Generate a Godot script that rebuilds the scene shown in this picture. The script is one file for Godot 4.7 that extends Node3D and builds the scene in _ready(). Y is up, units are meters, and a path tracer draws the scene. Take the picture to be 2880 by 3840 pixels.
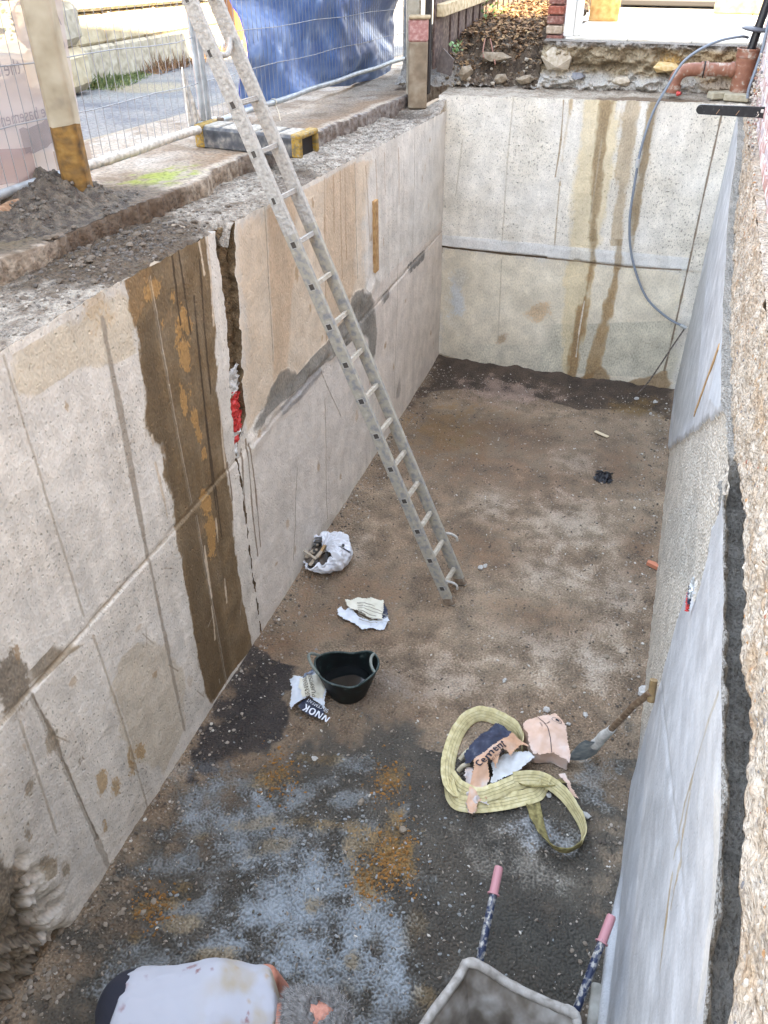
extends Node3D
# An excavated concrete pit beside a house: camera, sky and sun first, then the walls and ground, then the things in and around the pit.

var counts := {}
var mottles := {}
var shared_relief: ImageTexture
var rng := RandomNumberGenerator.new()
var n1 := FastNoiseLite.new()
var n2 := FastNoiseLite.new()
var ncell := FastNoiseLite.new()
var ncellv := FastNoiseLite.new()
const XL := -2.125
const ZE := -8.06
const XR := 0.40
const ZCRACK := -3.60

# ---------- geometry collector ----------
class Geo:
	var v := PackedVector3Array()
	var uv := PackedVector2Array()
	var col := PackedColorArray()
	var ix := PackedInt32Array()
	func _pad():
		while uv.size() < v.size(): uv.append(Vector2.ZERO)
		if col.size() > 0:
			while col.size() < v.size(): col.append(Color.WHITE)
	func tri(a: Vector3, b: Vector3, c: Vector3):
		var k := v.size()
		v.append(a); v.append(b); v.append(c)
		ix.append(k); ix.append(k + 1); ix.append(k + 2)
	func tri_out(a: Vector3, b: Vector3, c: Vector3, o: Vector3):
		if (c - a).cross(b - a).dot((a + b + c) / 3.0 - o) < 0: tri(a, c, b)
		else: tri(a, b, c)
	func quad_out(a: Vector3, b: Vector3, c: Vector3, d: Vector3, o: Vector3):
		tri_out(a, b, c, o); tri_out(a, c, d, o)
	func grid(nu: int, nv: int, f: Callable, flip := false, uvf = null, colf = null, wrap := false):
		_pad()
		var k := v.size()
		for j in nv + 1:
			for i in nu + 1:
				var p: Vector3 = f.call(float(i) / nu, float(j) / nv)
				v.append(p)
				if uvf != null: uv.append(uvf.call(float(i) / nu, float(j) / nv, p))
				else: uv.append(Vector2(float(i) / nu, float(j) / nv))
				if colf != null: col.append(colf.call(p))
		for j in nv:
			for i in nu:
				var a := k + j * (nu + 1) + i
				var b := a + 1
				var c := a + nu + 1
				var e := c + 1
				if flip:
					ix.append_array(PackedInt32Array([a, c, b, b, c, e]))
				else:
					ix.append_array(PackedInt32Array([a, b, c, b, e, c]))
	func box(ctr: Vector3, s: Vector3, bs := Basis.IDENTITY, c := 0.0):
		var h := s * 0.5
		c = min(c, min(h.x, min(h.y, h.z)) * 0.9)
		var P := func(sx, sy, sz, ax):
			var q := Vector3(sx * (h.x - (0.0 if ax == 0 else c)), sy * (h.y - (0.0 if ax == 1 else c)), sz * (h.z - (0.0 if ax == 2 else c)))
			return ctr + bs * q
		for s0 in [-1, 1]:
			quad_out(P.call(s0, -1, -1, 0), P.call(s0, 1, -1, 0), P.call(s0, 1, 1, 0), P.call(s0, -1, 1, 0), ctr)
			quad_out(P.call(-1, s0, -1, 1), P.call(1, s0, -1, 1), P.call(1, s0, 1, 1), P.call(-1, s0, 1, 1), ctr)
			quad_out(P.call(-1, -1, s0, 2), P.call(1, -1, s0, 2), P.call(1, 1, s0, 2), P.call(-1, 1, s0, 2), ctr)
			if c > 0.0:
				for s1 in [-1, 1]:
					quad_out(P.call(s0, s1, -1, 0), P.call(s0, s1, 1, 0), P.call(s0, s1, 1, 1), P.call(s0, s1, -1, 1), ctr)
					quad_out(P.call(s0, -1, s1, 0), P.call(s0, 1, s1, 0), P.call(s0, 1, s1, 2), P.call(s0, -1, s1, 2), ctr)
					quad_out(P.call(-1, s0, s1, 1), P.call(1, s0, s1, 1), P.call(1, s0, s1, 2), P.call(-1, s0, s1, 2), ctr)
					for s2 in [-1, 1]:
						tri_out(P.call(s0, s1, s2, 0), P.call(s0, s1, s2, 1), P.call(s0, s1, s2, 2), ctr)
	func loft(rings: Array, caps := true):
		# closed rings of equal length, shared vertices for smooth shading
		_pad()
		var k := v.size()
		var n: int = rings[0].size()
		for r in rings:
			for p in r: v.append(p)
		_pad()
		for j in rings.size() - 1:
			for i in n:
				var a := k + j * n + i
				var b := k + j * n + (i + 1) % n
				ix.append_array(PackedInt32Array([a, a + n, b, b, a + n, b + n]))
		if caps:
			for e in [0, rings.size() - 1]:
				var m := Vector3.ZERO
				for p in rings[e]: m += p
				m /= n
				var o := Vector3.ZERO
				for p in rings[1 if e == 0 else rings.size() - 2]: o += p
				o /= n
				for i in n: tri_out(rings[e][i], rings[e][(i + 1) % n], m, o)
	func tube(path: Array, r, sides := 8, caps := true):
		var rings := []
		var up := Vector3(0.31, 0.87, 0.38)
		var m := path.size()
		for i in m:
			var t: Vector3 = (path[min(i + 1, m - 1)] - path[max(i - 1, 0)]).normalized()
			var a := (up - t * up.dot(t)).normalized()
			var b := t.cross(a)
			up = a
			var ring := PackedVector3Array()
			var rr: float = r if r is float else r[i]
			for s in sides:
				var an := TAU * s / sides
				ring.append(path[i] + (a * cos(an) + b * sin(an)) * rr)
			rings.append(ring)
		loft(rings, caps)
	func lathe(o: Vector3, prof: Array, n := 24, bs := Basis.IDENTITY):
		var rings := []
		for q in prof:
			var ring := PackedVector3Array()
			for s in n:
				var an := -TAU * s / n
				ring.append(o + bs * Vector3(cos(an) * q.x, q.y, sin(an) * q.x))
			rings.append(ring)
		loft(rings, false)
	func prism(poly: PackedVector2Array, o: Vector3, ex: Vector3, ey: Vector3, ez: Vector3):
		# outline in the ex/ey plane, pushed along ez
		var idx := Geometry2D.triangulate_polygon(poly)
		var ctr := o + ez * 0.5
		var mid := Vector2.ZERO
		for p in poly: mid += p
		mid /= poly.size()
		ctr += ex * mid.x + ey * mid.y
		var A := []
		var B := []
		for p in poly:
			A.append(o + ex * p.x + ey * p.y)
			B.append(o + ex * p.x + ey * p.y + ez)
		for t in range(0, idx.size(), 3):
			tri_out(A[idx[t]], A[idx[t + 1]], A[idx[t + 2]], A[idx[t]] + ez)
			tri_out(B[idx[t]], B[idx[t + 1]], B[idx[t + 2]], B[idx[t]] - ez)
		for i in poly.size():
			var j := (i + 1) % poly.size()
			quad_out(A[i], A[j], B[j], B[i], ctr)
	func mesh(smooth := true) -> ArrayMesh:
		_pad()
		var nn := PackedVector3Array()
		nn.resize(v.size())
		for t in range(0, ix.size(), 3):
			var a := v[ix[t]]
			var n := (v[ix[t + 2]] - a).cross(v[ix[t + 1]] - a)
			nn[ix[t]] += n; nn[ix[t + 1]] += n; nn[ix[t + 2]] += n
		for i in nn.size():
			nn[i] = nn[i].normalized() if nn[i].length_squared() > 1e-20 else Vector3.UP
		var ar := []
		ar.resize(Mesh.ARRAY_MAX)
		ar[Mesh.ARRAY_VERTEX] = v
		ar[Mesh.ARRAY_NORMAL] = nn
		ar[Mesh.ARRAY_TEX_UV] = uv
		if col.size() > 0: ar[Mesh.ARRAY_COLOR] = col
		ar[Mesh.ARRAY_INDEX] = ix
		var m := ArrayMesh.new()
		m.add_surface_from_arrays(Mesh.PRIMITIVE_TRIANGLES, ar)
		return m

# ---------- painted surfaces: what the concrete and the ground are made of ----------
class Tex:
	var W: int
	var H: int
	var d := PackedByteArray()
	var h := PackedByteArray()
	var nb: PackedByteArray
	var nm: PackedByteArray
	var nf: PackedByteArray
	var ns: PackedByteArray
	var ox: float
	var oy: float
	var dx: float
	var dy: float
	func _noise(sd: int, fr: float, oct: int, w: int, hh: int, cell := false) -> PackedByteArray:
		var n := FastNoiseLite.new()
		n.seed = sd
		n.noise_type = FastNoiseLite.TYPE_SIMPLEX_SMOOTH
		n.frequency = fr
		n.fractal_octaves = oct
		if cell:
			n.fractal_gain = 0.52
			n.domain_warp_enabled = true
			n.domain_warp_amplitude = 18.0
			n.domain_warp_frequency = 0.012
			n.domain_warp_fractal_octaves = 3
		var im := n.get_image(w, hh, false, false, true)
		if hh != H or w != W: im.resize(W, H, Image.INTERPOLATE_CUBIC)
		return im.get_data()
	func _init(w: int, hh: int, ox_: float, dx_: float, oy_: float, dy_: float, sd: int, streak := 14):
		W = w; H = hh; ox = ox_; dx = dx_; oy = oy_; dy = dy_
		d.resize(W * H * 3)
		h.resize(W * H)
		h.fill(128)
		nb = _noise(sd, 0.006, 5, W, H)
		nm = _noise(sd + 1, 0.018, 5, W, H, true)
		nf = _noise(sd + 2, 0.24, 2, W, int(H * 0.62) if streak > 1 else H)
		ns = _noise(sd + 3, 0.05, 3, W, max(4, H / streak))
	func base(c: Color, c2: Color, km: float, kf: float, ks: float, pit := 205, pitd := 0.8, hm := 0.25, hf := 0.2):
		var r1 := c.r8; var g1 := c.g8; var b1 := c.b8
		var dr := c2.r8 - r1; var dg := c2.g8 - g1; var db := c2.b8 - b1
		var k := 0
		for i in W * H:
			var t := nb[i] / 255.0
			var m := 1.0 + ((nm[i] - 128) * km + (nf[i] - 128) * kf + (ns[i] - 128) * ks) / 128.0
			var hh := 128.0 + (nm[i] - 128) * hm + (nf[i] - 128) * hf
			var pt := nf[i] - pit - (nb[i] - 128) * 0.12
			if pt > 0:
				m *= lerpf(1.0, pitd, minf(1.0, pt / 10.0))
				hh -= pt * 1.7
			d[k] = int(clampf((r1 + dr * t) * m, 0, 255))
			d[k + 1] = int(clampf((g1 + dg * t) * m, 0, 255))
			d[k + 2] = int(clampf((b1 + db * t) * m, 0, 255))
			h[i] = int(clampf(hh, 0, 255))
			k += 3
	func _px(i: int, c: Color, a: float, g: float):
		var m := 1.0 + (nf[i] - 128) * g / 128.0 + (nm[i] - 128) * g * 0.7 / 128.0
		var k := i * 3
		d[k] = int(clampf(d[k] + (c.r8 * m - d[k]) * a, 0, 255))
		d[k + 1] = int(clampf(d[k + 1] + (c.g8 * m - d[k + 1]) * a, 0, 255))
		d[k + 2] = int(clampf(d[k + 2] + (c.b8 * m - d[k + 2]) * a, 0, 255))
	func poly(pts: Array, c: Color, a: float, edge := 0.03, soft := 3.0, g := 0.12, dh := 0, streaky := 0.0):
		var P := []
		var y0 := 1e9
		var y1 := -1e9
		for p in pts:
			var q := Vector2((p.x - ox) * dx, (p.y - oy) * dy)
			P.append(q)
			y0 = min(y0, q.y); y1 = max(y1, q.y)
		var ep: float = edge * absf(dx)
		for y in range(max(0, int(y0)), min(H - 1, int(y1)) + 1):
			var xs := []
			for i in P.size():
				var p: Vector2 = P[i]
				var q: Vector2 = P[(i + 1) % P.size()]
				if (p.y <= y) != (q.y <= y): xs.append(p.x + (y - p.y) / (q.y - p.y) * (q.x - p.x))
			xs.sort()
			for s in range(0, xs.size() - 1, 2):
				for x in range(max(0, int(xs[s] - ep)), min(W - 1, int(xs[s + 1] + ep)) + 1):
					var i := y * W + x
					var dd: float = min(min(x - xs[s], xs[s + 1] - x), min(y - y0, y1 - y) + ep * 0.5) + (nm[i] - 128) / 128.0 * ep + (nf[i] - 128) / 220.0 * ep * 0.5
					if streaky > 0.0: dd += (ns[i] - 128) / 128.0 * ep * streaky
					if dd > 0.0:
						_px(i, c, a * minf(1.0, dd / soft) * (1.0 - 0.22 * absf(nb[i] - 128) / 128.0 - 0.10 * maxf(0.0, ns[i] - 128) / 128.0), g)
						if dh != 0: h[i] = clampi(h[i] + dh, 0, 255)
	func blob(cx: float, cy: float, rx: float, ry: float, c: Color, a: float, amt := 0.6, soft := 0.25, g := 0.15, dh := 0, rot := 0.0):
		var X := (cx - ox) * dx
		var Y := (cy - oy) * dy
		var RX := rx * absf(dx)
		var RY := ry * absf(dy)
		var R: float = max(RX, RY) * (1.0 + amt)
		var cs := cos(rot)
		var sn := sin(rot)
		for y in range(max(0, int(Y - R)), min(H - 1, int(Y + R)) + 1):
			for x in range(max(0, int(X - R)), min(W - 1, int(X + R)) + 1):
				var u := (x - X) * cs + (y - Y) * sn
				var w := -(x - X) * sn + (y - Y) * cs
				var q := u * u / (RX * RX) + w * w / (RY * RY)
				if q > (1.0 + amt) * (1.0 + amt): continue
				var i := y * W + x
				var dd := 1.0 - sqrt(q) + ((nm[i] - 128) / 128.0 + (nf[i] - 128) / 260.0) * amt
				if dd > 0.0:
					_px(i, c, a * minf(1.0, dd / soft), g)
					if dh != 0: h[i] = clampi(h[i] + dh, 0, 255)
	func stroke(pts: Array, w: float, c: Color, a: float, dh := 0, wob := 0.3):
		for s in pts.size() - 1:
			var p := Vector2((pts[s].x - ox) * dx, (pts[s].y - oy) * dy)
			var q := Vector2((pts[s + 1].x - ox) * dx, (pts[s + 1].y - oy) * dy)
			var r := w * absf(dx) * 0.5
			var e := q - p
			var l2 := maxf(e.length_squared(), 1e-6)
			for y in range(max(0, int(min(p.y, q.y) - r * 2 - 1)), min(H - 1, int(max(p.y, q.y) + r * 2 + 1)) + 1):
				for x in range(max(0, int(min(p.x, q.x) - r * 2 - 1)), min(W - 1, int(max(p.x, q.x) + r * 2 + 1)) + 1):
					var o := Vector2(x, y) - p
					var t := clampf(o.dot(e) / l2, 0.0, 1.0)
					var i := y * W + x
					var dd := r * (1.0 + (nm[i] - 128) / 128.0 * wob) - (o - e * t).length()
					if dd > -0.5:
						_px(i, c, a * clampf(dd + 0.5, 0.0, 1.0), 0.1)
						if dh != 0: h[i] = clampi(h[i] + int(dh * clampf(dd + 0.5, 0.0, 1.0)), 0, 255)
	func color_tex() -> ImageTexture:
		return ImageTexture.create_from_image(Image.create_from_data(W, H, false, Image.FORMAT_RGB8, d))
	func height_tex() -> ImageTexture:
		return ImageTexture.create_from_image(Image.create_from_data(W, H, false, Image.FORMAT_L8, h))

# ---------- naming ----------
func numbered(n: String) -> String:
	if not counts.has(n):
		counts[n] = 0
		return n
	counts[n] += 1
	return "%s_%03d" % [n, counts[n]]

func tag(o: Node, label: String, category: String, group := "") -> Node:
	o.set_meta("label", label)
	o.set_meta("category", category)
	if group != "": o.set_meta("group", group)
	return o

func thing(called: String, label: String, category: String, at := Vector3.ZERO, group := "") -> Node3D:
	var o := Node3D.new()
	o.name = numbered(called)
	add_child(o)
	o.position = at
	tag(o, label, category, group)
	return o

func obj(called: String, m: Mesh, mat: Material, parent: Node = null) -> MeshInstance3D:
	var o := MeshInstance3D.new()
	o.mesh = m
	o.material_override = mat
	if parent == null:
		o.name = numbered(called)
		add_child(o)
	else:
		o.name = called
		parent.add_child(o, true)
		if parent != self and parent is Node3D:
			# geometry is written in world metres; keep it there under a moved parent
			o.position = -base_of(parent)
	return o

func base_of(n: Node) -> Vector3:
	var p := Vector3.ZERO
	while n is Node3D and n != self:
		p += (n as Node3D).position
		n = n.get_parent()
	return p

func struct(called: String, m: Mesh, mat: Material) -> MeshInstance3D:
	var o := obj(called, m, mat)
	o.set_meta("kind", "structure")
	return o

func multi(called: String, m: Mesh, mat: Material, xf: Array, cols: Array, label: String, category: String, parent: Node = null) -> MultiMeshInstance3D:
	var mm := MultiMesh.new()
	mm.transform_format = MultiMesh.TRANSFORM_3D
	mm.use_colors = true
	mm.mesh = m
	mm.instance_count = xf.size()
	for i in xf.size():
		mm.set_instance_transform(i, xf[i])
		mm.set_instance_color(i, cols[i])
	var o := MultiMeshInstance3D.new()
	o.multimesh = mm
	o.material_override = mat
	o.set_meta("kind", "stuff")
	if parent == null:
		o.name = numbered(called)
		add_child(o)
		tag(o, label, category)
	else:
		o.name = called
		parent.add_child(o, true)
		o.position = -base_of(parent)
	return o

# ---------- materials ----------
func c8(r: int, g: int, b: int) -> Color: return Color8(r, g, b)
func lin(r: int, g: int, b: int) -> Color: return Color8(r, g, b).srgb_to_linear()

func mk(c: Color, rough := 0.85, metal := 0.0) -> StandardMaterial3D:
	var m := StandardMaterial3D.new()
	m.albedo_color = c
	m.roughness = rough
	m.metallic = metal
	m.cull_mode = BaseMaterial3D.CULL_DISABLED
	return m

func mkv(rough := 0.92) -> StandardMaterial3D:
	var m := mk(Color.WHITE, rough)
	m.vertex_color_use_as_albedo = true
	return m

var grain_col: ImageTexture
var grain_hgt: ImageTexture
# vertex-coloured rough matter with a fine grain of its own
func mkg(rough := 0.93, scale := 1.6, bump := 1.2) -> StandardMaterial3D:
	if grain_col == null:
		var n := FastNoiseLite.new()
		n.seed = 77
		n.frequency = 0.045
		n.fractal_octaves = 5
		n.fractal_gain = 0.62
		var im := n.get_seamless_image(512, 512, false, false, 0.1, true)
		grain_hgt = ImageTexture.create_from_image(im)
		var src := im.get_data()
		var out := PackedByteArray()
		out.resize(512 * 512)
		for i in 512 * 512:
			var v: float = src[i]
			out[i] = int(clampf(236.0 + (v - 120.0) * 0.42 - (26.0 if v < 78.0 else 0.0), 150, 255))
		grain_col = ImageTexture.create_from_image(Image.create_from_data(512, 512, false, Image.FORMAT_L8, out))
	var m := mkv(rough)
	m.albedo_texture = grain_col
	m.uv1_triplanar = true
	m.uv1_world_triplanar = true
	m.uv1_scale = Vector3.ONE * scale
	m.heightmap_enabled = true
	m.heightmap_texture = grain_hgt
	m.heightmap_scale = bump
	return m

func mkt(t: Tex, rough := 0.9, relief := 1.2) -> StandardMaterial3D:
	var m := mk(Color.WHITE, rough)
	m.albedo_texture = t.color_tex()
	m.heightmap_enabled = true
	m.heightmap_texture = t.height_tex()
	m.heightmap_scale = relief
	return m

# mottled material: noise between colours, laid on by the surface's own axes
func mottle(stops: Array, freq: float, scale: float, rough := 0.85, metal := 0.0, sd := 1, bump := 0.0, oct := 4, size := 256) -> StandardMaterial3D:
	var key := "%s %s %s %s %s %s" % [stops, freq, scale, rough, sd, bump]
	if mottles.has(key): return mottles[key]
	var n := FastNoiseLite.new()
	n.seed = sd
	n.frequency = freq
	n.fractal_octaves = oct
	var im := n.get_seamless_image(size, size, false, false, 0.1, true)
	var src := im.get_data()
	var out := PackedByteArray()
	out.resize(size * size * 3)
	for i in size * size:
		var t: float = src[i] / 255.0
		var c: Color = stops[0][1]
		for s in stops.size() - 1:
			if t >= stops[s][0]:
				c = stops[s][1].lerp(stops[s + 1][1], clampf((t - stops[s][0]) / maxf(stops[s + 1][0] - stops[s][0], 1e-4), 0, 1))
		out[i * 3] = c.r8; out[i * 3 + 1] = c.g8; out[i * 3 + 2] = c.b8
	var m := mk(Color.WHITE, rough, metal)
	m.albedo_texture = ImageTexture.create_from_image(Image.create_from_data(size, size, false, Image.FORMAT_RGB8, out))
	m.uv1_triplanar = true
	m.uv1_world_triplanar = true
	m.uv1_scale = Vector3.ONE * scale
	if bump > 0.0:
		m.heightmap_enabled = true
		if shared_relief == null: shared_relief = ImageTexture.create_from_image(im)
		m.heightmap_texture = shared_relief
		m.heightmap_scale = bump
	mottles[key] = m
	return m

# ---------- shapes used many times ----------
func rock_mesh(sd: int, squash := 0.7, sub := 0) -> ArrayMesh:
	var r := RandomNumberGenerator.new()
	r.seed = sd
	var g := Geo.new()
	var t := (1.0 + sqrt(5.0)) / 2.0
	var vs := [Vector3(-1, t, 0), Vector3(1, t, 0), Vector3(-1, -t, 0), Vector3(1, -t, 0), Vector3(0, -1, t), Vector3(0, 1, t), Vector3(0, -1, -t), Vector3(0, 1, -t), Vector3(t, 0, -1), Vector3(t, 0, 1), Vector3(-t, 0, -1), Vector3(-t, 0, 1)]
	var fs := [[0, 11, 5], [0, 5, 1], [0, 1, 7], [0, 7, 10], [0, 10, 11], [1, 5, 9], [5, 11, 4], [11, 10, 2], [10, 7, 6], [7, 1, 8], [3, 9, 4], [3, 4, 2], [3, 2, 6], [3, 6, 8], [3, 8, 9], [4, 9, 5], [2, 4, 11], [6, 2, 10], [8, 6, 7], [9, 8, 1]]
	var st := Vector3(r.randf_range(0.8, 1.2), squash, r.randf_range(0.65, 1.0))
	var nz := FastNoiseLite.new()
	nz.seed = sd
	nz.frequency = 0.9
	var P := func(p: Vector3) -> Vector3:
		p = p.normalized()
		return p * (0.82 + 0.5 * nz.get_noise_3dv(p * 1.3)) * st
	for f in fs:
		var a: Vector3 = vs[f[0]]
		var b: Vector3 = vs[f[1]]
		var c: Vector3 = vs[f[2]]
		if sub == 0:
			g.tri_out(P.call(a), P.call(b), P.call(c), Vector3.ZERO)
		else:
			var ab := (a + b).normalized()
			var bc := (b + c).normalized()
			var ca := (c + a).normalized()
			for q in [[a, ab, ca], [ab, b, bc], [ca, bc, c], [ab, bc, ca]]:
				g.tri_out(P.call(q[0]), P.call(q[1]), P.call(q[2]), Vector3.ZERO)
	return g.mesh()

func curve_pts(pts: Array, per := 8) -> Array:
	var out := []
	for i in pts.size() - 1:
		var p0: Vector3 = pts[max(i - 1, 0)]
		var p3: Vector3 = pts[min(i + 2, pts.size() - 1)]
		for k in per: out.append((pts[i] as Vector3).cubic_interpolate(pts[i + 1], p0, p3, float(k) / per))
	out.append(pts[-1])
	return out

func smooth(a: float, b: float, x: float) -> float:
	return smoothstep(a, b, x)

func ground_y(z: float) -> float: return 2.87 + 0.045 * (z + 3.0)
func coping_y(z: float) -> float: return 2.775 + 0.045 * (minf(z, -2.6) + 2.6)

func _ready():
	rng.seed = 7
	n1.seed = 11; n1.frequency = 1.0; n1.fractal_octaves = 4; n1.noise_type = FastNoiseLite.TYPE_SIMPLEX_SMOOTH
	n2.seed = 23; n2.frequency = 1.0; n2.fractal_octaves = 2; n2.noise_type = FastNoiseLite.TYPE_SIMPLEX_SMOOTH
	ncell.seed = 5; ncell.noise_type = FastNoiseLite.TYPE_CELLULAR; ncell.frequency = 1.0; ncell.fractal_type = FastNoiseLite.FRACTAL_NONE
	ncellv.seed = 5; ncellv.noise_type = FastNoiseLite.TYPE_CELLULAR; ncellv.frequency = 1.0; ncellv.fractal_type = FastNoiseLite.FRACTAL_NONE
	ncellv.cellular_return_type = FastNoiseLite.RETURN_CELL_VALUE
	# camera
	var cam := Camera3D.new()
	cam.name = "camera"
	cam.fov = 64.379
	cam.near = 0.02
	cam.far = 400.0
	cam.transform = Transform3D(Basis(Vector3(0.94705, -0.00673, -0.32102), Vector3(-0.18475, 0.80616, -0.56210), Vector3(0.26262, 0.59166, 0.76223)), Vector3(0, 4, 0))
	add_child(cam)
	cam.current = true
	# sky and exposure (the picture is exposed for the shade)
	var sm := ProceduralSkyMaterial.new()
	sm.sky_top_color = Color(0.64, 0.69, 0.765)
	sm.sky_horizon_color = Color(0.90, 0.90, 0.88)
	sm.sky_curve = 0.2
	sm.ground_bottom_color = Color(0.32, 0.30, 0.28)
	sm.ground_horizon_color = Color(0.62, 0.62, 0.60)
	sm.sun_angle_max = 12.0
	sm.energy_multiplier = 1.18
	var sky := Sky.new()
	sky.sky_material = sm
	var env := Environment.new()
	env.background_mode = Environment.BG_SKY
	env.sky = sky
	env.tonemap_mode = Environment.TONE_MAPPER_LINEAR
	env.tonemap_exposure = 8.3
	env.sdfgi_enabled = true
	env.ssao_enabled = true
	env.ssil_enabled = true
	var we := WorldEnvironment.new()
	we.environment = env
	add_child(we)
	# sun: from the house side, so that the house keeps the whole pit in shade
	var sun := DirectionalLight3D.new()
	sun.name = "sun"
	sun.light_energy = 1.45
	sun.light_color = Color(1.0, 0.91, 0.76)
	sun.light_angular_distance = 0.5
	sun.shadow_enabled = true
	var to_sun := Vector3(1.0, 0.86, 0.16).normalized()
	sun.transform = Transform3D(Basis.looking_at(-to_sun, Vector3.UP), Vector3(10, 12, 0))
	add_child(sun)
	build_floor()
	build_left_walls()
	build_end_wall()
	build_right_walls()
	build_house()
	build_street()
	build_far_end()
	build_fences()
	build_ladder()
	build_litter()
	build_bags()
	build_sling()
	build_shovel()
	build_barrow()
	build_person()
	build_loose()

# ---------- pit floor ----------
func floor_y(x: float, z: float) -> float:
	var y = 0.012 * n1.get_noise_2d(x * 2.2, z * 2.2) + 0.006 * n1.get_noise_2d(x * 11.0, z * 11.0)
	# loose heap of sand and cement where the mortar was mixed
	var a = Vector2((x + 1.05) / 0.62, (z + 2.0) / 0.75).length()
	y += 0.035 * smooth(1.25, 0.2, a) * (0.7 + 0.9 * n2.get_noise_2d(x * 5.0, z * 5.0)) + 0.018 * smooth(1.4, 0.5, a) * n1.get_noise_2d(x * 18.0, z * 18.0) + 0.012 * smooth(-3.0, -2.5, z) * n1.get_noise_2d(x * 9.0 + 7.0, z * 9.0)
	var b = Vector2((x + 0.62) / 0.18, (z + 2.15) / 0.55).length()
	y += 0.03 * smooth(1.2, 0.2, b)
	# soil banked up against the end wall and the foot of the left wall
	y += 0.07 * smooth(0.35, 0.0, z - ZE) * (0.6 + 0.6 * n1.get_noise_2d(x * 3.0, 4.0)) + 0.03 * smooth(0.10, 0.0, x - XL)
	y += 0.16 * smooth(-1.35, -0.55, z) * smooth(-1.75, -2.15, x)
	return y - 0.004

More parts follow.
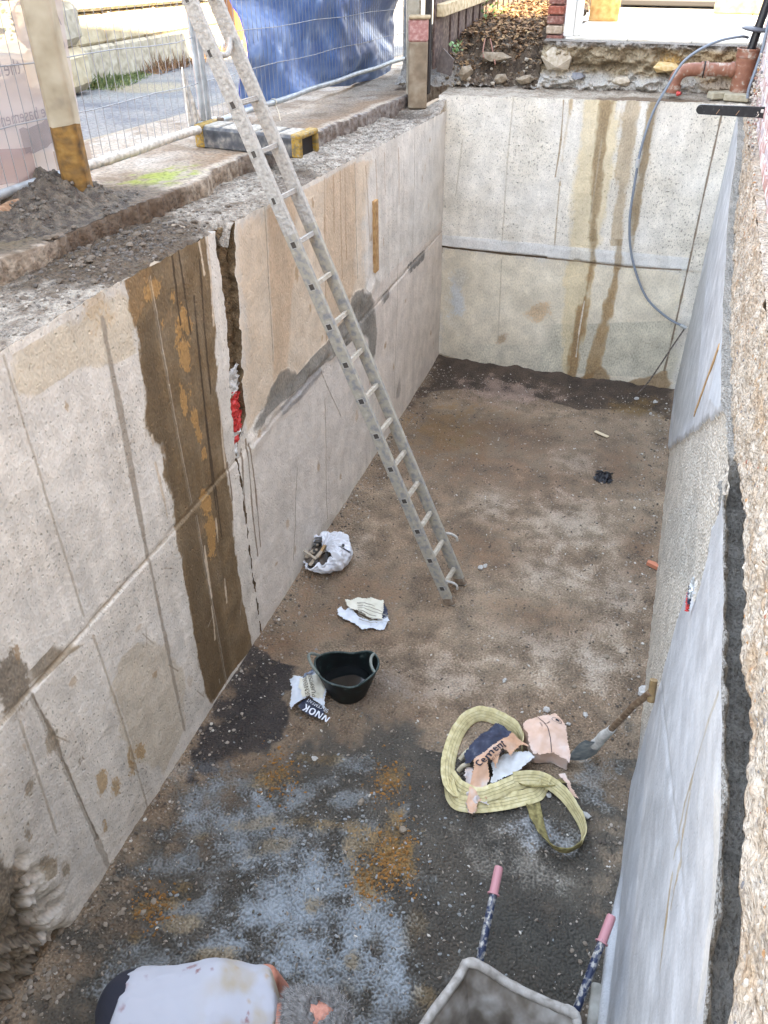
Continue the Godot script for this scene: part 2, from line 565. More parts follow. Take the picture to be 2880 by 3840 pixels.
func build_floor():
	var t = Tex.new(668, 2048, -2.3, 230.0, 0.6, -230.0, 100, 1)
	t.base(c8(116, 97, 78), c8(149, 132, 111), 0.24, 0.24, 0.0, 214, 1.22, 0.5, 0.9)
	var dark = c8(64, 53, 44)
	# far end: damp soil against the end wall
	t.poly([Vector2(-2.177, -8.129), Vector2(0.397, -8.096), Vector2(0.396, -7.489), Vector2(0.084, -7.632), Vector2(-0.481, -7.398), Vector2(-1.119, -7.550), Vector2(-1.690, -7.472), Vector2(-2.007, -7.262), Vector2(-2.095, -6.824)], dark, 0.9, 0.14, 16.0, 0.3)
	t.blob(Vector2(-1.259, -7.526).x, Vector2(-1.259, -7.526).y, 0.5, 0.28, c8(142, 122, 110), 0.75, 0.8, 0.5, 0.25)
	t.blob(Vector2(-1.553, -6.574).x, Vector2(-1.553, -6.574).y, 0.45, 0.5, c8(112, 88, 56), 0.7, 0.9, 0.6, 0.3)
	t.blob(Vector2(0.084, -7.632).x, Vector2(0.084, -7.632).y, 0.25, 0.2, c8(104, 82, 48), 0.7, 0.9, 0.5, 0.2)
	t.blob(Vector2(-1.049, -6.739).x, Vector2(-1.049, -6.739).y, 0.6, 0.35, c8(98, 80, 64), 0.6, 1.0, 0.8, 0.3)
	t.blob(Vector2(-1.004, -6.116).x, Vector2(-1.004, -6.116).y, 0.9, 0.5, c8(108, 86, 68), 0.6, 1.0, 0.9, 0.3)
	t.blob(Vector2(-0.185, -6.799).x, Vector2(-0.185, -6.799).y, 0.5, 0.5, c8(118, 102, 86), 0.5, 1.0, 0.9, 0.3)
	# dry pale patches
	for q in [[1230, 1130, 0.42, 0.45], [1180, 1240, 0.3, 0.3], [1330, 1290, 0.25, 0.5], [1060, 1090, 0.2, 0.3], [1180, 1400, 0.5, 0.3], [940, 1460, 0.5, 0.22], [1300, 1430, 0.25, 0.25], [760, 1190, 0.2, 0.3], [1250, 1000, 0.25, 0.2]]:
		var p = fl(q[0], q[1])
		t.blob(p.x, p.z, q[2], q[3], c8(168, 157, 143), 0.6, 1.1, 1.4, 0.18)
	# trodden brown patches
	for q in [[800, 1270, 0.35, 0.3], [1040, 1180, 0.3, 0.3], [1380, 1190, 0.12, 0.4], [700, 1330, 0.4, 0.25], [1150, 1330, 0.4, 0.2], [1340, 1000, 0.25, 0.4], [620, 1390, 0.3, 0.2]]:
		var p = fl(q[0], q[1])
		t.blob(p.x, p.z, q[2], q[3], c8(104, 80, 60), 0.55, 1.1, 1.3, 0.2)
	# foreground: damp grey ground
	t.poly([Vector2(-2.145, -2.178), Vector2(-1.636, -2.751), Vector2(-1.053, -3.207), Vector2(-0.547, -2.974), Vector2(0.118, -3.029), Vector2(0.435, -3.587), Vector2(0.811, -0.877), Vector2(-1.936, 0.051), Vector2(-2.171, -0.767)], c8(64, 61, 55), 0.92, 0.45, 70.0, 0.22)
	t.blob(Vector2(0.033, -2.044).x, Vector2(0.033, -2.044).y, 0.45, 0.3, c8(56, 55, 50), 0.6, 0.8, 0.8, 0.3)
	t.blob(Vector2(-0.165, -2.457).x, Vector2(-0.165, -2.457).y, 0.25, 0.16, c8(138, 132, 122), 0.6, 0.9, 0.8, 0.35)
	t.blob(Vector2(-0.003, -2.652).x, Vector2(-0.003, -2.652).y, 0.2, 0.12, c8(152, 156, 160), 0.6, 1.0, 0.7, 0.3)
	t.blob(Vector2(0.218, -3.063).x, Vector2(0.218, -3.063).y, 0.14, 0.16, c8(150, 152, 152), 0.6, 1.0, 0.7, 0.3)
	# wet ground where water ran off the wall
	t.poly([Vector2(-2.148, -3.412), Vector2(-1.906, -3.336), Vector2(-1.757, -3.341), Vector2(-1.732, -3.099), Vector2(-1.587, -2.915), Vector2(-1.636, -2.751), Vector2(-1.787, -2.561), Vector2(-1.942, -2.342), Vector2(-2.030, -2.313), Vector2(-2.122, -2.554), Vector2(-2.126, -2.850)], c8(46, 42, 41), 0.95, 0.12, 14.0, 0.25, -6)
	t.blob(Vector2(-1.282, -3.330).x, Vector2(-1.282, -3.330).y, 0.3, 0.2, c8(88, 80, 74), 0.5, 0.9, 0.7, 0.25)
	# thin film of cement wash under the patches
	t.blob(Vector2(-1.148, -1.915).x, Vector2(-1.148, -1.915).y, 0.62, 0.55, c8(124, 129, 132), 0.5, 0.8, 1.0, 0.12)
	t.blob(Vector2(-1.569, -2.129).x, Vector2(-1.569, -2.129).y, 0.4, 0.3, c8(124, 129, 132), 0.4, 0.8, 1.0, 0.12)
	# cement powder, swept about
	var cem = c8(138, 145, 150)
	for q in [[455, 1730, 0.16, 0.10, 0.5, 0.6], [520, 1690, 0.14, 0.05, 0.3, 0.6], [470, 1790, 0.18, 0.14, 0.4, 0.75], [420, 1850, 0.22, 0.07, 0.6, 0.6], [545, 1745, 0.14, 0.06, 0.3, 0.7], [600, 1790, 0.12, 0.06, 0.2, 0.8], [640, 1720, 0.14, 0.07, 0.4, 0.65], [705, 1690, 0.11, 0.05, 0.4, 0.6], [770, 1660, 0.1, 0.07, 0.1, 0.85], [745, 1725, 0.12, 0.06, 0.5, 0.7],
			[620, 1850, 0.12, 0.07, 0.4, 0.8], [680, 1870, 0.2, 0.09, 0.5, 0.95], [720, 1900, 0.24, 0.15, 0.7, 0.95], [620, 1960, 0.26, 0.18, 0.6, 0.9], [700, 1990, 0.3, 0.2, 0.5, 0.9], [780, 2000, 0.18, 0.2, 0.7, 0.85], [640, 2060, 0.3, 0.16, 0.2, 0.85], [720, 2110, 0.22, 0.16, 0.3, 0.9], [830, 2090, 0.08, 0.16, 0.1, 0.9], [820, 2190, 0.09, 0.2, -0.2, 0.9],
			[370, 1990, 0.2, 0.06, 0.7, 0.6], [330, 2080, 0.18, 0.1, 0.5, 0.7], [440, 1950, 0.14, 0.04, 0.6, 0.55], [300, 2130, 0.14, 0.1, 0.3, 0.7], [480, 2030, 0.2, 0.05, 0.7, 0.55], [870, 1760, 0.05, 0.1, 0, 0.6], [545, 1890, 0.1, 0.05, 0.5, 0.6], [760, 1800, 0.16, 0.05, 0.5, 0.6], [430, 1660, 0.2, 0.05, 0.5, 0.5], [560, 2000, 0.1, 0.3, 0.5, 0.4], [1000, 2130, 0.1, 0.05, 0, 0.25]]:
		var p = fl(q[0], q[1])
		t.blob(p.x, p.z, q[2] * 1.3, q[3] * 1.35, cem, q[5] * 0.75, 0.9, 0.7, 0.08, 8, q[4])
	# building sand, orange
	for q in [[835, 1680, 0.09, 0.10, 0.0, 0.95], [850, 1830, 0.1, 0.22, 0.1, 0.95], [800, 1900, 0.14, 0.12, 0.3, 0.9], [860, 1880, 0.08, 0.16, 0.1, 0.9], [780, 1840, 0.16, 0.1, 0.4, 0.7], [600, 1670, 0.12, 0.06, 0.5, 0.8], [570, 1690, 0.1, 0.04, 0.4, 0.6], [740, 1790, 0.12, 0.06, 0.4, 0.65], [650, 1780, 0.1, 0.05, 0.4, 0.6], [590, 1830, 0.12, 0.05, 0.5, 0.5], [690, 1640, 0.12, 0.05, 0.3, 0.55], [440, 1810, 0.07, 0.05, 0.6, 0.7],
			[400, 1920, 0.06, 0.05, 0.3, 0.7], [330, 1960, 0.14, 0.05, 0.7, 0.65], [290, 2020, 0.05, 0.04, 0, 0.8], [380, 2000, 0.12, 0.05, 0.4, 0.6], [460, 2070, 0.14, 0.04, 0.3, 0.6], [690, 1960, 0.06, 0.04, 0, 0.6], [900, 2000, 0.06, 0.12, 0.1, 0.35], [760, 2080, 0.04, 0.05, 0, 0.6], [560, 1780, 0.14, 0.04, 0.5, 0.45], [920, 2150, 0.05, 0.06, 0, 0.5], [740, 2160, 0.06, 0.1, 0.3, 0.5]]:
		var p = fl(q[0], q[1])
		t.blob(p.x, p.z, q[2], q[3], c8(118, 92, 54), q[5] * 0.8, 1.0, 0.7, 0.25, 10, q[4])
	var m = mkt(t, 0.93, 2.2)
	var g = Geo.new()
	g.grid(150, 450, func(u, v):
		var x = lerpf(-2.28, 0.58, u)
		var z = lerpf(0.59, -8.29, v)
		return Vector3(x, floor_y(x, z), z), false,
		func(_u, _v, p): return Vector2((p.x + 2.3) * 230.0 / 668.0, (0.6 - p.z) * 230.0 / 2048.0))
	struct("pit_floor", g.mesh(), m)

func fl(px: float, py: float) -> Vector3:
	# from a spot read off the site photograph to the spot on the pit floor (plan lookup used for the stains only)
	var cb = Basis(Vector3(0.94705, -0.00673, -0.32102), Vector3(-0.18475, 0.80616, -0.56210), Vector3(0.26262, 0.59166, 0.76223))
	var r = cb * Vector3(px - 829.5, -(py - 1106.0), -1757.0)
	return Vector3(0, 4, 0) + r * (-4.0 / r.y)

# ---------- left retaining wall, cast in two lengths with an open joint between ----------
func near_edge(y: float) -> float:
	return -3.525 - 0.085 * smooth(1.5, 2.4, y) + 0.02 * n1.get_noise_2d(y * 7.0, 3.0) + 0.012 * n1.get_noise_2d(y * 26.0, 8.0)
func gap_w(y: float) -> float:
	return 0.014 + 0.145 * smooth(1.42, 1.58, y) + 0.06 * smooth(2.4, 2.75, y) + 0.018 * n1.get_noise_2d(y * 9.0, 40.0) * smooth(1.4, 1.6, y)

func left_x(z: float, y: float) -> float:
	var x = XL + 0.006 * n1.get_noise_2d(z * 1.3, y * 1.3) + 0.0025 * n1.get_noise_2d(z * 14.0, y * 14.0)
	var jy = 1.436 + 0.010 * n1.get_noise_2d(z * 1.5, 0.0) + 0.006 * n1.get_noise_2d(z * 7.0, 4.0)
	x -= (0.011 + 0.008 * n1.get_noise_2d(z * 5.0, 12.0)) * exp(-pow((y - jy) / 0.009, 2.0))
	if y < jy: x += 0.005
	for lz in [-1.35, -2.05, -3.17, -4.2, -4.85, -5.5, -5.78, -6.25, -7.0, -7.6]:
		x += 0.004 * exp(-pow((z - lz) / 0.006, 2.0))
	# battered broken lower corner nearest the camera
	x -= smooth(0.75, 0.45, y + 0.25 * n1.get_noise_2d(z * 4.0, 3.0)) * smooth(-1.42, -1.25, z + 0.1 * n1.get_noise_2d(y * 5.0, 8.0)) * (0.09 + 0.09 * n1.get_noise_2d(z * 6.0, y * 6.0) + 0.05 * n1.get_noise_2d(z * 17.0, y * 17.0) + 0.035 * ncell.get_noise_2d(z * 19.0, y * 19.0) + 0.02 * n1.get_noise_2d(z * 45.0, y * 45.0))
	# mortar left standing in a ragged ridge along the joint of the far length
	if z < -3.7:
		x += 0.012 * smooth(0.10, 0.0, absf(y - jerk(z))) * smooth(-6.3, -5.9, z)
	return x

func jerk(z: float) -> float:
	return 1.47 + 0.10 * n2.get_noise_2d(z * 3.0, 9.0) + 0.12 * smooth(-5.0, -5.8, z)

func build_left_walls():
	var t = Tex.new(2048, 660, 0.6, -230.0, 2.87, -230.0, 200, 16)
	t.base(c8(208, 201, 190), c8(226, 221, 212), 0.08, 0.06, 0.05, 184, 0.84, 0.18, 0.12)
	var line = c8(150, 138, 120)
	# tan upper part of the far length, grey lower part
	t.poly([Vector2(-3.783, 2.705), Vector2(-5.735, 2.606), Vector2(-5.979, 2.552), Vector2(-5.804, 2.151), Vector2(-5.824, 1.569), Vector2(-4.893, 1.509), Vector2(-4.266, 1.562), Vector2(-3.860, 1.574), Vector2(-3.661, 1.524), Vector2(-3.735, 2.191)], c8(212, 193, 168), 0.8, 0.06, 20.0, 0.08, 0, 0.8)
	t.poly([Vector2(-5.045, 2.645), Vector2(-5.660, 2.622), Vector2(-5.578, 1.806), Vector2(-5.310, 1.547), Vector2(-4.902, 1.575)], c8(192, 168, 140), 0.6, 0.03, 10.0, 0.12, 0, 0.8)
	t.poly([Vector2(-4.198, 2.699), Vector2(-4.611, 2.682), Vector2(-4.542, 2.287), Vector2(-4.278, 1.622), Vector2(-4.057, 1.568)], c8(194, 164, 132), 0.5, 0.02, 8.0, 0.1, 0, 0.8)
	t.poly([Vector2(-3.702, 1.437), Vector2(-4.255, 1.500), Vector2(-4.884, 1.441), Vector2(-5.874, 1.473), Vector2(-5.932, 0.136), Vector2(-4.167, 0.145), Vector2(-3.489, -0.090)], c8(216, 209, 201), 0.75, 0.04, 10.0, 0.08)
	t.poly([Vector2(-5.771, 1.589), Vector2(-8.114, 1.537), Vector2(-8.099, -0.036), Vector2(-6.059, 0.062)], c8(214, 200, 187), 0.55, 0.08, 20.0, 0.10, 0, 0.6)
	t.poly([Vector2(-6.837, 2.383), Vector2(-8.006, 2.533), Vector2(-7.952, 1.447), Vector2(-6.866, 1.523)], c8(206, 202, 194), 0.5, 0.08, 20.0, 0.06, 0, 0.6)
	# fresh grey mortar smeared along the joint

	t.poly([Vector2(-3.769, 1.511), Vector2(-3.969, 1.629), Vector2(-4.186, 1.698), Vector2(-4.319, 1.652), Vector2(-4.414, 1.557), Vector2(-4.635, 1.573), Vector2(-4.900, 1.559), Vector2(-5.218, 1.584), Vector2(-5.521, 1.719), Vector2(-5.775, 1.663), Vector2(-5.964, 1.478), Vector2(-6.030, 1.086), Vector2(-5.903, 0.887), Vector2(-5.792, 0.982), Vector2(-5.748, 1.208), Vector2(-5.543, 1.355), Vector2(-5.196, 1.373), Vector2(-4.882, 1.424), Vector2(-4.552, 1.456), Vector2(-4.249, 1.470), Vector2(-4.044, 1.509), Vector2(-3.837, 1.474)], c8(118, 114, 106), 0.9, 0.07, 12.0, 0.20, 24)
	t.poly([Vector2(-4.107, 1.476), Vector2(-4.397, 1.463), Vector2(-4.798, 1.445), Vector2(-4.875, 1.373), Vector2(-4.458, 1.363), Vector2(-4.127, 1.398)], c8(150, 150, 152), 0.7, 0.03, 6.0, 0.15, 14)
	t.poly([Vector2(-6.868, 1.472), Vector2(-7.155, 1.450), Vector2(-7.460, 1.439), Vector2(-7.389, 1.351), Vector2(-6.942, 1.370)], c8(98, 96, 92), 0.8, 0.05, 5.0, 0.12, 8, 1.0)
	t.poly([Vector2(-6.161, 1.443), Vector2(-6.406, 1.454), Vector2(-6.343, 1.375), Vector2(-6.159, 1.364)], c8(110, 106, 100), 0.8, 0.04, 5.0, 0.12, 8, 1.0)
	t.blob(Vector2(-6.611, 0.359).x, Vector2(-6.611, 0.359).y, 0.07, 0.12, c8(120, 114, 108), 0.5, 0.9, 0.5, 0.1)
	# near length: beige bloom under the top edge
	t.poly([Vector2(-2.190, 2.743), Vector2(-2.436, 2.742), Vector2(-2.786, 2.745), Vector2(-2.867, 2.674), Vector2(-2.822, 2.433), Vector2(-2.617, 2.461), Vector2(-2.391, 2.546), Vector2(-2.138, 2.551), Vector2(-2.038, 2.621), Vector2(-2.089, 2.743)], c8(200, 185, 158), 0.6, 0.05, 8.0, 0.08)
	t.blob(Vector2(-2.593, 2.757).x, Vector2(-2.593, 2.757).y, 0.14, 0.1, c8(176, 150, 116), 0.5, 0.9, 0.5, 0.1)
	# lower panel, beige damp patch and scratches
	t.poly([Vector2(-2.194, 1.110), Vector2(-2.401, 1.054), Vector2(-2.590, 0.787), Vector2(-2.642, 0.550), Vector2(-2.564, 0.200), Vector2(-2.265, 0.065), Vector2(-2.046, 0.509), Vector2(-2.056, 0.993)], c8(192, 180, 160), 0.7, 0.05, 6.0, 0.08)
	t.poly([Vector2(-1.647, 1.807), Vector2(-1.672, 1.468), Vector2(-1.809, 1.437), Vector2(-1.910, 1.450), Vector2(-1.875, 1.526), Vector2(-1.724, 1.524), Vector2(-1.663, 1.586), Vector2(-1.636, 1.717)], c8(112, 98, 78), 0.8, 0.03, 8.0, 0.14)
	t.poly([Vector2(-1.684, 1.426), Vector2(-1.894, 1.409), Vector2(-2.015, 1.377), Vector2(-1.941, 1.448), Vector2(-1.787, 1.459), Vector2(-1.690, 1.477)], c8(128, 112, 88), 0.7, 0.02, 8.0, 0.14)
	t.blob(Vector2(-1.601, 1.570).x, Vector2(-1.601, 1.570).y, 0.10, 0.16, c8(120, 110, 96), 0.9, 0.5, 0.3, 0.2)
	for q in [Vector2(-2.085, 0.499), Vector2(-2.072, 0.399), Vector2(-1.848, 0.579), Vector2(-1.791, 0.311), Vector2(-2.155, 0.449), Vector2(-1.933, 0.426)]:
		t.blob(q.x, q.y, 0.035, 0.07, c8(150, 118, 74), 0.6, 1.1, 0.4, 0.2)
	t.poly([Vector2(-1.494, 1.442), Vector2(-1.681, 1.344), Vector2(-1.708, 0.354), Vector2(-1.753, 0.033), Vector2(-1.357, 0.109), Vector2(-1.107, 0.076), Vector2(-1.028, 0.332)], c8(182, 178, 172), 0.5, 0.1, 20.0, 0.14)
	t.poly([Vector2(-1.081, 1.579), Vector2(-1.263, 1.024), Vector2(-1.315, 0.665), Vector2(-1.307, 0.370), Vector2(-1.268, 0.104), Vector2(-1.236, -0.155), Vector2(-1.193, -0.409), Vector2(-1.136, -0.708), Vector2(-0.590, 0.513)], c8(104, 94, 80), 0.92, 0.06, 8.0, 0.4, -8)
	t.stroke([Vector2(-1.660, 1.424), Vector2(-1.687, 1.126), Vector2(-1.698, 0.673), Vector2(-1.711, 0.309), Vector2(-1.720, -0.001)], 0.030, c8(158, 150, 138), 0.7, -22, 0.9)
	t.stroke([Vector2(-1.668, 1.416), Vector2(-1.693, 1.125), Vector2(-1.705, 0.663), Vector2(-1.722, 0.285)], 0.012, c8(110, 98, 82), 0.6, -20, 1.2)
	for q in [Vector2(-1.678, 1.104), Vector2(-1.699, 0.949), Vector2(-1.491, 1.024), Vector2(-1.419, 0.571), Vector2(-1.431, 0.475), Vector2(-1.405, 0.811), Vector2(-1.494, 0.371), Vector2(-1.772, 0.822)]:
		t.blob(q.x, q.y, 0.03, 0.045, c8(128, 116, 98), 0.7, 1.2, 0.4, 0.3, -26)
	# grey trails of water
	t.poly([Vector2(-2.608, 2.693), Vector2(-2.636, 2.682), Vector2(-2.636, 2.296), Vector2(-2.618, 1.943), Vector2(-2.584, 1.413), Vector2(-2.571, 0.805), Vector2(-2.545, 0.138), Vector2(-2.521, 0.166), Vector2(-2.535, 0.841), Vector2(-2.551, 1.440), Vector2(-2.571, 1.972), Vector2(-2.585, 2.322)], c8(150, 140, 126), 0.85, 0.008, 2.0, 0.05)
	# brown wash of muddy water down the wall
	var mud = c8(112, 92, 64)
	t.poly([Vector2(-2.799, 2.764), Vector2(-3.105, 2.769), Vector2(-3.534, 2.778), Vector2(-3.512, 2.530), Vector2(-3.442, 1.995), Vector2(-3.436, 1.771), Vector2(-3.397, 1.364), Vector2(-3.381, 1.003), Vector2(-3.362, 0.494), Vector2(-3.411, 0.009), Vector2(-3.113, 0.065), Vector2(-2.829, 0.045), Vector2(-2.785, 0.200), Vector2(-2.761, 0.467), Vector2(-2.788, 0.814), Vector2(-2.805, 1.174), Vector2(-2.836, 1.553), Vector2(-2.840, 1.939), Vector2(-2.760, 2.037), Vector2(-2.795, 2.214), Vector2(-2.809, 2.483)], mud, 0.99, 0.028, 4.0, 0.16, -3, 0.9)
	t.poly([Vector2(-2.861, 2.549), Vector2(-3.011, 2.599), Vector2(-2.949, 2.282), Vector2(-2.940, 1.771), Vector2(-2.895, 1.391), Vector2(-2.844, 1.458), Vector2(-2.825, 1.895), Vector2(-2.760, 2.037), Vector2(-2.799, 2.307)], c8(98, 82, 60), 0.6, 0.02, 8.0, 0.08)
	t.poly([Vector2(-2.863, 1.444), Vector2(-3.042, 1.472), Vector2(-3.103, 1.039), Vector2(-3.122, 0.099), Vector2(-2.834, 0.062), Vector2(-2.773, 0.455), Vector2(-2.809, 0.937)], c8(96, 80, 58), 0.55, 0.03, 10.0, 0.08)
	t.poly([Vector2(-2.799, 2.764), Vector2(-3.043, 2.758), Vector2(-3.030, 2.657), Vector2(-2.874, 2.587), Vector2(-2.816, 2.524), Vector2(-2.807, 2.656)], c8(148, 118, 80), 0.7, 0.03, 5.0, 0.16)
	# ochre skin left on the wash
	for q in [[Vector2(-3.174, 2.276), 0.045, 0.16], [Vector2(-3.227, 2.423), 0.05, 0.09], [Vector2(-3.220, 2.473), 0.035, 0.07], [Vector2(-3.145, 2.326), 0.05, 0.05], [Vector2(-3.096, 2.060), 0.022, 0.09], [Vector2(-3.177, 1.856), 0.03, 0.1], [Vector2(-3.013, 2.663), 0.07, 0.05], [Vector2(-3.032, 2.479), 0.02, 0.03], [Vector2(-3.151, 2.568), 0.03, 0.03], [Vector2(-3.199, 1.671), 0.03, 0.05], [Vector2(-3.133, 1.152), 0.05, 0.12], [Vector2(-3.127, 1.415), 0.05, 0.08]]:
		t.blob(q[0].x, q[0].y, q[1], q[2], c8(172, 134, 82), 0.85, 0.9, 0.15, 0.08, 6)
	# darker runs and pale dry streaks through it
	for q in [[Vector2(-3.202, 2.759), Vector2(-3.193, 2.598), Vector2(-3.182, 2.418)], [Vector2(-3.261, 2.751), Vector2(-3.259, 2.528), Vector2(-3.256, 2.339)], [Vector2(-3.310, 2.316), Vector2(-3.282, 1.965), Vector2(-3.244, 1.554), Vector2(-3.224, 1.284)], [Vector2(-3.331, 2.501), Vector2(-3.300, 2.169), Vector2(-3.269, 1.776), Vector2(-3.254, 1.456), Vector2(-3.240, 1.072)], [Vector2(-3.429, 2.652), Vector2(-3.386, 2.334), Vector2(-3.354, 1.956)]]:
		t.stroke(q, 0.014, c8(66, 52, 36), 0.85, 0, 0.7)
	for q in [[Vector2(-2.776, 1.872), Vector2(-2.782, 1.760), Vector2(-2.785, 1.589), Vector2(-2.784, 1.531)], [Vector2(-2.791, 2.019), Vector2(-2.787, 1.970)], [Vector2(-3.051, 1.147), Vector2(-3.043, 0.983), Vector2(-3.031, 0.779)], [Vector2(-3.015, 0.720), Vector2(-2.996, 0.548), Vector2(-2.989, 0.477)], [Vector2(-3.209, 1.229), Vector2(-3.195, 1.072)], [Vector2(-3.200, 0.784), Vector2(-3.179, 0.614)], [Vector2(-3.428, 1.862), Vector2(-3.395, 1.615), Vector2(-3.389, 1.465)], [Vector2(-3.453, 2.735), Vector2(-3.454, 2.644), Vector2(-3.453, 2.574)], [Vector2(-3.536, 2.754), Vector2(-3.523, 2.621), Vector2(-3.500, 2.486), Vector2(-3.473, 2.298)]]:
		t.stroke(q, 0.016, c8(204, 188, 166), 0.9, 0, 0.9)
	for q in [[Vector2(-3.654, 1.496), Vector2(-3.639, 1.276), Vector2(-3.618, 0.939), Vector2(-3.623, 0.635)], [Vector2(-3.588, 1.471), Vector2(-3.546, 1.200), Vector2(-3.528, 0.968)], [Vector2(-3.680, 1.449), Vector2(-3.689, 1.106), Vector2(-3.673, 0.674)], [Vector2(-3.415, 1.480), Vector2(-3.408, 1.225)]]:
		t.stroke(q, 0.016, c8(112, 96, 78), 0.75, 0, 0.8)
	for q in [[Vector2(-5.045, 2.645), Vector2(-4.994, 2.138), Vector2(-4.943, 1.557)], [Vector2(-5.203, 2.622), Vector2(-5.178, 2.268)], [Vector2(-5.329, 2.622), Vector2(-5.281, 1.910)], [Vector2(-5.415, 2.617), Vector2(-5.383, 2.010)], [Vector2(-5.827, 2.538), Vector2(-5.900, 1.984)], [Vector2(-6.051, 2.537), Vector2(-6.071, 2.215)], [Vector2(-6.244, 2.544), Vector2(-6.260, 2.235)], [Vector2(-6.587, 2.506), Vector2(-6.617, 2.070)]]:
		t.stroke(q, 0.018, c8(150, 122, 94), 0.45, 0, 0.8)
	# formwork lines
	for q in [[Vector2(-2.064, 2.754), Vector2(-2.059, 2.610), Vector2(-2.058, 2.472), Vector2(-2.055, 2.024), Vector2(-2.062, 1.502)], [Vector2(-2.075, 1.369), Vector2(-2.095, 0.769), Vector2(-2.089, -0.175)], [Vector2(-2.992, 2.717), Vector2(-2.994, 2.357), Vector2(-2.987, 1.894), Vector2(-3.001, 1.470)], [Vector2(-3.015, 1.380), Vector2(-3.017, 0.828), Vector2(-3.019, 0.046)], [Vector2(-4.181, 2.703), Vector2(-4.146, 2.308), Vector2(-4.104, 1.799)], [Vector2(-4.299, 0.900), Vector2(-4.111, 0.211)], [Vector2(-4.847, 1.163), Vector2(-4.758, 0.131)], [Vector2(-5.594, 2.606), Vector2(-5.598, 1.799)], [Vector2(-7.053, 2.519), Vector2(-7.009, 1.476)], [Vector2(-6.597, 1.611), Vector2(-6.470, 0.332)], [Vector2(-4.794, 1.411), Vector2(-5.140, 0.851)], [Vector2(-1.569, 1.356), Vector2(-1.525, 0.630)]]:
		t.stroke(q, 0.012, line, 0.5, -22, 0.4)
		var q2 = []
		for e in q: q2.append(e + Vector2(-0.012, 0))
		t.stroke(q2, 0.008, c8(214, 208, 200), 0.5, 26, 0.4)
	t.stroke([Vector2(0.5, 1.436), Vector2(-1.2, 1.434), Vector2(-2.2, 1.440), Vector2(-3.0, 1.433), Vector2(-3.59, 1.436)], 0.012, c8(150, 134, 112), 0.5, -20, 1.4)
	t.stroke([Vector2(-5.9, 1.432), Vector2(-8.06, 1.428)], 0.012, c8(150, 138, 124), 0.6, -24, 0.5)
	# scratches, rust spots, flecks
	var r = RandomNumberGenerator.new()
	r.seed = 31
	for k in 60:
		var z = r.randf_range(-8.0, -0.5)
		var y = r.randf_range(0.1, 2.6)
		t.blob(z, y, r.randf_range(0.01, 0.03), r.randf_range(0.01, 0.05), c8(160, 132, 98), r.randf_range(0.2, 0.6), 1.1, 0.3, 0.1)
	for k in 40:
		var z = r.randf_range(-3.5, -0.6)
		var y = r.randf_range(0.1, 1.3)
		t.stroke([Vector2(z, y), Vector2(z + r.randf_range(-0.08, 0.08), y + r.randf_range(-0.15, 0.15))], 0.006, c8(214, 208, 200) if r.randf() < 0.5 else c8(140, 124, 104), 0.6, -14, 0.6)
	var m = mkt(t, 0.88, 2.6)
	var uvf = func(_u, _v, p): return Vector2((0.6 - p.z) * 230.0 / 2048.0, (2.87 - p.y) * 230.0 / 660.0)
	var near = thing("concrete_wall", "pale cast concrete wall with wide brown wash of muddy water", "wall", Vector3(XL, 0, -1.5))
	var g = Geo.new()
	g.grid(330, 220, func(u, v):
		var y = lerpf(-0.06, coping_y(-2.6), v)
		var z = lerpf(0.6, near_edge(y), u)
		y = minf(y, coping_y(z) + 0.012 * n1.get_noise_2d(z * 9.0, 2.0)) if v > 0.98 else y
		return Vector3(left_x(z, y), y, z), true, uvf)
	# broken end of the length, turning back into the ground
	g.grid(8, 160, func(u, v):
		var y = lerpf(-0.06, coping_y(-3.6), v)
		var z = near_edge(y) + 0.03 * u + 0.02 * u * n1.get_noise_2d(u * 5.0, y * 14.0)
		return Vector3(left_x(z, y) - 0.3 * u, y, z), true, uvf)
	obj("face", g.mesh(), m, near)
	var far = thing("concrete_wall", "concrete wall tan above and grey below, smeared with dark mortar along its joint", "wall", Vector3(XL, 0, -5.9))
	g = Geo.new()
	g.grid(300, 180, func(u, v):
		var yt = lerpf(-0.06, 1.0, v)
		var zl = near_edge(yt * 2.7) - gap_w(yt * 2.7)
		var z = lerpf(zl, -8.12, u)
		var y = lerpf(-0.06, coping_y(z) + 0.010 * n1.get_noise_2d(z * 9.0, 2.0), v)
		return Vector3(left_x(z, y), y, z), true, uvf)
	obj("face", g.mesh(), m, far)
	# earth clinging to the side of the open joint
	g = Geo.new()
	g.grid(14, 200, func(u, v):
		var y = lerpf(-0.06, coping_y(-3.75), v)
		var yt = lerpf(-0.06, 1.0, v)
		var z = near_edge(yt * 2.7) - gap_w(yt * 2.7) - 0.02 * u + 0.02 * u * n1.get_noise_2d(u * 5.0, y * 14.0 + 30.0)
		z += 0.018 * n1.get_noise_2d(u * 4.0, y * 17.0) * smooth(0.0, 0.15, u)
		return Vector3(left_x(z, y) - 0.3 * u, y, z), false, null, func(p):
			var q = n1.get_noise_2d(p.x * 14.0, p.y * 14.0)
			return lin(116, 98, 74).lerp(lin(150, 128, 98), clampf(0.5 + q * 1.4, 0, 1)))
	obj("earth_side", g.mesh(), mkg(0.95, 3.0, 1.5), far)
	# soil showing in the open joint
	g = Geo.new()
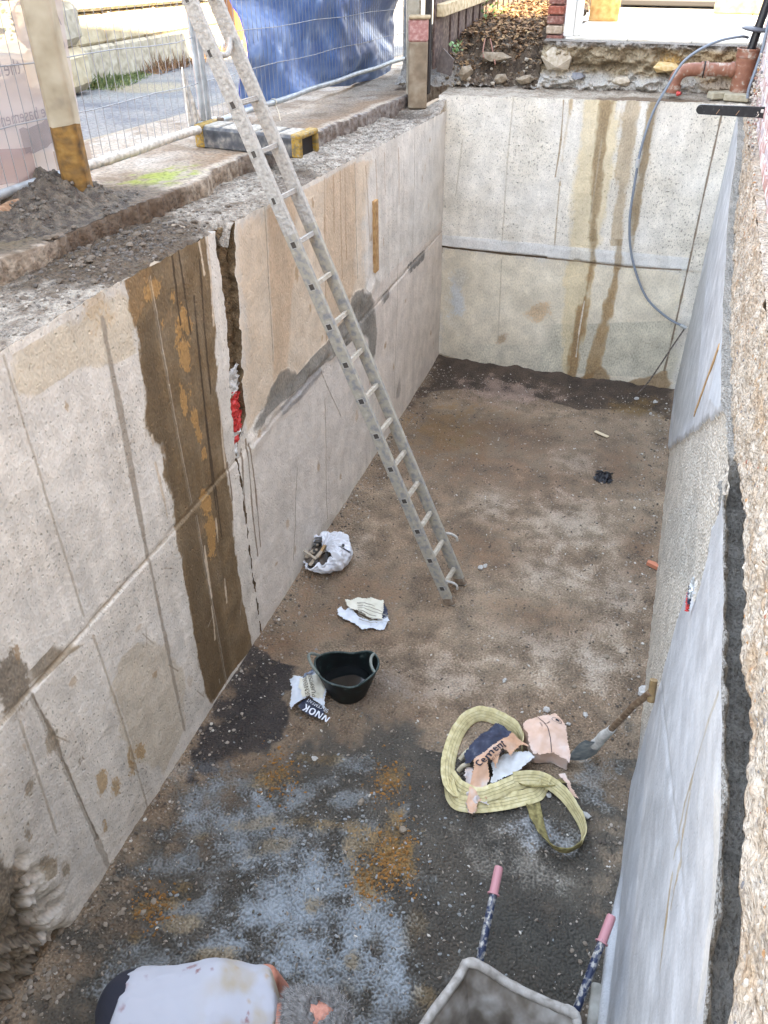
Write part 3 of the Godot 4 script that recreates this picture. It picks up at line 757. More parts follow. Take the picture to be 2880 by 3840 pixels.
	g.grid(40, 280, func(u, v):
		var y = lerpf(1.2, coping_y(-3.7) - 0.02, v)
		var z = lerpf(near_edge(y) + 0.06, near_edge(y) - gap_w(y) - 0.06, u)
		var d = 0.075 + 0.06 * n1.get_noise_3d(z * 7.0, y * 7.0, 3.0) + 0.04 * n1.get_noise_3d(z * 22.0, y * 22.0, 9.0) + 0.02 * ncell.get_noise_2d(z * 30.0, y * 30.0) - 0.03 * smooth(1.75, 1.45, y)
		d = lerpf(d, 0.03 + 0.3 * d, smooth(0.35, 0.85, u))
		return Vector3(XL - d, y, z), true, null, func(p):
			var q = n1.get_noise_2d(p.z * 14.0, p.y * 14.0)
			return lin(116, 98, 74).lerp(lin(150, 128, 98), clampf(0.5 + q * 1.4, 0, 1)))
	struct("soil", g.mesh(), mkg(0.95, 3.0, 1.5))
	# rough tops
	var tops = [[near, 0.6, -3.60], [far, -3.62, -8.12]]
	for tp in tops:
		g = Geo.new()
		g.grid(int((tp[1] - tp[2]) / 0.014), 40, func(u, v):
			var z = lerpf(tp[1], tp[2], u)
			var x = lerpf(XL + 0.004, -2.62, v)
			var y = top_y(x, z)
			if v == 0.0: x = left_x(z, y) - 0.002
			return Vector3(x, y, z), false, null, func(p): return top_col(p))
		obj("top", g.mesh(), mkg(0.95, 1.7, 2.0), tp[0])

func top_y(x: float, z: float) -> float:
	var y = coping_y(z) + 0.016 * n1.get_noise_2d(x * 4.0, z * 4.0) + 0.010 * n1.get_noise_2d(x * 20.0, z * 20.0) + 0.006 * (0.5 - ncell.get_noise_2d(x * 34.0, z * 34.0))
	y -= 0.03 * smooth(0.05, 0.0, XL - x) * (0.4 + 0.6 * n1.get_noise_2d(z * 7.0, 1.0))
	# open joint
	var dz = absf(z - (-3.70))
	y -= 0.10 * smooth(0.10, 0.02, dz) * smooth(0.26, 0.0, XL - x)
	# slump of mud
	var w = Vector2((x + 2.42) / 0.30, (z + 3.15) / 0.55).length()
	y += 0.028 * smooth(1.2, 0.2, w) * (0.8 + 0.8 * n1.get_noise_2d(x * 12.0, z * 12.0))
	# dip in the far corner
	y -= 0.05 * smooth(0.30, 0.05, Vector2(x + 2.38, z + 7.6).length())
	y += 0.09 * smooth(-7.75, -8.05, z) * smooth(0.25, 0.0, XL - x)
	return y

func top_col(p: Vector3) -> Color:
	var q = n1.get_noise_2d(p.x * 6.0, p.z * 6.0)
	var f = n1.get_noise_2d(p.x * 30.0, p.z * 30.0)
	var cv = ncellv.get_noise_2d(p.x * 34.0, p.z * 34.0)
	var c = lin(148, 138, 125).lerp(lin(188, 178, 163), clampf(0.5 + cv * 0.6, 0, 1)).lerp(lin(116, 100, 84), clampf(q * 1.4 + f * 0.6, 0, 0.8))
	var w = Vector2((p.x + 2.40) / 0.42, (p.z + 3.15) / 0.62).length() + 0.3 * n1.get_noise_2d(p.x * 7.0, p.z * 7.0 + 5.0)
	c = c.lerp(lin(78, 66, 53).lerp(lin(110, 95, 78), clampf(0.5 + f, 0, 1)), smooth(1.1, 0.75, w))
	var w2 = Vector2((p.x + 2.2) / 0.2, (p.z + 4.75) / 0.35).length() + 0.4 * f
	c = c.lerp(lin(110, 98, 86), smooth(1.1, 0.5, w2) * 0.7)
	var w3 = Vector2((p.x + 2.42) / 0.2, (p.z + 7.6) / 0.3).length() + 0.3 * f
	c = c.lerp(lin(96, 86, 76), smooth(1.1, 0.5, w3) * 0.8)
	return c

# ---------- end wall ----------
func end_z(x: float, y: float) -> float:
	var z = ZE + 0.004 * n1.get_noise_2d(x * 2.0, y * 2.0) + 0.002 * n1.get_noise_2d(x * 15.0, y * 15.0)
	var jy = 1.268 + 0.006 * n1.get_noise_2d(x * 5.0, 1.0)
	if y > jy: z += 0.018 * smooth(0.6, -1.4, x) + 0.004
	if y > jy and y < jy + 0.115: z += 0.004
	return z

func build_end_wall():
	var t = Tex.new(640, 640, -2.2, 225.0, 2.8, -225.0, 300, 10)
	t.base(c8(212, 204, 188), c8(224, 219, 209), 0.08, 0.09, 0.03, 184, 0.74, 0.14, 0.12)
	var damp = c8(136, 116, 86)
	t.poly([Vector2(-2.148, 1.248), Vector2(0.260, 1.246), Vector2(0.390, 0.044), Vector2(-0.331, 0.009), Vector2(-0.817, -0.013), Vector2(-2.132, 0.010)], c8(216, 205, 181), 0.75, 0.05, 12.0, 0.12)
	t.poly([Vector2(-0.981, 0.572), Vector2(0.352, 0.795), Vector2(0.392, 0.150), Vector2(-0.343, 0.088), Vector2(-1.071, 0.030)], c8(176, 172, 154), 0.6, 0.08, 16.0, 0.22)
	t.poly([Vector2(-1.929, 0.232), Vector2(-0.860, 0.356), Vector2(-0.817, -0.013), Vector2(-1.916, -0.043)], c8(196, 190, 172), 0.5, 0.08, 16.0, 0.2)
	# pale lime runs, then wet runs
	t.poly([Vector2(-0.912, 2.697), Vector2(-0.575, 2.705), Vector2(-0.521, 1.985), Vector2(-0.567, 1.293), Vector2(-0.549, 0.528), Vector2(-0.637, -0.067), Vector2(-0.758, -0.087), Vector2(-0.876, 1.075), Vector2(-0.887, 2.040)], c8(208, 190, 150), 0.7, 0.03, 8.0, 0.08, 0, 0.8)
	for q in [[[Vector2(-0.731, 2.690), Vector2(-0.605, 2.696), Vector2(-0.635, 2.373), Vector2(-0.613, 1.896), Vector2(-0.601, 1.469), Vector2(-0.657, 1.463), Vector2(-0.730, 1.887), Vector2(-0.756, 2.249), Vector2(-0.746, 2.519)], damp, 0.85], [[Vector2(-0.555, 2.699), Vector2(-0.400, 2.706), Vector2(-0.384, 2.388), Vector2(-0.378, 1.873), Vector2(-0.351, 1.449), Vector2(-0.466, 1.438), Vector2(-0.495, 1.738), Vector2(-0.536, 2.263)], c8(164, 146, 118), 0.8], [[Vector2(-0.350, 2.708), Vector2(-0.247, 2.713), Vector2(-0.233, 2.321), Vector2(-0.228, 1.844), Vector2(-0.230, 1.417), Vector2(-0.280, 1.412), Vector2(-0.329, 1.753), Vector2(-0.324, 2.160)], damp, 0.85],
			[[Vector2(-0.642, 1.263), Vector2(-0.585, 1.268), Vector2(-0.576, 0.724), Vector2(-0.584, 0.158), Vector2(-0.589, -0.060), Vector2(-0.740, -0.029), Vector2(-0.718, 0.298), Vector2(-0.707, 0.658)], c8(140, 112, 76), 0.85], [[Vector2(-0.405, 1.242), Vector2(-0.315, 1.229), Vector2(-0.329, 0.901), Vector2(-0.345, 0.655), Vector2(-0.359, 0.192), Vector2(-0.469, -0.040), Vector2(-0.565, -0.056), Vector2(-0.530, 0.220), Vector2(-0.471, 0.639)], c8(150, 122, 84), 0.85], [[Vector2(-1.020, 2.684), Vector2(-0.971, 2.687), Vector2(-0.993, 2.273), Vector2(-0.996, 1.949), Vector2(-1.021, 1.947), Vector2(-1.035, 2.271)], c8(164, 142, 108), 0.8]]:
		t.poly(q[0], q[1], q[2], 0.03, 7.0, 0.16, 0, 0.9)
	t.stroke([Vector2(-1.059, 2.671), Vector2(-1.044, 2.349), Vector2(-1.047, 2.230), Vector2(-1.057, 2.027)], 0.014, damp, 0.7, 0, 0.8)
	t.stroke([Vector2(-1.009, 1.990), Vector2(-0.999, 1.651), Vector2(-0.990, 1.386)], 0.012, damp, 0.5, 0, 0.8)
	t.stroke([Vector2(-0.632, 0.864), Vector2(-0.641, 0.515), Vector2(-0.635, 0.257)], 0.012, c8(222, 216, 204), 0.8, 0, 0.9)
	t.poly([Vector2(-0.644, -0.013), Vector2(-0.359, 0.192), Vector2(-0.187, 0.005), Vector2(0.284, 0.237), Vector2(0.433, -0.056), Vector2(-0.801, -0.149)], c8(128, 100, 66), 0.7, 0.05, 8.0, 0.15)
	# rust blot, blueish bloom at the left, specks of dirt at the foot
	t.blob(Vector2(-1.102, 0.717).x, Vector2(-1.102, 0.717).y, 0.13, 0.10, c8(164, 130, 92), 0.5, 1.2, 0.7, 0.25)
	t.blob(Vector2(-1.426, 0.356).x, Vector2(-1.426, 0.356).y, 0.06, 0.07, c8(150, 124, 96), 0.6, 1.0, 0.5, 0.2)
	t.blob(Vector2(-1.954, 0.754).x, Vector2(-1.954, 0.754).y, 0.09, 0.3, c8(190, 196, 202), 0.7, 0.9, 0.5, 0.1)
	t.blob(Vector2(-1.889, 0.961).x, Vector2(-1.889, 0.961).y, 0.1, 0.12, c8(176, 168, 150), 0.6, 1.0, 0.4, 0.2)
	t.poly([Vector2(-2.134, 0.093), Vector2(-1.789, 0.033), Vector2(-1.320, -0.008), Vector2(-0.720, 0.002), Vector2(0.323, 0.033), Vector2(0.398, -0.116), Vector2(-2.127, -0.131)], c8(150, 130, 104), 0.75, 0.06, 10.0, 0.2)
	# repaired band over the cold joint
	t.poly([Vector2(-2.143, 1.390), Vector2(-0.983, 1.400), Vector2(0.271, 1.398), Vector2(0.297, 1.273), Vector2(-0.290, 1.259), Vector2(-0.968, 1.270), Vector2(-2.144, 1.272)], c8(204, 204, 202), 0.7, 0.01, 3.0, 0.10, 8)
	for q in [[Vector2(-0.672, 1.594), Vector2(-0.600, 1.579), Vector2(-0.566, 1.225), Vector2(-0.638, 1.231)], [Vector2(-0.425, 1.508), Vector2(-0.353, 1.515), Vector2(-0.312, 1.207), Vector2(-0.397, 1.220)]]:
		t.poly(q, damp, 0.7, 0.02, 5.0, 0.14, 0, 0.8)
	t.stroke([Vector2(-2.144, 1.268), Vector2(-1.523, 1.259), Vector2(-1.058, 1.260)], 0.022, c8(84, 70, 54), 0.9, -30, 0.7)
	t.stroke([Vector2(-1.058, 1.260), Vector2(-0.288, 1.250), Vector2(0.212, 1.277)], 0.014, c8(120, 102, 80), 0.7, -20, 0.9)
	for q in [[Vector2(-1.508, 2.688), Vector2(-1.518, 2.200), Vector2(-1.509, 1.381)], [Vector2(-1.503, 1.196), Vector2(-1.472, 0.296)], [Vector2(0.275, 2.645), Vector2(0.272, 1.966), Vector2(0.274, 1.381), Vector2(0.271, 0.585), Vector2(0.262, 0.234)], [Vector2(-0.683, 2.370), Vector2(-0.688, 1.679)], [Vector2(-1.959, 2.294), Vector2(-2.002, 1.786)]]:
		t.stroke(q, 0.012, c8(168, 158, 140), 0.5, -18, 0.5)
	t.stroke([Vector2(0.275, 2.645), Vector2(0.272, 1.966), Vector2(0.274, 1.381), Vector2(0.271, 0.585), Vector2(0.262, 0.234)], 0.014, c8(104, 88, 70), 0.7, -24, 0.8)
	var m = mkt(t, 0.9, 2.4)
	var th = thing("concrete_wall", "pale speckled concrete wall closing the pit, streaked by damp brown runs", "wall", Vector3(-0.9, 0, ZE))
	var g = Geo.new()
	g.grid(180, 190, func(u, v):
		var x = lerpf(-2.2, 0.62, u)
		var y = lerpf(-0.06, 2.66 + 0.05 * u, v)
		if v > 0.985: y += 0.010 * n1.get_noise_2d(x * 8.0, 6.0)
		return Vector3(x, y, end_z(x, y)), true, func(_u, _v, p): return Vector2((p.x + 2.2) * 225.0 / 640.0, (2.8 - p.y) * 225.0 / 640.0))
	obj("face", g.mesh(), m, th)
	g = Geo.new()
	g.grid(200, 30, func(u, v):
		var x = lerpf(-2.2, 0.62, u)
		var z = lerpf(0.0, -0.5, v)
		var yy = 2.66 + 0.05 * u + 0.010 * n1.get_noise_2d(x * 8.0, 6.0) + 0.004 * n1.get_noise_2d(x * 22.0, z * 22.0) - 0.006 * smooth(0.04, 0.0, -z)
		yy += 0.02 * smooth(-0.2, -0.42, z)
		return Vector3(x, yy, end_z(x, 2.6) + z), true, null, func(p):
			var q = n1.get_noise_2d(p.x * 5.0, p.z * 9.0)
			var c = lin(182, 172, 156).lerp(lin(140, 126, 108), clampf(0.3 + q, 0, 1))
			var wet = Vector2((p.x + 0.35) / 0.55, (p.z - ZE + 0.06) / 0.12).length() + 0.5 * q
			c = c.lerp(lin(120, 102, 82), smooth(1.1, 0.7, wet))
			return c.lerp(lin(110, 96, 82), clampf(smooth(-0.24, -0.42, p.z - ZE) + 0.6 * n1.get_noise_2d(p.x * 14.0, p.z * 14.0), 0, 0.8) if p.z - ZE < -0.2 else 0.0))
	obj("top", g.mesh(), mkg(0.93, 1.6, 1.0), th)

# ---------- right side: new underpinning, packed gap, old footing ----------
func ledge_y(z: float) -> float:
	return 2.20 + 0.015 * n1.get_noise_2d(z * 3.0, 60.0) - 0.16 * smooth(-1.4, -0.9, z) - 0.05 * smooth(-2.6, -3.6, z) + 0.10 * smooth(-4.4, -6.0, z) + 0.38 * smooth(-5.8, -7.6, z)

func right_x(z: float, y: float) -> float:
	var x = XR + 0.006 * n1.get_noise_2d(z * 1.1, y * 1.6 + 9.0) + 0.0015 * n1.get_noise_2d(z * 12.0, y * 12.0)
	# the floated panel stands proud of the rough concrete beyond it
	var s = panel_side(z, y)
	x += 0.022 * s
	x += s * (0.007 * n1.get_noise_2d(z * 9.0, y * 9.0) + 0.003 * n1.get_noise_2d(z * 22.0, y * 22.0))
	# scar of an old joint across the panel
	var a = y - (1.18 + 0.52 * (z + 2.5))
	x += 0.006 * exp(-pow(a / 0.02, 2.0)) * smooth(-1.2, -1.6, z) * smooth(-3.3, -2.9, z)
	# foot of the panel steps out a little
	x -= 0.03 * smooth(0.10, 0.06, y) * smooth(-2.6, -2.2, z)
	return x

func panel_side(z: float, y: float) -> float:
	# 0 on the smooth floated panel, 1 on the rough concrete
	var e = -3.12 + 0.03 * n1.get_noise_2d(y * 6.0, 77.0) + 0.14 * smooth(1.3, 1.7, y) + 0.22 * smooth(1.62, 1.66, y) * smooth(2.0, 1.9, y) + 0.14 * smooth(1.9, 2.1, y)
	var up = 1.45 + 0.65 * (z + 4.7) + 0.06 * n1.get_noise_2d(z * 4.0, 31.0)
	return smooth(e + 0.006, e - 0.006, z) * smooth(up + 0.03, up - 0.03, y)

func build_right_walls():
	var t = Tex.new(2048, 640, 0.6, -230.0, 2.74, -230.0, 400, 1)
	t.base(c8(178, 179, 180), c8(198, 199, 200), 0.10, 0.06, 0.0, 196, 0.84, 0.16, 0.05)
	var ez = []
	var uy = []
	for j in t.H:
		var y: float = 2.74 - j / 230.0
		ez.append(-3.12 + 0.03 * n1.get_noise_2d(y * 6.0, 77.0) + 0.14 * smooth(1.3, 1.7, y) + 0.22 * smooth(1.62, 1.66, y) * smooth(2.0, 1.9, y) + 0.14 * smooth(1.9, 2.1, y))
	for j in t.W:
		var z: float = 0.6 - j / 230.0
		uy.append(1.45 + 0.65 * (z + 4.7) + 0.06 * n1.get_noise_2d(z * 4.0, 31.0))
	# long trowel marks run along the wall: noise stretched along it
	var st = t._noise(451, 0.06, 3, 60, 640)
	for i in t.W * t.H:
		var q = 1.0 + (st[i] - 128) / 128.0 * 0.035
		for k in 3: t.d[i * 3 + k] = int(clampf(t.d[i * 3 + k] * q, 0, 255))
		t.h[i] = clampi(t.h[i] + (st[i] - 128) / 8, 0, 255)
		# rough concrete beyond
		var y: float = 2.74 - (i / t.W) / 230.0
		var z: float = 0.6 - (i % t.W) / 230.0
		if z < -2.6:
			if z < ez[i / t.W] and y < uy[i % t.W]:
				var f = 1.0 + (t.nf[i] - 128) / 128.0 * 0.22 + (t.nm[i] - 128) / 128.0 * 0.10
				t.d[i * 3] = int(clampf(196 * f, 0, 255))
				t.d[i * 3 + 1] = int(clampf(188 * f, 0, 255))
				t.d[i * 3 + 2] = int(clampf(174 * f, 0, 255))
				t.h[i] = clampi(128 + (t.nf[i] - 128) + (t.nm[i] - 128) / 3, 0, 255)
	t.poly([Vector2(-5.322, 0.407), Vector2(-3.829, 1.560), Vector2(-2.924, 1.592), Vector2(-5.026, 0.146)], c8(178, 174, 164), 0.5, 0.1, 14.0, 0.2)
	t.poly([Vector2(-10.110, -0.086), Vector2(-7.402, 1.610), Vector2(-4.930, 1.408), Vector2(-6.531, 0.268)], c8(168, 168, 164), 0.6, 0.1, 16.0, 0.12)
	t.poly([Vector2(-4.500, 2.103), Vector2(-4.514, 2.361), Vector2(-3.471, 2.422), Vector2(-3.514, 2.173), Vector2(-4.350, 1.838)], c8(200, 206, 212), 0.8, 0.03, 6.0, 0.05)
	t.poly([Vector2(-13.795, -2.815), Vector2(-11.666, -0.723), Vector2(-7.505, 0.018), Vector2(-7.666, -0.620)], c8(196, 176, 140), 0.5, 0.1, 14.0, 0.15)
	# rust coloured smears and the old joint across the panel
	for q in [[Vector2(-1.826, 2.157), Vector2(-1.832, 2.027), Vector2(-1.814, 1.870), Vector2(-1.778, 1.776), Vector2(-1.765, 1.695)], [Vector2(-1.765, 1.695), Vector2(-1.717, 1.613), Vector2(-1.672, 1.551)]]:
		t.stroke(q, 0.022, c8(160, 146, 122), 0.7, -20, 0.6)
	for q in [[Vector2(-1.738, 1.782), Vector2(-1.663, 1.694), Vector2(-1.542, 1.631), Vector2(-1.491, 1.560)], [Vector2(-1.601, 1.532), Vector2(-1.492, 1.475), Vector2(-1.405, 1.443), Vector2(-1.354, 1.430)], [Vector2(-1.564, 1.513), Vector2(-1.466, 1.468)], [Vector2(-1.802, 1.839), Vector2(-1.767, 1.791)]]:
		t.stroke(q, 0.03, c8(160, 140, 108), 0.55, 0, 1.6)
	t.poly([Vector2(-2.632, -0.066), Vector2(-3.622, -0.053), Vector2(-3.115, 0.536), Vector2(-2.131, 0.714), Vector2(-1.500, 0.719), Vector2(-1.762, 0.091)], c8(168, 176, 186), 0.35, 0.05, 20.0, 0.05)
	t.poly([Vector2(-2.164, 1.789), Vector2(-2.042, 2.138), Vector2(-1.209, 2.190), Vector2(-1.066, 2.037), Vector2(-1.384, 1.897)], c8(198, 198, 196), 0.4, 0.05, 24.0, 0.05)
	t.poly([Vector2(-1.516, 2.131), Vector2(-1.458, 2.209), Vector2(-1.218, 2.176), Vector2(-1.043, 2.086), Vector2(-0.969, 2.024), Vector2(-1.000, 1.949), Vector2(-1.123, 2.032), Vector2(-1.252, 2.119)], c8(206, 200, 188), 0.6, 0.02, 8.0, 0.08)
	var m = mkt(t, 0.72, 1.4)
	var th = thing("concrete_wall", "smooth blue-grey floated concrete wall below the old footing", "wall", Vector3(XR, 0, -3.5))
	var g = Geo.new()
	g.grid(560, 130, func(u, v):
		var z = lerpf(0.6, -8.12, u)
		var y = lerpf(-0.06, ledge_y(z), v)
		return Vector3(right_x(z, y), y, z), false, func(_u, _v, p): return Vector2((0.6 - p.z) * 230.0 / 2048.0, (2.74 - p.y) * 230.0 / 640.0))
	obj("face", g.mesh(), m, th)
	g = Geo.new()
	g.grid(900, 24, func(u, v):
		var z = lerpf(0.6, -8.12, u)
		var x = lerpf(right_x(z, ledge_y(z)), 0.66, v)
		var y = ledge_y(z) - 0.012 * smooth(0.0, 0.25, v) + smooth(0.02, 0.2, v) * (0.012 * n1.get_noise_2d(x * 16.0, z * 16.0) + 0.012 * n1.get_noise_2d(x * 4.0, z * 4.0)) - 0.15 * smooth(0.016, 0.030, x - XR - 0.014 * n1.get_noise_2d(z * 8.0, 5.0)) * smooth(-3.2, -3.05, z)
		return Vector3(x, y, z), false, null, func(p):
			return lin(176, 170, 160).lerp(lin(150, 146, 138), clampf(0.5 + n1.get_noise_2d(p.z * 8.0, p.x * 8.0), 0, 1)))
	obj("top", g.mesh(), mkg(0.75, 2.2, 1.8), th)
	# wet mortar packed into the gap over the near part of the wall
	g = Geo.new()
	g.grid(420, 18, func(u, v):
		var z = lerpf(0.55, -3.15, u)
		var x = lerpf(XR + 0.014 + 0.012 * n1.get_noise_2d(z * 9.0, 5.0) + 0.008 * n1.get_noise_2d(z * 30.0, 2.0), 0.66, v)
		var y = ledge_y(z) - 0.125 + 0.02 * n1.get_noise_2d(z * 3.0, 8.0) + 0.014 * n1.get_noise_2d(x * 13.0, z * 13.0) + 0.010 * n1.get_noise_2d(x * 34.0, z * 34.0)
		return Vector3(x, y, z), false, null, func(p):
			var q = n1.get_noise_2d(p.z * 6.0, p.x * 6.0 + 91.0)
			return lin(126, 122, 114).lerp(lin(152, 148, 140), clampf(0.4 + q * 1.5, 0, 1)))
	obj("wet_mortar", g.mesh(), mkg(0.7, 2.2, 1.8), th)
	# old footing: coarse pebbly concrete broken off below
	var ft = thing("concrete_footing", "rough pebbly old concrete footing overhanging the smooth wall", "footing", Vector3(0.5, 2.3, -3.5))
	g = Geo.new()
	var colf = func(p):
		var cv = ncellv.get_noise_3d(p.x * 26.0, p.y * 26.0, p.z * 26.0)
		var cd = ncell.get_noise_3d(p.x * 26.0, p.y * 26.0, p.z * 26.0)
		var c = lin(208, 195, 177).lerp(lin(184, 166, 143), clampf(0.4 + 1.2 * n1.get_noise_3d(p.x * 5.0, p.y * 5.0, p.z * 5.0), 0, 1))
		if cd < -0.62 and absf(cv) > 0.25:
			var pc = lin(150, 146, 142)
			if cv > 0.75: pc = lin(176, 132, 92)
			elif cv > 0.5: pc = lin(118, 116, 118)
			elif cv < -0.7: pc = lin(206, 198, 186)
			elif cv < -0.4: pc = lin(158, 140, 116)
			c = c.lerp(pc, 0.4)
		return c.lerp(lin(186, 150, 108), clampf(n1.get_noise_3d(p.x * 7.0, p.y * 7.0, p.z * 3.0 + 50.0) - 0.1, 0, 0.7))
	g.grid(760, 64, func(u, v):
		var z = lerpf(0.6, -8.5, u)
		var yb = ledge_y(z) + 0.06 + 0.035 * n1.get_noise_2d(z * 2.6, 15.0) + 0.018 * n1.get_noise_2d(z * 7.0, 16.0) - 0.085 * smooth(-2.9, -3.3, z) * (1.0 - 0.9 * smooth(0.22, 0.34, n1.get_noise_2d(z * 2.3, 44.0)))
		var y = lerpf(minf(yb - 0.01, 2.66), 2.70, smooth(0.0, 1.0, maxf(v - 0.2, 0.0) / 0.8) * 0.4 + maxf(v - 0.2, 0.0) / 0.8 * 0.6)
		var x = 0.452 + 0.020 * n1.get_noise_2d(z * 3.0, y * 3.0) + 0.012 * n1.get_noise_2d(z * 11.0, y * 11.0)
		if v < 0.2: x += 0.24 * (1.0 - v / 0.2) - 0.0
		var q = Vector3(x, y, z)
		var cd = ncell.get_noise_3d(x * 26.0, y * 26.0, z * 26.0)
		return q + Vector3(-0.006 * clampf(-cd - 0.35, 0, 0.5), 0.006 * n1.get_noise_2d(z * 14.0, v * 9.0) if v < 0.25 else 0.0, 0), false, null, colf)
	obj("face", g.mesh(), mkg(0.92, 1.5, 1.8), ft)
	var pxf = []
	var pcol = []
	for k in 2600:
		var z = 0.4 - 8.2 * pow(rng.randf(), 1.5)
		var y = ledge_y(z) + 0.07 + rng.randf() * 0.42
		var x = 0.452 + 0.020 * n1.get_noise_2d(z * 3.0, y * 3.0) + 0.012 * n1.get_noise_2d(z * 11.0, y * 11.0)
		var s = 0.004 + 0.012 * pow(rng.randf(), 2.2)
		pxf.append(Transform3D(Basis(Vector3.UP, rng.randf() * TAU) * Basis(Vector3.RIGHT, rng.randf() * TAU) * Basis.from_scale(Vector3.ONE * s), Vector3(x + s * 0.45, y, z)))
		var pc = lin(150, 142, 132).lerp(lin(206, 196, 180), rng.randf())
		var rr = rng.randf()
		if rr < 0.12: pc = lin(116, 114, 114)
		elif rr < 0.22: pc = lin(168, 130, 92)
		elif rr < 0.27: pc = lin(150, 104, 84)
		pcol.append(pc)
	multi("pebbles", rock_mesh(31, 0.8, 1), mkv(0.85), pxf, pcol, "", "", ft)
	g = Geo.new()
	g.grid(300, 6, func(u, v):
		var z = lerpf(0.6, -8.5, u)
		return Vector3(lerpf(0.45, 0.56, v) + 0.012 * n1.get_noise_2d(z * 8.0, 3.0) * (1.0 - v), 2.70 + 0.004 * n1.get_noise_2d(z * 9.0, v * 3.0), z), false, null, colf)
	obj("top", g.mesh(), mkg(0.92, 1.5, 1.8), ft)
	# kerb of the slab edge at the foot of the panel
	g = Geo.new()
	g.grid(120, 8, func(u, v):
		var z = lerpf(0.5, -1.95, u)
		var prof = [Vector2(0.325, -0.02), Vector2(0.326, 0.015), Vector2(0.332, 0.028), Vector2(0.35, 0.034), Vector2(0.38, 0.034), Vector2(0.42, 0.034), Vector2(0.42, 0.03), Vector2(0.43, 0.02), Vector2(0.43, 0.0)]
		var k = int(round(v * 8))
		return Vector3(prof[k].x + 0.004 * n1.get_noise_2d(z * 6.0, 2.0), prof[k].y + 0.003 * n1.get_noise_2d(z * 15.0, v * 4.0), z), false)
	tag(obj("concrete_kickstrip", g.mesh(), mottle([[0.0, c8(110, 108, 100)], [0.5, c8(140, 138, 130)], [1.0, c8(164, 164, 158)]], 0.03, 1.2, 0.8, 0.0, 8, 0.4)), "low grey concrete lip along the foot of the smooth wall", "kerb")

# ---------- house on the right ----------
func brick_mesh(s: Vector3, c := 0.004) -> ArrayMesh:
	var g = Geo.new()
	g.box(Vector3.ZERO, s, Basis.IDENTITY, c)
	return g.mesh()

func place(called: String, m: Mesh, mat: Material, parent: Node3D, at: Vector3, bs := Basis.IDENTITY) -> MeshInstance3D:
	var o = obj(called, m, mat, parent)
	o.transform = Transform3D(bs, at - base_of(parent))
	return o

func build_house():
	var th = thing("brick_house", "house wall of lime-washed pinkish bricks rising above the pit", "house", Vector3(0.5, 2.7, -2.0))
	var mortar = mottle([[0.0, c8(170, 160, 150)], [0.5, c8(196, 188, 180)], [1.0, c8(214, 210, 206)]], 0.03, 1.3, 0.95, 0.0, 3)
	var g = Geo.new()
	g.box(Vector3(4.512, 5.45, -0.95), Vector3(8.0, 5.5, 15.9))
	obj("wall", g.mesh(), mortar, th)
	g = Geo.new()
	g.prism(PackedVector2Array([Vector2(0.25, 8.2), Vector2(8.8, 8.2), Vector2(4.5, 10.0)]), Vector3(0, 0, -8.95), Vector3.RIGHT, Vector3.UP, Vector3(0, 0, 16.0))
	obj("roof", g.mesh(false), mk(c8(92, 84, 80), 0.9), th)
	var mats = []
	for k in 6:
		var a: Color = [c8(190, 160, 152), c8(200, 188, 186), c8(184, 146, 138), c8(174, 134, 126), c8(196, 176, 166), c8(186, 174, 176)][k]
		mats.append(mottle([[0.0, a.darkened(0.18)], [0.45, a], [0.75, c8(214, 206, 202)], [1.0, c8(226, 222, 222)]], 0.02 + 0.004 * k, 1.7, 0.93, 0.0, 40 + k, 0.0, 4, 128))
	var bm = brick_mesh(Vector3(0.03, 0.065, 0.213))
	var rest = Geo.new()
	for row in 26:
		for k in 44:
			var z = -8.89 + 0.11 + 0.224 * k + (0.112 if row % 2 == 1 else 0.0)
			if z > 0.3: continue
			var p = Vector3(0.512 + rng.randf_range(-0.004, 0.004), 2.742 + 0.0755 * row, z)
			if row < 8 and z < -3.0:
				place("brick", bm, mats[rng.randi() % 6], th, p)
			else:
				rest.box(p, Vector3(0.03, 0.065, 0.213), Basis.IDENTITY, 0.003)
	var rp = obj("upper_bricks", rest.mesh(), mats[1], th)
	rp.set_meta("kind", "stuff")
	# flat black steel bracket reaching out from the house wall
	var br = thing("steel_bracket", "flat black steel bracket with rounded end reaching out over the pit", "bracket", Vector3(0.5, 2.89, -6.67))
	g = Geo.new()
	var po = PackedVector2Array()
	for k in 9:
		var an = PI / 2 + PI * k / 8.0
		po.append(Vector2(0.085 + 0.03 * cos(an), 0.031 * sin(an)))
	po.append(Vector2(0.52, -0.034))
	po.append(Vector2(0.52, 0.034))
	g.prism(po, Vector3(0, 2.885, -6.68), Vector3.RIGHT, Vector3.UP, Vector3(0, 0, 0.028))
	var steel = mottle([[0.0, c8(16, 17, 20)], [0.6, c8(28, 29, 33)], [0.85, c8(46, 46, 48)], [1.0, c8(120, 116, 110)]], 0.03, 3.0, 0.45, 0.0, 9)
	obj("arm", g.mesh(false), steel, br)
	g = Geo.new()
	g.box(Vector3(0.486, 2.895, -6.651), Vector3(0.018, 0.022, 0.006), Basis.IDENTITY, 0.002)
	obj("bolt_hole", g.mesh(false), mk(c8(210, 206, 198), 0.8), br)
	g = Geo.new()
	g.tube([Vector3(0.075, 2.885, -6.652), Vector3(0.075, 2.885, -6.642)], 0.022, 14)
	obj("pivot", g.mesh(), mk(c8(20, 20, 22), 0.5), br)
	for xx in [0.20, 0.33]:
		g = Geo.new()
		g.box(Vector3(xx, 2.876, -6.650), Vector3(0.005, 0.035, 0.004), Basis(Vector3.BACK, -0.5), 0.001)
		obj("scrape", g.mesh(false), mk(c8(150, 120, 96), 0.8), br)

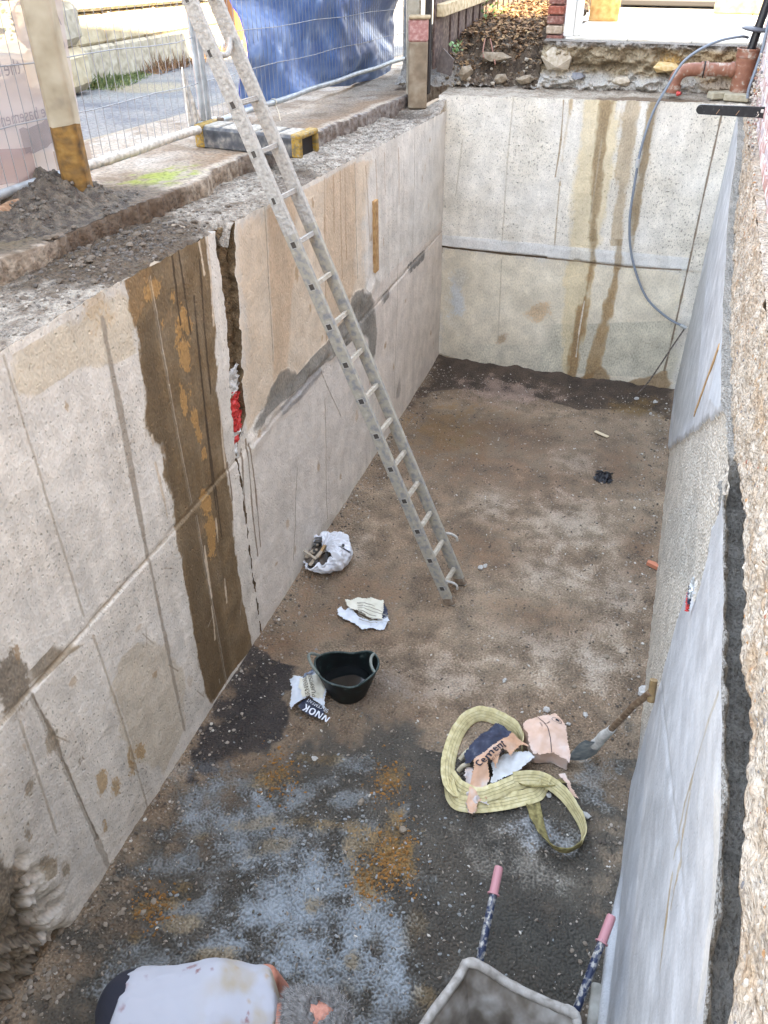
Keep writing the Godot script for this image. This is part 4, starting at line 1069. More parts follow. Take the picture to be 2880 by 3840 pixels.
# ---------- path, pavement and garden front across the way ----------
func path_col(p: Vector3) -> Color:
	var q = n1.get_noise_2d(p.x * 2.2, p.z * 2.2)
	var f = n1.get_noise_2d(p.x * 13.0, p.z * 13.0)
	var c = lin(158, 148, 134).lerp(lin(122, 106, 88), clampf(0.3 + q * 1.3 + f * 0.5, 0, 1))
	# pale dried slurry
	c = c.lerp(lin(168, 161, 150), 0.7 * smooth(0.15, 0.45, n1.get_noise_2d(p.x * 3.0 + 9.0, p.z * 1.4)))
	# brown soil along the edge
	c = c.lerp(lin(138, 112, 84), smooth(0.42, 0.1, (-2.5 - p.x) + 0.25 * q + 0.1 * f) * smooth(-4.2, -4.7, p.z) * 0.85)
	c = c.lerp(lin(122, 100, 78), smooth(0.3, 0.0, absf(p.z + 4.6) + 0.3 * f) * smooth(0.5, 0.1, -2.5 - p.x) * 0.7)
	# crumbling pale rim of the slab
	c = c.lerp(lin(184, 172, 154), smooth(0.09, 0.02, slab_edge(p.z) - p.x + 0.04 * f) * 0.8 * smooth(-2.6, -2.9, -absf(p.z + 3.4) - 2.4))
	# spilt green dye
	var w = Vector2((p.x + 2.75) / 0.16, (p.z + 4.15) / 0.34).length() + 0.9 * n1.get_noise_2d(p.x * 9.0, p.z * 6.0) + 0.5 * f
	c = c.lerp(lin(138, 152, 44), smooth(1.0, 0.3, w) * 0.8)
	var w2 = Vector2((p.x + 2.68) / 0.14, (p.z + 2.75) / 0.4).length() + 0.8 * n1.get_noise_2d(p.x * 9.0, p.z * 6.0)
	c = c.lerp(lin(160, 150, 84), smooth(1.0, 0.4, w2) * 0.6)
	# wet grout under the mound
	var w3 = Vector2((p.x + 2.72) / 0.42, (p.z + 3.2) / 0.75).length() + 0.35 * q + 0.2 * f
	c = c.lerp(lin(96, 83, 68), smooth(1.15, 0.8, w3) * 0.9)
	return c

func mound_y(x: float, z: float) -> float:
	var a = Vector2((x + 2.93) / 0.30, (z + 3.42) / 0.36).length()
	var y = 0.15 * pow(maxf(0.0, 1.0 - a), 1.2) + 0.040 * smooth(1.25, 0.2, Vector2((x + 2.66) / 0.26, (z + 3.32) / 0.55).length())
	y += 0.045 * smooth(1.2, 0.3, Vector2((x + 2.88) / 0.24, (z + 3.05) / 0.35).length())
	y *= 0.12 + 0.88 * smooth(0.0, 0.16, slab_edge(z) - x)
	if y > 0.002: y += (0.030 * n1.get_noise_2d(x * 9.0, z * 9.0) + 0.022 * (0.2 - ncell.get_noise_2d(x * 22.0, z * 22.0)) * smooth(0.0, 0.04, y) + 0.010 * n1.get_noise_2d(x * 40.0, z * 40.0)) * smooth(0.0, 0.05, y)
	return y

func slab_edge(z: float) -> float:
	return -2.52 + 0.035 * n1.get_noise_2d(z * 2.2, 70.0) + 0.022 * n1.get_noise_2d(z * 11.0, 71.0) - 0.06 * smooth(-4.3, -4.5, z) * smooth(-5.1, -4.9, z)

func build_street():
	var g = Geo.new()
	g.grid(800, 74, func(u, v):
		var z = lerpf(1.0, -14.0, u)
		if v < 0.055:
			var e = slab_edge(z)
			var k = v / 0.055
			return Vector3(e + 0.012 * (1.0 - k) * n1.get_noise_2d(z * 10.0, k * 2.0), lerpf(coping_y(z) - 0.04, ground_y(z) - 0.006, minf(k, 1.0)), z)
		var x = lerpf(slab_edge(z), -3.82, (v - 0.055) / 0.945)
		return Vector3(x, ground_y(z) + 0.005 * n1.get_noise_2d(x * 3.0, z * 3.0) + 0.0025 * n1.get_noise_2d(x * 18.0, z * 18.0) - 0.012 * smooth(0.03, 0.0, slab_edge(z) - x), z), false, null, func(p):
			var c = path_col(p)
			if p.x > slab_edge(p.z) - 0.02 and p.y < ground_y(p.z) - 0.004:
				var f = n1.get_noise_2d(p.z * 9.0, p.y * 20.0)
				var far = smooth(-4.6, -5.2, p.z)
				c = lin(132, 116, 99).lerp(lin(190, 177, 160), clampf(0.5 + f * 1.8, 0, 1)).lerp(lin(110, 96, 86).lerp(lin(170, 164, 158), clampf(0.3 + f, 0, 1)), far)
				c = c.lerp(lin(92, 74, 58), smooth(0.75, 0.4, absf(p.z + 3.45)) * 0.8)
			return c)
	struct("path", g.mesh(), mkg(0.9, 1.3, 0.8))
	g = Geo.new()
	g.grid(260, 70, func(u, v):
		var z = lerpf(1.0, -20.0, u)
		var x = lerpf(-3.825, -8.5, v)
		var dz = fposmod(z + 20.0, 0.91)
		var seam: float = 0.010 * smooth(0.02, 0.0, minf(dz, 0.91 - dz))
		return Vector3(x, ground_y(z) + 0.004 - seam + 0.004 * n1.get_noise_2d(x * 2.0, z * 2.0), z), false, null, func(p):
			var q = n1.get_noise_2d(p.x * 1.3, p.z * 1.3) + 0.5 * n1.get_noise_2d(p.x * 7.0, p.z * 7.0)
			var c = lin(104, 106, 109).lerp(lin(132, 130, 124), clampf(0.3 + q, 0, 1)).lerp(lin(84, 86, 92), clampf(-q * 1.2, 0, 1))
			var w = Vector2((p.x + 5.0) / 0.5, (p.z + 7.6) / 0.5).length() + 0.4 * q
			return c.lerp(lin(150, 136, 100), smooth(1.0, 0.5, w) * 0.6))
	struct("pavement", g.mesh(), mkg(0.88, 1.0, 0.8))
	# ground behind and beyond everything
	g = Geo.new()
	g.grid(2, 2, func(u, v): return Vector3(lerpf(-90, -8.4, u), 2.2 - 2.2 * v, lerpf(60, -90, v)), true)
	g.grid(2, 2, func(u, v): return Vector3(lerpf(-8.4, 90, u), 2.05 - 2.0 * v, lerpf(-19.9, -120, v)), true)
	g.grid(2, 2, func(u, v): return Vector3(lerpf(-3.8, 0.55, u), 2.85, lerpf(40, 0.6, v)), true)
	g.grid(2, 2, func(u, v): return Vector3(lerpf(0.5, 60, u), 2.69, lerpf(60, -25, v)), true)
	g.grid(2, 2, func(u, v): return Vector3(lerpf(-8.5, -3.8, u), 3.02, lerpf(40, 1.0, v)), true)
	struct("ground", g.mesh(), mottle([[0.0, c8(120, 116, 104)], [0.5, c8(140, 136, 124)], [1.0, c8(160, 156, 144)]], 0.02, 0.3, 0.95, 0.0, 14))
	# low stone garden wall
	var stone = [mottle([[0.0, c8(170, 152, 118)], [0.5, c8(198, 182, 146)], [1.0, c8(216, 204, 172)]], 0.02, 1.1, 0.95, 0.0, 51, 1.0), mottle([[0.0, c8(150, 140, 118)], [0.5, c8(184, 172, 146)], [1.0, c8(206, 198, 176)]], 0.03, 1.1, 0.95, 0.0, 52, 1.0)]
	var A = Vector3(-5.5, 0, -7.15)
	var B = Vector3(-6.15, -0.187, -11.3)
	var dir = (B - A).normalized()
	var nrm = Vector3(-dir.z, 0, dir.x).normalized()
	if nrm.x < 0: nrm = -nrm
	var bs = Basis(dir, nrm.cross(dir) * signf(nrm.cross(dir).y), nrm)
	var gw = thing("garden_wall", "low wall of pale weathered stone blocks across the pavement", "wall", A + Vector3(0, ground_y(A.z), 0))
	var L = (B - A).length()
	for course in 3:
		var s = 0.0
		while s < L - 0.1:
			var ln = minf(rng.randf_range(0.75, 1.25), L - s)
			var c = A + dir * (s + ln / 2)
			var hgt: float = [0.34, 0.28, 0.11][course]
			var yy: float = ground_y(c.z) - c.y + [0.17, 0.47, 0.67][course]
			g = Geo.new()
			var w: float = [0.34, 0.30, 0.40][course]
			g.box(c + Vector3(0, yy, 0) - nrm * 0.16 + nrm * rng.randf_range(-0.008, 0.008), Vector3(ln - 0.012, hgt - 0.012, w), bs, 0.025)
			obj("coping_stone" if course == 2 else "stone", g.mesh(), stone[1 if course == 0 else 0], gw)
			s += ln
	# gate pillar at the end of the garden wall
	var gp = thing("gate_pillar", "rounded weathered stone gate pillar ending the garden wall", "pillar", Vector3(-5.35, ground_y(-6.9), -6.85))
	for k in 4:
		g = Geo.new()
		g.box(Vector3(-5.42, ground_y(-6.85) + 0.20 + 0.36 * k, -6.85), Vector3(0.46 - 0.02 * (k % 2), 0.35, 0.46), Basis(Vector3.UP, 0.15 + 0.05 * k), 0.07)
		obj("stone", g.mesh(), stone[k % 2], gp)
	# boarded gate and rendered pier farther along
	var gt = thing("wooden_gate", "brown boarded garden gate beside the cream pier", "gate", Vector3(-6.3, ground_y(-12), -12.2))
	for k in 8:
		g = Geo.new()
		g.box(Vector3(-6.2 - 0.03 * k, ground_y(-12.2) + 0.85, -11.55 - 0.16 * k), Vector3(0.03, 1.5, 0.15), Basis.IDENTITY, 0.006)
		obj("plank", g.mesh(), [mk(c8(138, 92, 52)), mk(c8(152, 104, 60)), mk(c8(124, 82, 48))][k % 3], gt)
	for yy in [0.35, 1.3]:
		g = Geo.new()
		g.box(Vector3(-6.33, ground_y(-12.2) + yy, -12.1), Vector3(0.04, 0.1, 1.3), Basis.IDENTITY, 0.006)
		obj("rail", g.mesh(), mk(c8(130, 90, 54)), gt)
	var pr = Geo.new()
	pr.box(Vector3(-5.75, ground_y(-11.7) + 0.9, -11.6), Vector3(0.34, 1.9, 0.34), Basis.IDENTITY, 0.02)
	tag(obj("rendered_pier", pr.mesh(), stone[0]), "cream rendered pier beside the blue sheet", "pier")
	# pink rendered wall seen dimly through the printed banner
	pr = Geo.new()
	pr.box(Vector3(-8.2, 3.25, -5.2), Vector3(0.3, 1.2, 6.0), Basis(Vector3.UP, 0.1), 0.02)
	tag(obj("rendered_wall", pr.mesh(), mk(c8(196, 140, 124), 0.95)), "pinkish rendered garden wall behind the printed banner", "wall")
	# weeds, hedge, dry stalks
	var blade = Geo.new()
	blade.tri(Vector3(-0.5, 0, 0), Vector3(0.5, 0, 0), Vector3(0.1, 0.6, 0.12))
	blade.tri(Vector3(0.5, 0, 0), Vector3(0.1, 0.6, 0.12), Vector3(0.3, 1.0, 0.4))
	var bm = blade.mesh()
	var xf = []
	var cols = []
	for k in 900:
		var s = rng.randf_range(0.05, 1.5)
		var sp = rng.randf()
		var c = A + dir * s + nrm * (0.03 + 0.32 * sp * sp) * (1.2 - s * 0.5)
		var ht = rng.randf_range(0.03, 0.11) * (1.25 - sp * 0.6) * (1.3 - 0.6 * s)
		xf.append(Transform3D(Basis(Vector3.UP, rng.randf() * TAU) * Basis(Vector3.RIGHT, rng.randf_range(-1.3, 1.3)) * Basis.from_scale(Vector3(0.012, ht, ht)), Vector3(c.x, ground_y(c.z) + 0.003, c.z)))
		cols.append(lin(96, 116, 72).lerp(lin(150, 152, 92), rng.randf()).lerp(lin(76, 98, 62), rng.randf() * 0.6))
	multi("weeds", bm, mkv(0.85), xf, cols, "patch of green weeds at the foot of the garden wall", "weeds")
	xf = []; cols = []
	for k in 260:
		var s = rng.randf_range(1.4, 3.9)
		var c = A + dir * s + nrm * rng.randf_range(0.02, 0.25)
		xf.append(Transform3D(Basis(Vector3.UP, rng.randf() * TAU) * Basis(Vector3.RIGHT, rng.randf_range(-1.2, 1.2)) * Basis.from_scale(Vector3(0.016, rng.randf_range(0.05, 0.2), 0.1)), Vector3(c.x, ground_y(c.z) + 0.003, c.z)))
		cols.append(lin(150, 118, 84).lerp(lin(110, 82, 60), rng.randf()))
	multi("dry_stalks", bm, mkv(0.9), xf, cols, "dry brown stalks and litter along the garden wall foot", "litter")
	var leaf = Geo.new()
	leaf.tri(Vector3(0, 0, 0), Vector3(0.5, 0.1, 0.5), Vector3(0, 0.02, 1.0))
	leaf.tri(Vector3(0, 0, 0), Vector3(0, 0.02, 1.0), Vector3(-0.5, 0.1, 0.5))
	var lm = leaf.mesh()
	xf = []; cols = []
	for k in 2600:
		var s = rng.randf_range(0.6, 4.6)
		var c = A + dir * s - nrm * rng.randf_range(0.45, 1.1)
		c.y = ground_y(c.z) + rng.randf_range(0.35, 1.15)
		xf.append(Transform3D(Basis(Vector3.UP, rng.randf() * TAU) * Basis(Vector3.RIGHT, rng.randf_range(-1.2, 0.9)) * Basis.from_scale(Vector3.ONE * rng.randf_range(0.04, 0.09)), c))
		cols.append(lin(70, 96, 46).lerp(lin(128, 140, 66), rng.randf()))
	var hd = thing("garden_hedge", "leafy green hedge showing over the garden wall", "hedge", A + Vector3(0, 2.7, 0))
	multi("foliage", lm, mkv(0.7), xf, cols, "", "", hd)
	for k in 7:
		g = Geo.new()
		var c = A + dir * (0.8 + 0.55 * k) - nrm * 0.75
		c.y = ground_y(c.z)
		g.tube([c, c + Vector3(0.03, 0.5, 0.04), c + Vector3(-0.05, 1.0, 0.02)], [0.025, 0.018, 0.008], 6)
		obj("stem", g.mesh(), mk(c8(92, 72, 52)), hd)
	# a house far across, closing the view behind banner and gate
	var fh = thing("far_house", "pale house front far across the pavement", "house", Vector3(-13, 2.4, -8))
	g = Geo.new()
	g.box(Vector3(-15.5, 5.0, -9), Vector3(5, 6.0, 22))
	obj("wall", g.mesh(false), mk(c8(206, 190, 166), 0.95), fh)
	g = Geo.new()
	g.prism(PackedVector2Array([Vector2(-18.4, 8.0), Vector2(-12.6, 8.0), Vector2(-15.5, 10.6)]), Vector3(0, 0, -20.2), Vector3.RIGHT, Vector3.UP, Vector3(0, 0, 22.4))
	obj("roof", g.mesh(false), mk(c8(110, 84, 74), 0.9), fh)
	for k in 5:
		g = Geo.new()
		g.box(Vector3(-12.99, 5.0, -17.0 + 4.0 * k), Vector3(0.06, 1.5, 1.1), Basis.IDENTITY, 0.01)
		obj("window", g.mesh(false), mk(c8(60, 70, 80), 0.15), fh)

# ---------- far end: soil bank, threshold, tiles, frame, pipes ----------
func bank_y(x: float, z: float) -> float:
	var y = 2.69 + 0.34 * smooth(-8.36, -9.15, z + 0.12 * n1.get_noise_2d(x * 5.0, 2.0)) + 0.05 * smooth(-9.0, -10.5, z)
	y += 0.05 * smooth(-8.4, -8.6, z) * n1.get_noise_2d(x * 11.0 + 40.0, z * 11.0) + 0.05 * n1.get_noise_2d(x * 3.0, z * 3.0) + 0.035 * n1.get_noise_2d(x * 9.0, z * 9.0) + 0.015 * n1.get_noise_2d(x * 26.0, z * 26.0)
	y += 0.10 * smooth(-1.7, -1.35, x) * smooth(-8.6, -9.2, z)
	y -= 0.05 * smooth(0.18, 0.0, absf(x + 1.62)) * smooth(-8.7, -8.45, z)
	return y

func build_far_end():
	var g = Geo.new()
	g.grid(90, 170, func(u, v):
		var x = lerpf(-2.75, -1.2, u)
		var z = lerpf(-8.38, -14.0, v * v * 0.6 + v * 0.4)
		return Vector3(x, bank_y(x, z), z), false, null, func(p):
			var q = n1.get_noise_2d(p.x * 7.0, p.z * 7.0)
			var f = n1.get_noise_3d(p.x * 24.0, p.y * 24.0, p.z * 24.0)
			var c = lin(70, 58, 46).lerp(lin(122, 104, 84), clampf(0.35 + q + f * 0.8, 0, 1))
			c = c.lerp(lin(196, 190, 180), smooth(0.1, 0.4, q + f * 0.5) * smooth(-8.62, -8.45, p.z) * 0.9)
			return c.lerp(lin(190, 184, 174), smooth(-2.0, -2.3, p.x + 0.2 * q) * smooth(-8.85, -8.6, p.z) * 0.8))
	struct("earth_bank", g.mesh(), mkg(0.97, 2.4, 2.0))
	# broken foundation under the doorway
	var fd = thing("broken_foundation", "broken stone and mortar foundation under the tiled doorway", "foundation", Vector3(-0.4, 2.7, -8.5))
	g = Geo.new()
	g.grid(190, 46, func(u, v):
		var x = lerpf(-1.36, 0.60, u)
		var y = lerpf(2.66, 3.075, v)
		var z = -8.50 + 0.10 * n1.get_noise_2d(x * 3.0, y * 6.0) + 0.05 * n1.get_noise_2d(x * 9.0, y * 14.0) + 0.03 * n1.get_noise_2d(x * 30.0, y * 30.0) + 0.03 * ncell.get_noise_2d(x * 9.0, y * 16.0)
		z += 0.08 * smooth(2.88, 2.72, y) + 0.05 * smooth(2.9, 2.96, y) * smooth(-0.5, -0.9, x)
		z -= 0.05 * smooth(0.03, 0.0, absf(y - 2.885 - 0.03 * n1.get_noise_2d(x * 5.0, 1.0)))
		return Vector3(x, y, z), true, null, func(p):
			var q = n1.get_noise_2d(p.x * 5.0, p.y * 9.0)
			var f = n1.get_noise_2d(p.x * 22.0, p.y * 26.0)
			var c = lin(150, 132, 104).lerp(lin(186, 170, 142), clampf(0.45 + q + f * 0.5, 0, 1))
			c = c.lerp(lin(200, 196, 188), smooth(2.86, 2.78, p.y + 0.06 * q) * 0.85)
			c = c.lerp(lin(190, 148, 78), smooth(0.16, 0.0, Vector2(p.x + 0.22, (p.y - 2.93) * 1.5).length() + 0.1 * f))
			c = c.lerp(lin(188, 152, 104), smooth(-0.1, 0.2, p.x + 0.2 * q) * 0.5)
			return c.lerp(lin(150, 142, 132), smooth(3.02, 3.06, p.y)))
	g.grid(40, 6, func(u, v): return Vector3(lerpf(-1.36, 0.6, u), 3.072, lerpf(-8.50, -8.7, v)), true, null, func(_p): return lin(150, 142, 132))
	g.grid(6, 30, func(u, v): return Vector3(-1.36 + 0.02 * n1.get_noise_2d(u * 4.0, v * 9.0), lerpf(2.66, 3.07, v), lerpf(-9.2, -8.5, u) + (0.05 * n1.get_noise_2d(v * 9.0, 2.0) if u > 0.9 else 0.0)), true, null, func(_p): return lin(150, 136, 112))
	obj("rubble_face", g.mesh(), mkg(0.96, 2.2, 2.0), fd)
	var sm = [mottle([[0.0, c8(150, 138, 118)], [0.5, c8(182, 170, 150)], [1.0, c8(206, 200, 190)]], 0.03, 3.0, 0.95, 0.0, 61), mottle([[0.0, c8(170, 132, 70)], [0.5, c8(196, 168, 116)], [1.0, c8(200, 188, 164)]], 0.03, 3.0, 0.95, 0.0, 62), mottle([[0.0, c8(110, 112, 118)], [1.0, c8(140, 140, 142)]], 0.03, 3.0, 0.95, 0.0, 63)]
	for q in [[-1.20, 2.95, 0.20, 0.14, 0], [-1.02, 2.80, 0.09, 0.04, 2], [-0.25, 2.90, 0.14, 0.055, 1], [-0.62, 2.78, 0.12, 0.05, 0]]:
		var rm = rock_mesh(int(q[0] * 100 + 700), 1.0, 0)
		place("stone", rm, sm[q[4]], fd, Vector3(q[0], q[1], -8.47), Basis.from_scale(Vector3(q[2], q[3], 0.1)))
	# porch floor of pale tiles
	var pf = thing("porch_floor", "sunlit porch floor of pale cream tiles", "floor", Vector3(-0.3, 3.08, -9.5))
	pf.set_meta("kind", "structure")
	g = Geo.new()
	g.box(Vector3(1.2, 2.98, -10.8), Vector3(4.9, 0.17, 4.2))
	obj("bed", g.mesh(false), mk(c8(150, 144, 134), 0.95), pf)
	var tm = [mottle([[0.0, c8(196, 188, 172)], [0.5, c8(214, 208, 196)], [1.0, c8(222, 218, 208)]], 0.012, 1.0, 0.5, 0.0, 71), mottle([[0.0, c8(190, 180, 162)], [0.5, c8(208, 200, 186)], [1.0, c8(220, 214, 204)]], 0.012, 1.0, 0.5, 0.0, 72)]
	for j in 6:
		for i in 7:
			g = Geo.new()
			var wd = 0.555
			g.box(Vector3(-1.0 + 0.28 - 0.19 + wd * i, 3.078, -8.66 - 0.21 - 0.425 * j), Vector3(wd - 0.007, 0.022, 0.418), Basis.IDENTITY, 0.004)
			obj("tile", g.mesh(), tm[(i * 3 + j) % 2], pf)
	# white door frame
	var df = thing("door_frame", "white plastic door frame standing on the tiled porch edge", "door frame", Vector3(-1.15, 3.09, -8.75))
	var upvc = mk(c8(226, 226, 222), 0.35)
	for q in [["jamb", Vector3(-1.17, 4.2, -8.72), Vector3(0.08, 2.22, 0.10)], ["jamb_stop", Vector3(-1.105, 4.2, -8.755), Vector3(0.05, 2.22, 0.05)], ["jamb_return", Vector3(-1.085, 4.2, -8.80), Vector3(0.035, 2.22, 0.04)], ["head", Vector3(-0.3, 5.34, -8.74), Vector3(1.8, 0.08, 0.12)]]:
		g = Geo.new()
		g.box(q[1], q[2], Basis.IDENTITY, 0.008)
		obj(q[0], g.mesh(), upvc, df)
	# pier of red bricks beside the frame
	var bp = thing("brick_pier", "short pier of worn red bricks left of the white frame", "pier", Vector3(-1.32, 2.95, -8.75))
	var reds = [mottle([[0.0, c8(120, 66, 52)], [0.6, c8(158, 92, 74)], [1.0, c8(186, 150, 132)]], 0.03, 3.0, 0.95, 0.0, 81), mottle([[0.0, c8(100, 66, 58)], [0.6, c8(140, 96, 84)], [1.0, c8(176, 160, 148)]], 0.03, 3.0, 0.95, 0.0, 82), mottle([[0.0, c8(140, 122, 104)], [0.6, c8(176, 158, 136)], [1.0, c8(196, 184, 168)]], 0.03, 3.0, 0.95, 0.0, 83)]
	for k in 9:
		g = Geo.new()
		g.box(Vector3(-1.30 + rng.randf_range(-0.01, 0.01), 2.985 + 0.077 * k, -8.80 + rng.randf_range(-0.012, 0.012)), Vector3(0.15, 0.066, 0.22), Basis(Vector3.UP, rng.randf_range(-0.05, 0.05)), 0.008)
		obj("brick", g.mesh(), reds[2 if k == 0 or k == 2 else k % 2], bp)
	# timber offcut, back step, cream block on the porch
	var wb = Geo.new()
	wb.box(Vector3(-1.02, 3.27, -10.2), Vector3(0.30, 0.36, 0.22), Basis(Vector3.UP, 0.1), 0.006)
	tag(obj("timber_block", wb.mesh(), mottle([[0.0, c8(150, 110, 60)], [0.5, c8(186, 146, 90)], [1.0, c8(206, 172, 116)]], 0.02, 2.0, 0.8, 0.0, 91)), "chunky sawn timber block standing on the sunlit tiles", "block")
	wb = Geo.new()
	wb.box(Vector3(0.35, 3.19, -11.4), Vector3(0.55, 0.20, 0.45), Basis(Vector3.UP, -0.05), 0.02)
	tag(obj("stone_block", wb.mesh(), mottle([[0.0, c8(170, 150, 110)], [0.5, c8(200, 182, 140)], [1.0, c8(214, 200, 166)]], 0.02, 2.0, 0.9, 0.0, 92)), "cream stone step block at the back of the porch", "block")
	wb = Geo.new()
	wb.box(Vector3(-0.35, 3.12, -12.3), Vector3(1.4, 0.06, 0.5), Basis.IDENTITY, 0.01)
	tag(obj("door_mat", wb.mesh(), mk(c8(96, 92, 88), 0.98)), "dark grey door mat at the back of the porch", "mat")
	# clay-orange drain pipe
	var orange = mottle([[0.0, c8(122, 78, 58)], [0.55, c8(140, 92, 70)], [0.72, c8(150, 112, 92)], [0.80, c8(176, 164, 150)], [1.0, c8(190, 182, 170)]], 0.022, 2.4, 0.6, 0.0, 101)
	var dp = thing("drain_pipe", "orange plastic drain pipe with tee and elbow, splashed with cement", "pipe", Vector3(0.385, 2.73, -8.27))
	g = Geo.new()
	var o = Vector3(0.385, 0, -8.27)
	g.lathe(o, [Vector2(0.070, 2.74), Vector2(0.080, 2.745), Vector2(0.082, 3.02), Vector2(0.088, 3.025), Vector2(0.092, 3.035), Vector2(0.088, 3.046), Vector2(0.088, 3.075), Vector2(0.093, 3.08), Vector2(0.093, 3.092), Vector2(0.082, 3.092), Vector2(0.080, 3.0), Vector2(0.079, 2.80)], 32)
	obj("tee", g.mesh(), orange, dp)
	g = Geo.new()
	var bend = curve_pts([Vector3(0.33, 2.930, -8.27), Vector3(0.15, 2.925, -8.265), Vector3(-0.03, 2.92, -8.255), Vector3(-0.10, 2.905, -8.25), Vector3(-0.145, 2.86, -8.245), Vector3(-0.155, 2.79, -8.24)], 6)
	g.tube(bend, 0.052, 20)
	obj("branch", g.mesh(), orange, dp)
	for q in [[Vector3(0.29, 2.929, -8.27), 0.060, 0.03], [Vector3(0.085, 2.923, -8.262), 0.062, 0.022], [Vector3(0.045, 2.923, -8.26), 0.061, 0.02]]:
		g = Geo.new()
		g.tube([q[0] + Vector3(q[2] / 2, 0, 0), q[0] - Vector3(q[2] / 2, 0, 0)], q[1], 20)
		obj("collar", g.mesh(), orange, dp)
	g = Geo.new()
	g.tube([Vector3(0.071, 2.923, -8.262), Vector3(0.062, 2.923, -8.262)], 0.0635, 20)
	obj("rubber_seal", g.mesh(), mk(c8(40, 36, 36), 0.8), dp)
	g = Geo.new()
	g.tube([Vector3(-0.154, 2.80, -8.24), Vector3(-0.157, 2.74, -8.238)], 0.061, 20)
	obj("collar", g.mesh(), orange, dp)
	# black rainwater pipe with flange
	var rp = thing("downpipe", "black downpipe dropping into the orange drain", "pipe", Vector3(0.40, 3.04, -8.28))
	var black = mk(c8(24, 25, 30), 0.35)
	g = Geo.new()
	g.tube([Vector3(0.395, 3.03, -8.27), Vector3(0.43, 3.30, -8.28), Vector3(0.475, 3.66, -8.30), Vector3(0.476, 6.0, -8.31)], 0.034, 18)
	obj("pipe", g.mesh(), black, rp)
	g = Geo.new()
	g.lathe(Vector3(0.40, 3.225, -8.285), [Vector2(0.03, 0.02), Vector2(0.085, 0.016), Vector2(0.108, 0.006), Vector2(0.108, -0.006), Vector2(0.08, -0.014), Vector2(0.03, -0.014)], 28, Basis(Vector3.BACK, -0.1))
	obj("flange", g.mesh(), mk(c8(92, 92, 98), 0.5), rp)
	# grey cables
	var grey = mk(c8(124, 132, 142), 0.5)
	var cb = thing("grey_cable", "grey cable looping down the pale wall with an inline connector", "cable", Vector3(0.3, 3.15, -8.2))
	g = Geo.new()
	g.tube(curve_pts([Vector3(0.36, 3.16, -8.33), Vector3(0.29, 3.175, -8.22), Vector3(0.10, 3.14, -8.10), Vector3(-0.099, 3.013, -8.050), Vector3(-0.205, 2.808, -8.010), Vector3(-0.282, 2.609, -8.000), Vector3(-0.329, 2.327, -8.000), Vector3(-0.334, 2.054, -8.000), Vector3(-0.321, 1.686, -8.000), Vector3(-0.238, 1.347, -8.000), Vector3(-0.054, 1.008, -7.990), Vector3(0.176, 0.828, -7.980), Vector3(0.355, 0.756, -7.970)], 7), 0.011, 10)
	obj("sheath", g.mesh(), grey, cb)
	g = Geo.new()
	g.tube([Vector3(-0.337, 2.241, -7.990), Vector3(-0.336, 2.167, -7.990)], 0.020, 12)
	obj("connector", g.mesh(), mk(c8(176, 176, 174), 0.5), cb)
	g = Geo.new()
	g.tube([Vector3(0.317, 0.770, -7.970), Vector3(0.374, 0.744, -7.970)], 0.018, 12)
	obj("clip", g.mesh(), mk(c8(176, 178, 176), 0.5), cb)
	g = Geo.new()
	g.tube(curve_pts([Vector3(0.365, 0.747, -7.970), Vector3(0.293, 0.567, -7.950), Vector3(0.205, 0.338, -7.930), Vector3(0.128, 0.155, -7.900), Vector3(0.05, 0.035, -7.86)], 6), 0.007, 8)
	obj("tail", g.mesh(), mottle([[0.0, c8(60, 52, 46)], [0.6, c8(96, 86, 78)], [1.0, c8(176, 170, 160)]], 0.04, 4.0, 0.8, 0.0, 112), cb)
	var cb2 = Geo.new()
	cb2.tube(curve_pts([Vector3(0.485, 3.35, -8.22), Vector3(0.482, 3.10, -8.16), Vector3(0.462, 2.93, -8.12), Vector3(0.447, 2.82, -8.10), Vector3(0.452, 2.745, -8.09)], 6), 0.012, 10)
	tag(obj("grey_cable", cb2.mesh(), grey), "short grey cable hanging beside the orange drain tee", "cable")
	# paving bricks under the tee
	var pv = mottle([[0.0, c8(150, 142, 120)], [1.0, c8(186, 178, 156)]], 0.03, 3.0, 0.95, 0.0, 121)
	var k = 0
	for q in [[Vector3(0.24, 2.742, -8.22), 0.5, "tilted buff paving brick behind the orange drain tee"], [Vector3(0.37, 2.742, -8.15), -0.1, "buff paving brick under the orange drain tee"]]:
		g = Geo.new()
		g.box(q[0], Vector3(0.2, 0.055, 0.10), Basis(Vector3.UP, q[1]), 0.008)
		tag(obj("paving_brick", g.mesh(), pv), q[2], "brick", "paving bricks by the drain")
		k += 1
	g = Geo.new()
	g.tube([Vector3(-0.115, 2.745, -8.16), Vector3(-0.085, 2.75, -8.15)], [0.02, 0.014], 10)
	tag(obj("red_stopper", g.mesh(), mk(c8(186, 60, 56), 0.5)), "small red plastic stopper lying below the drain elbow", "stopper")
	build_bank_things()

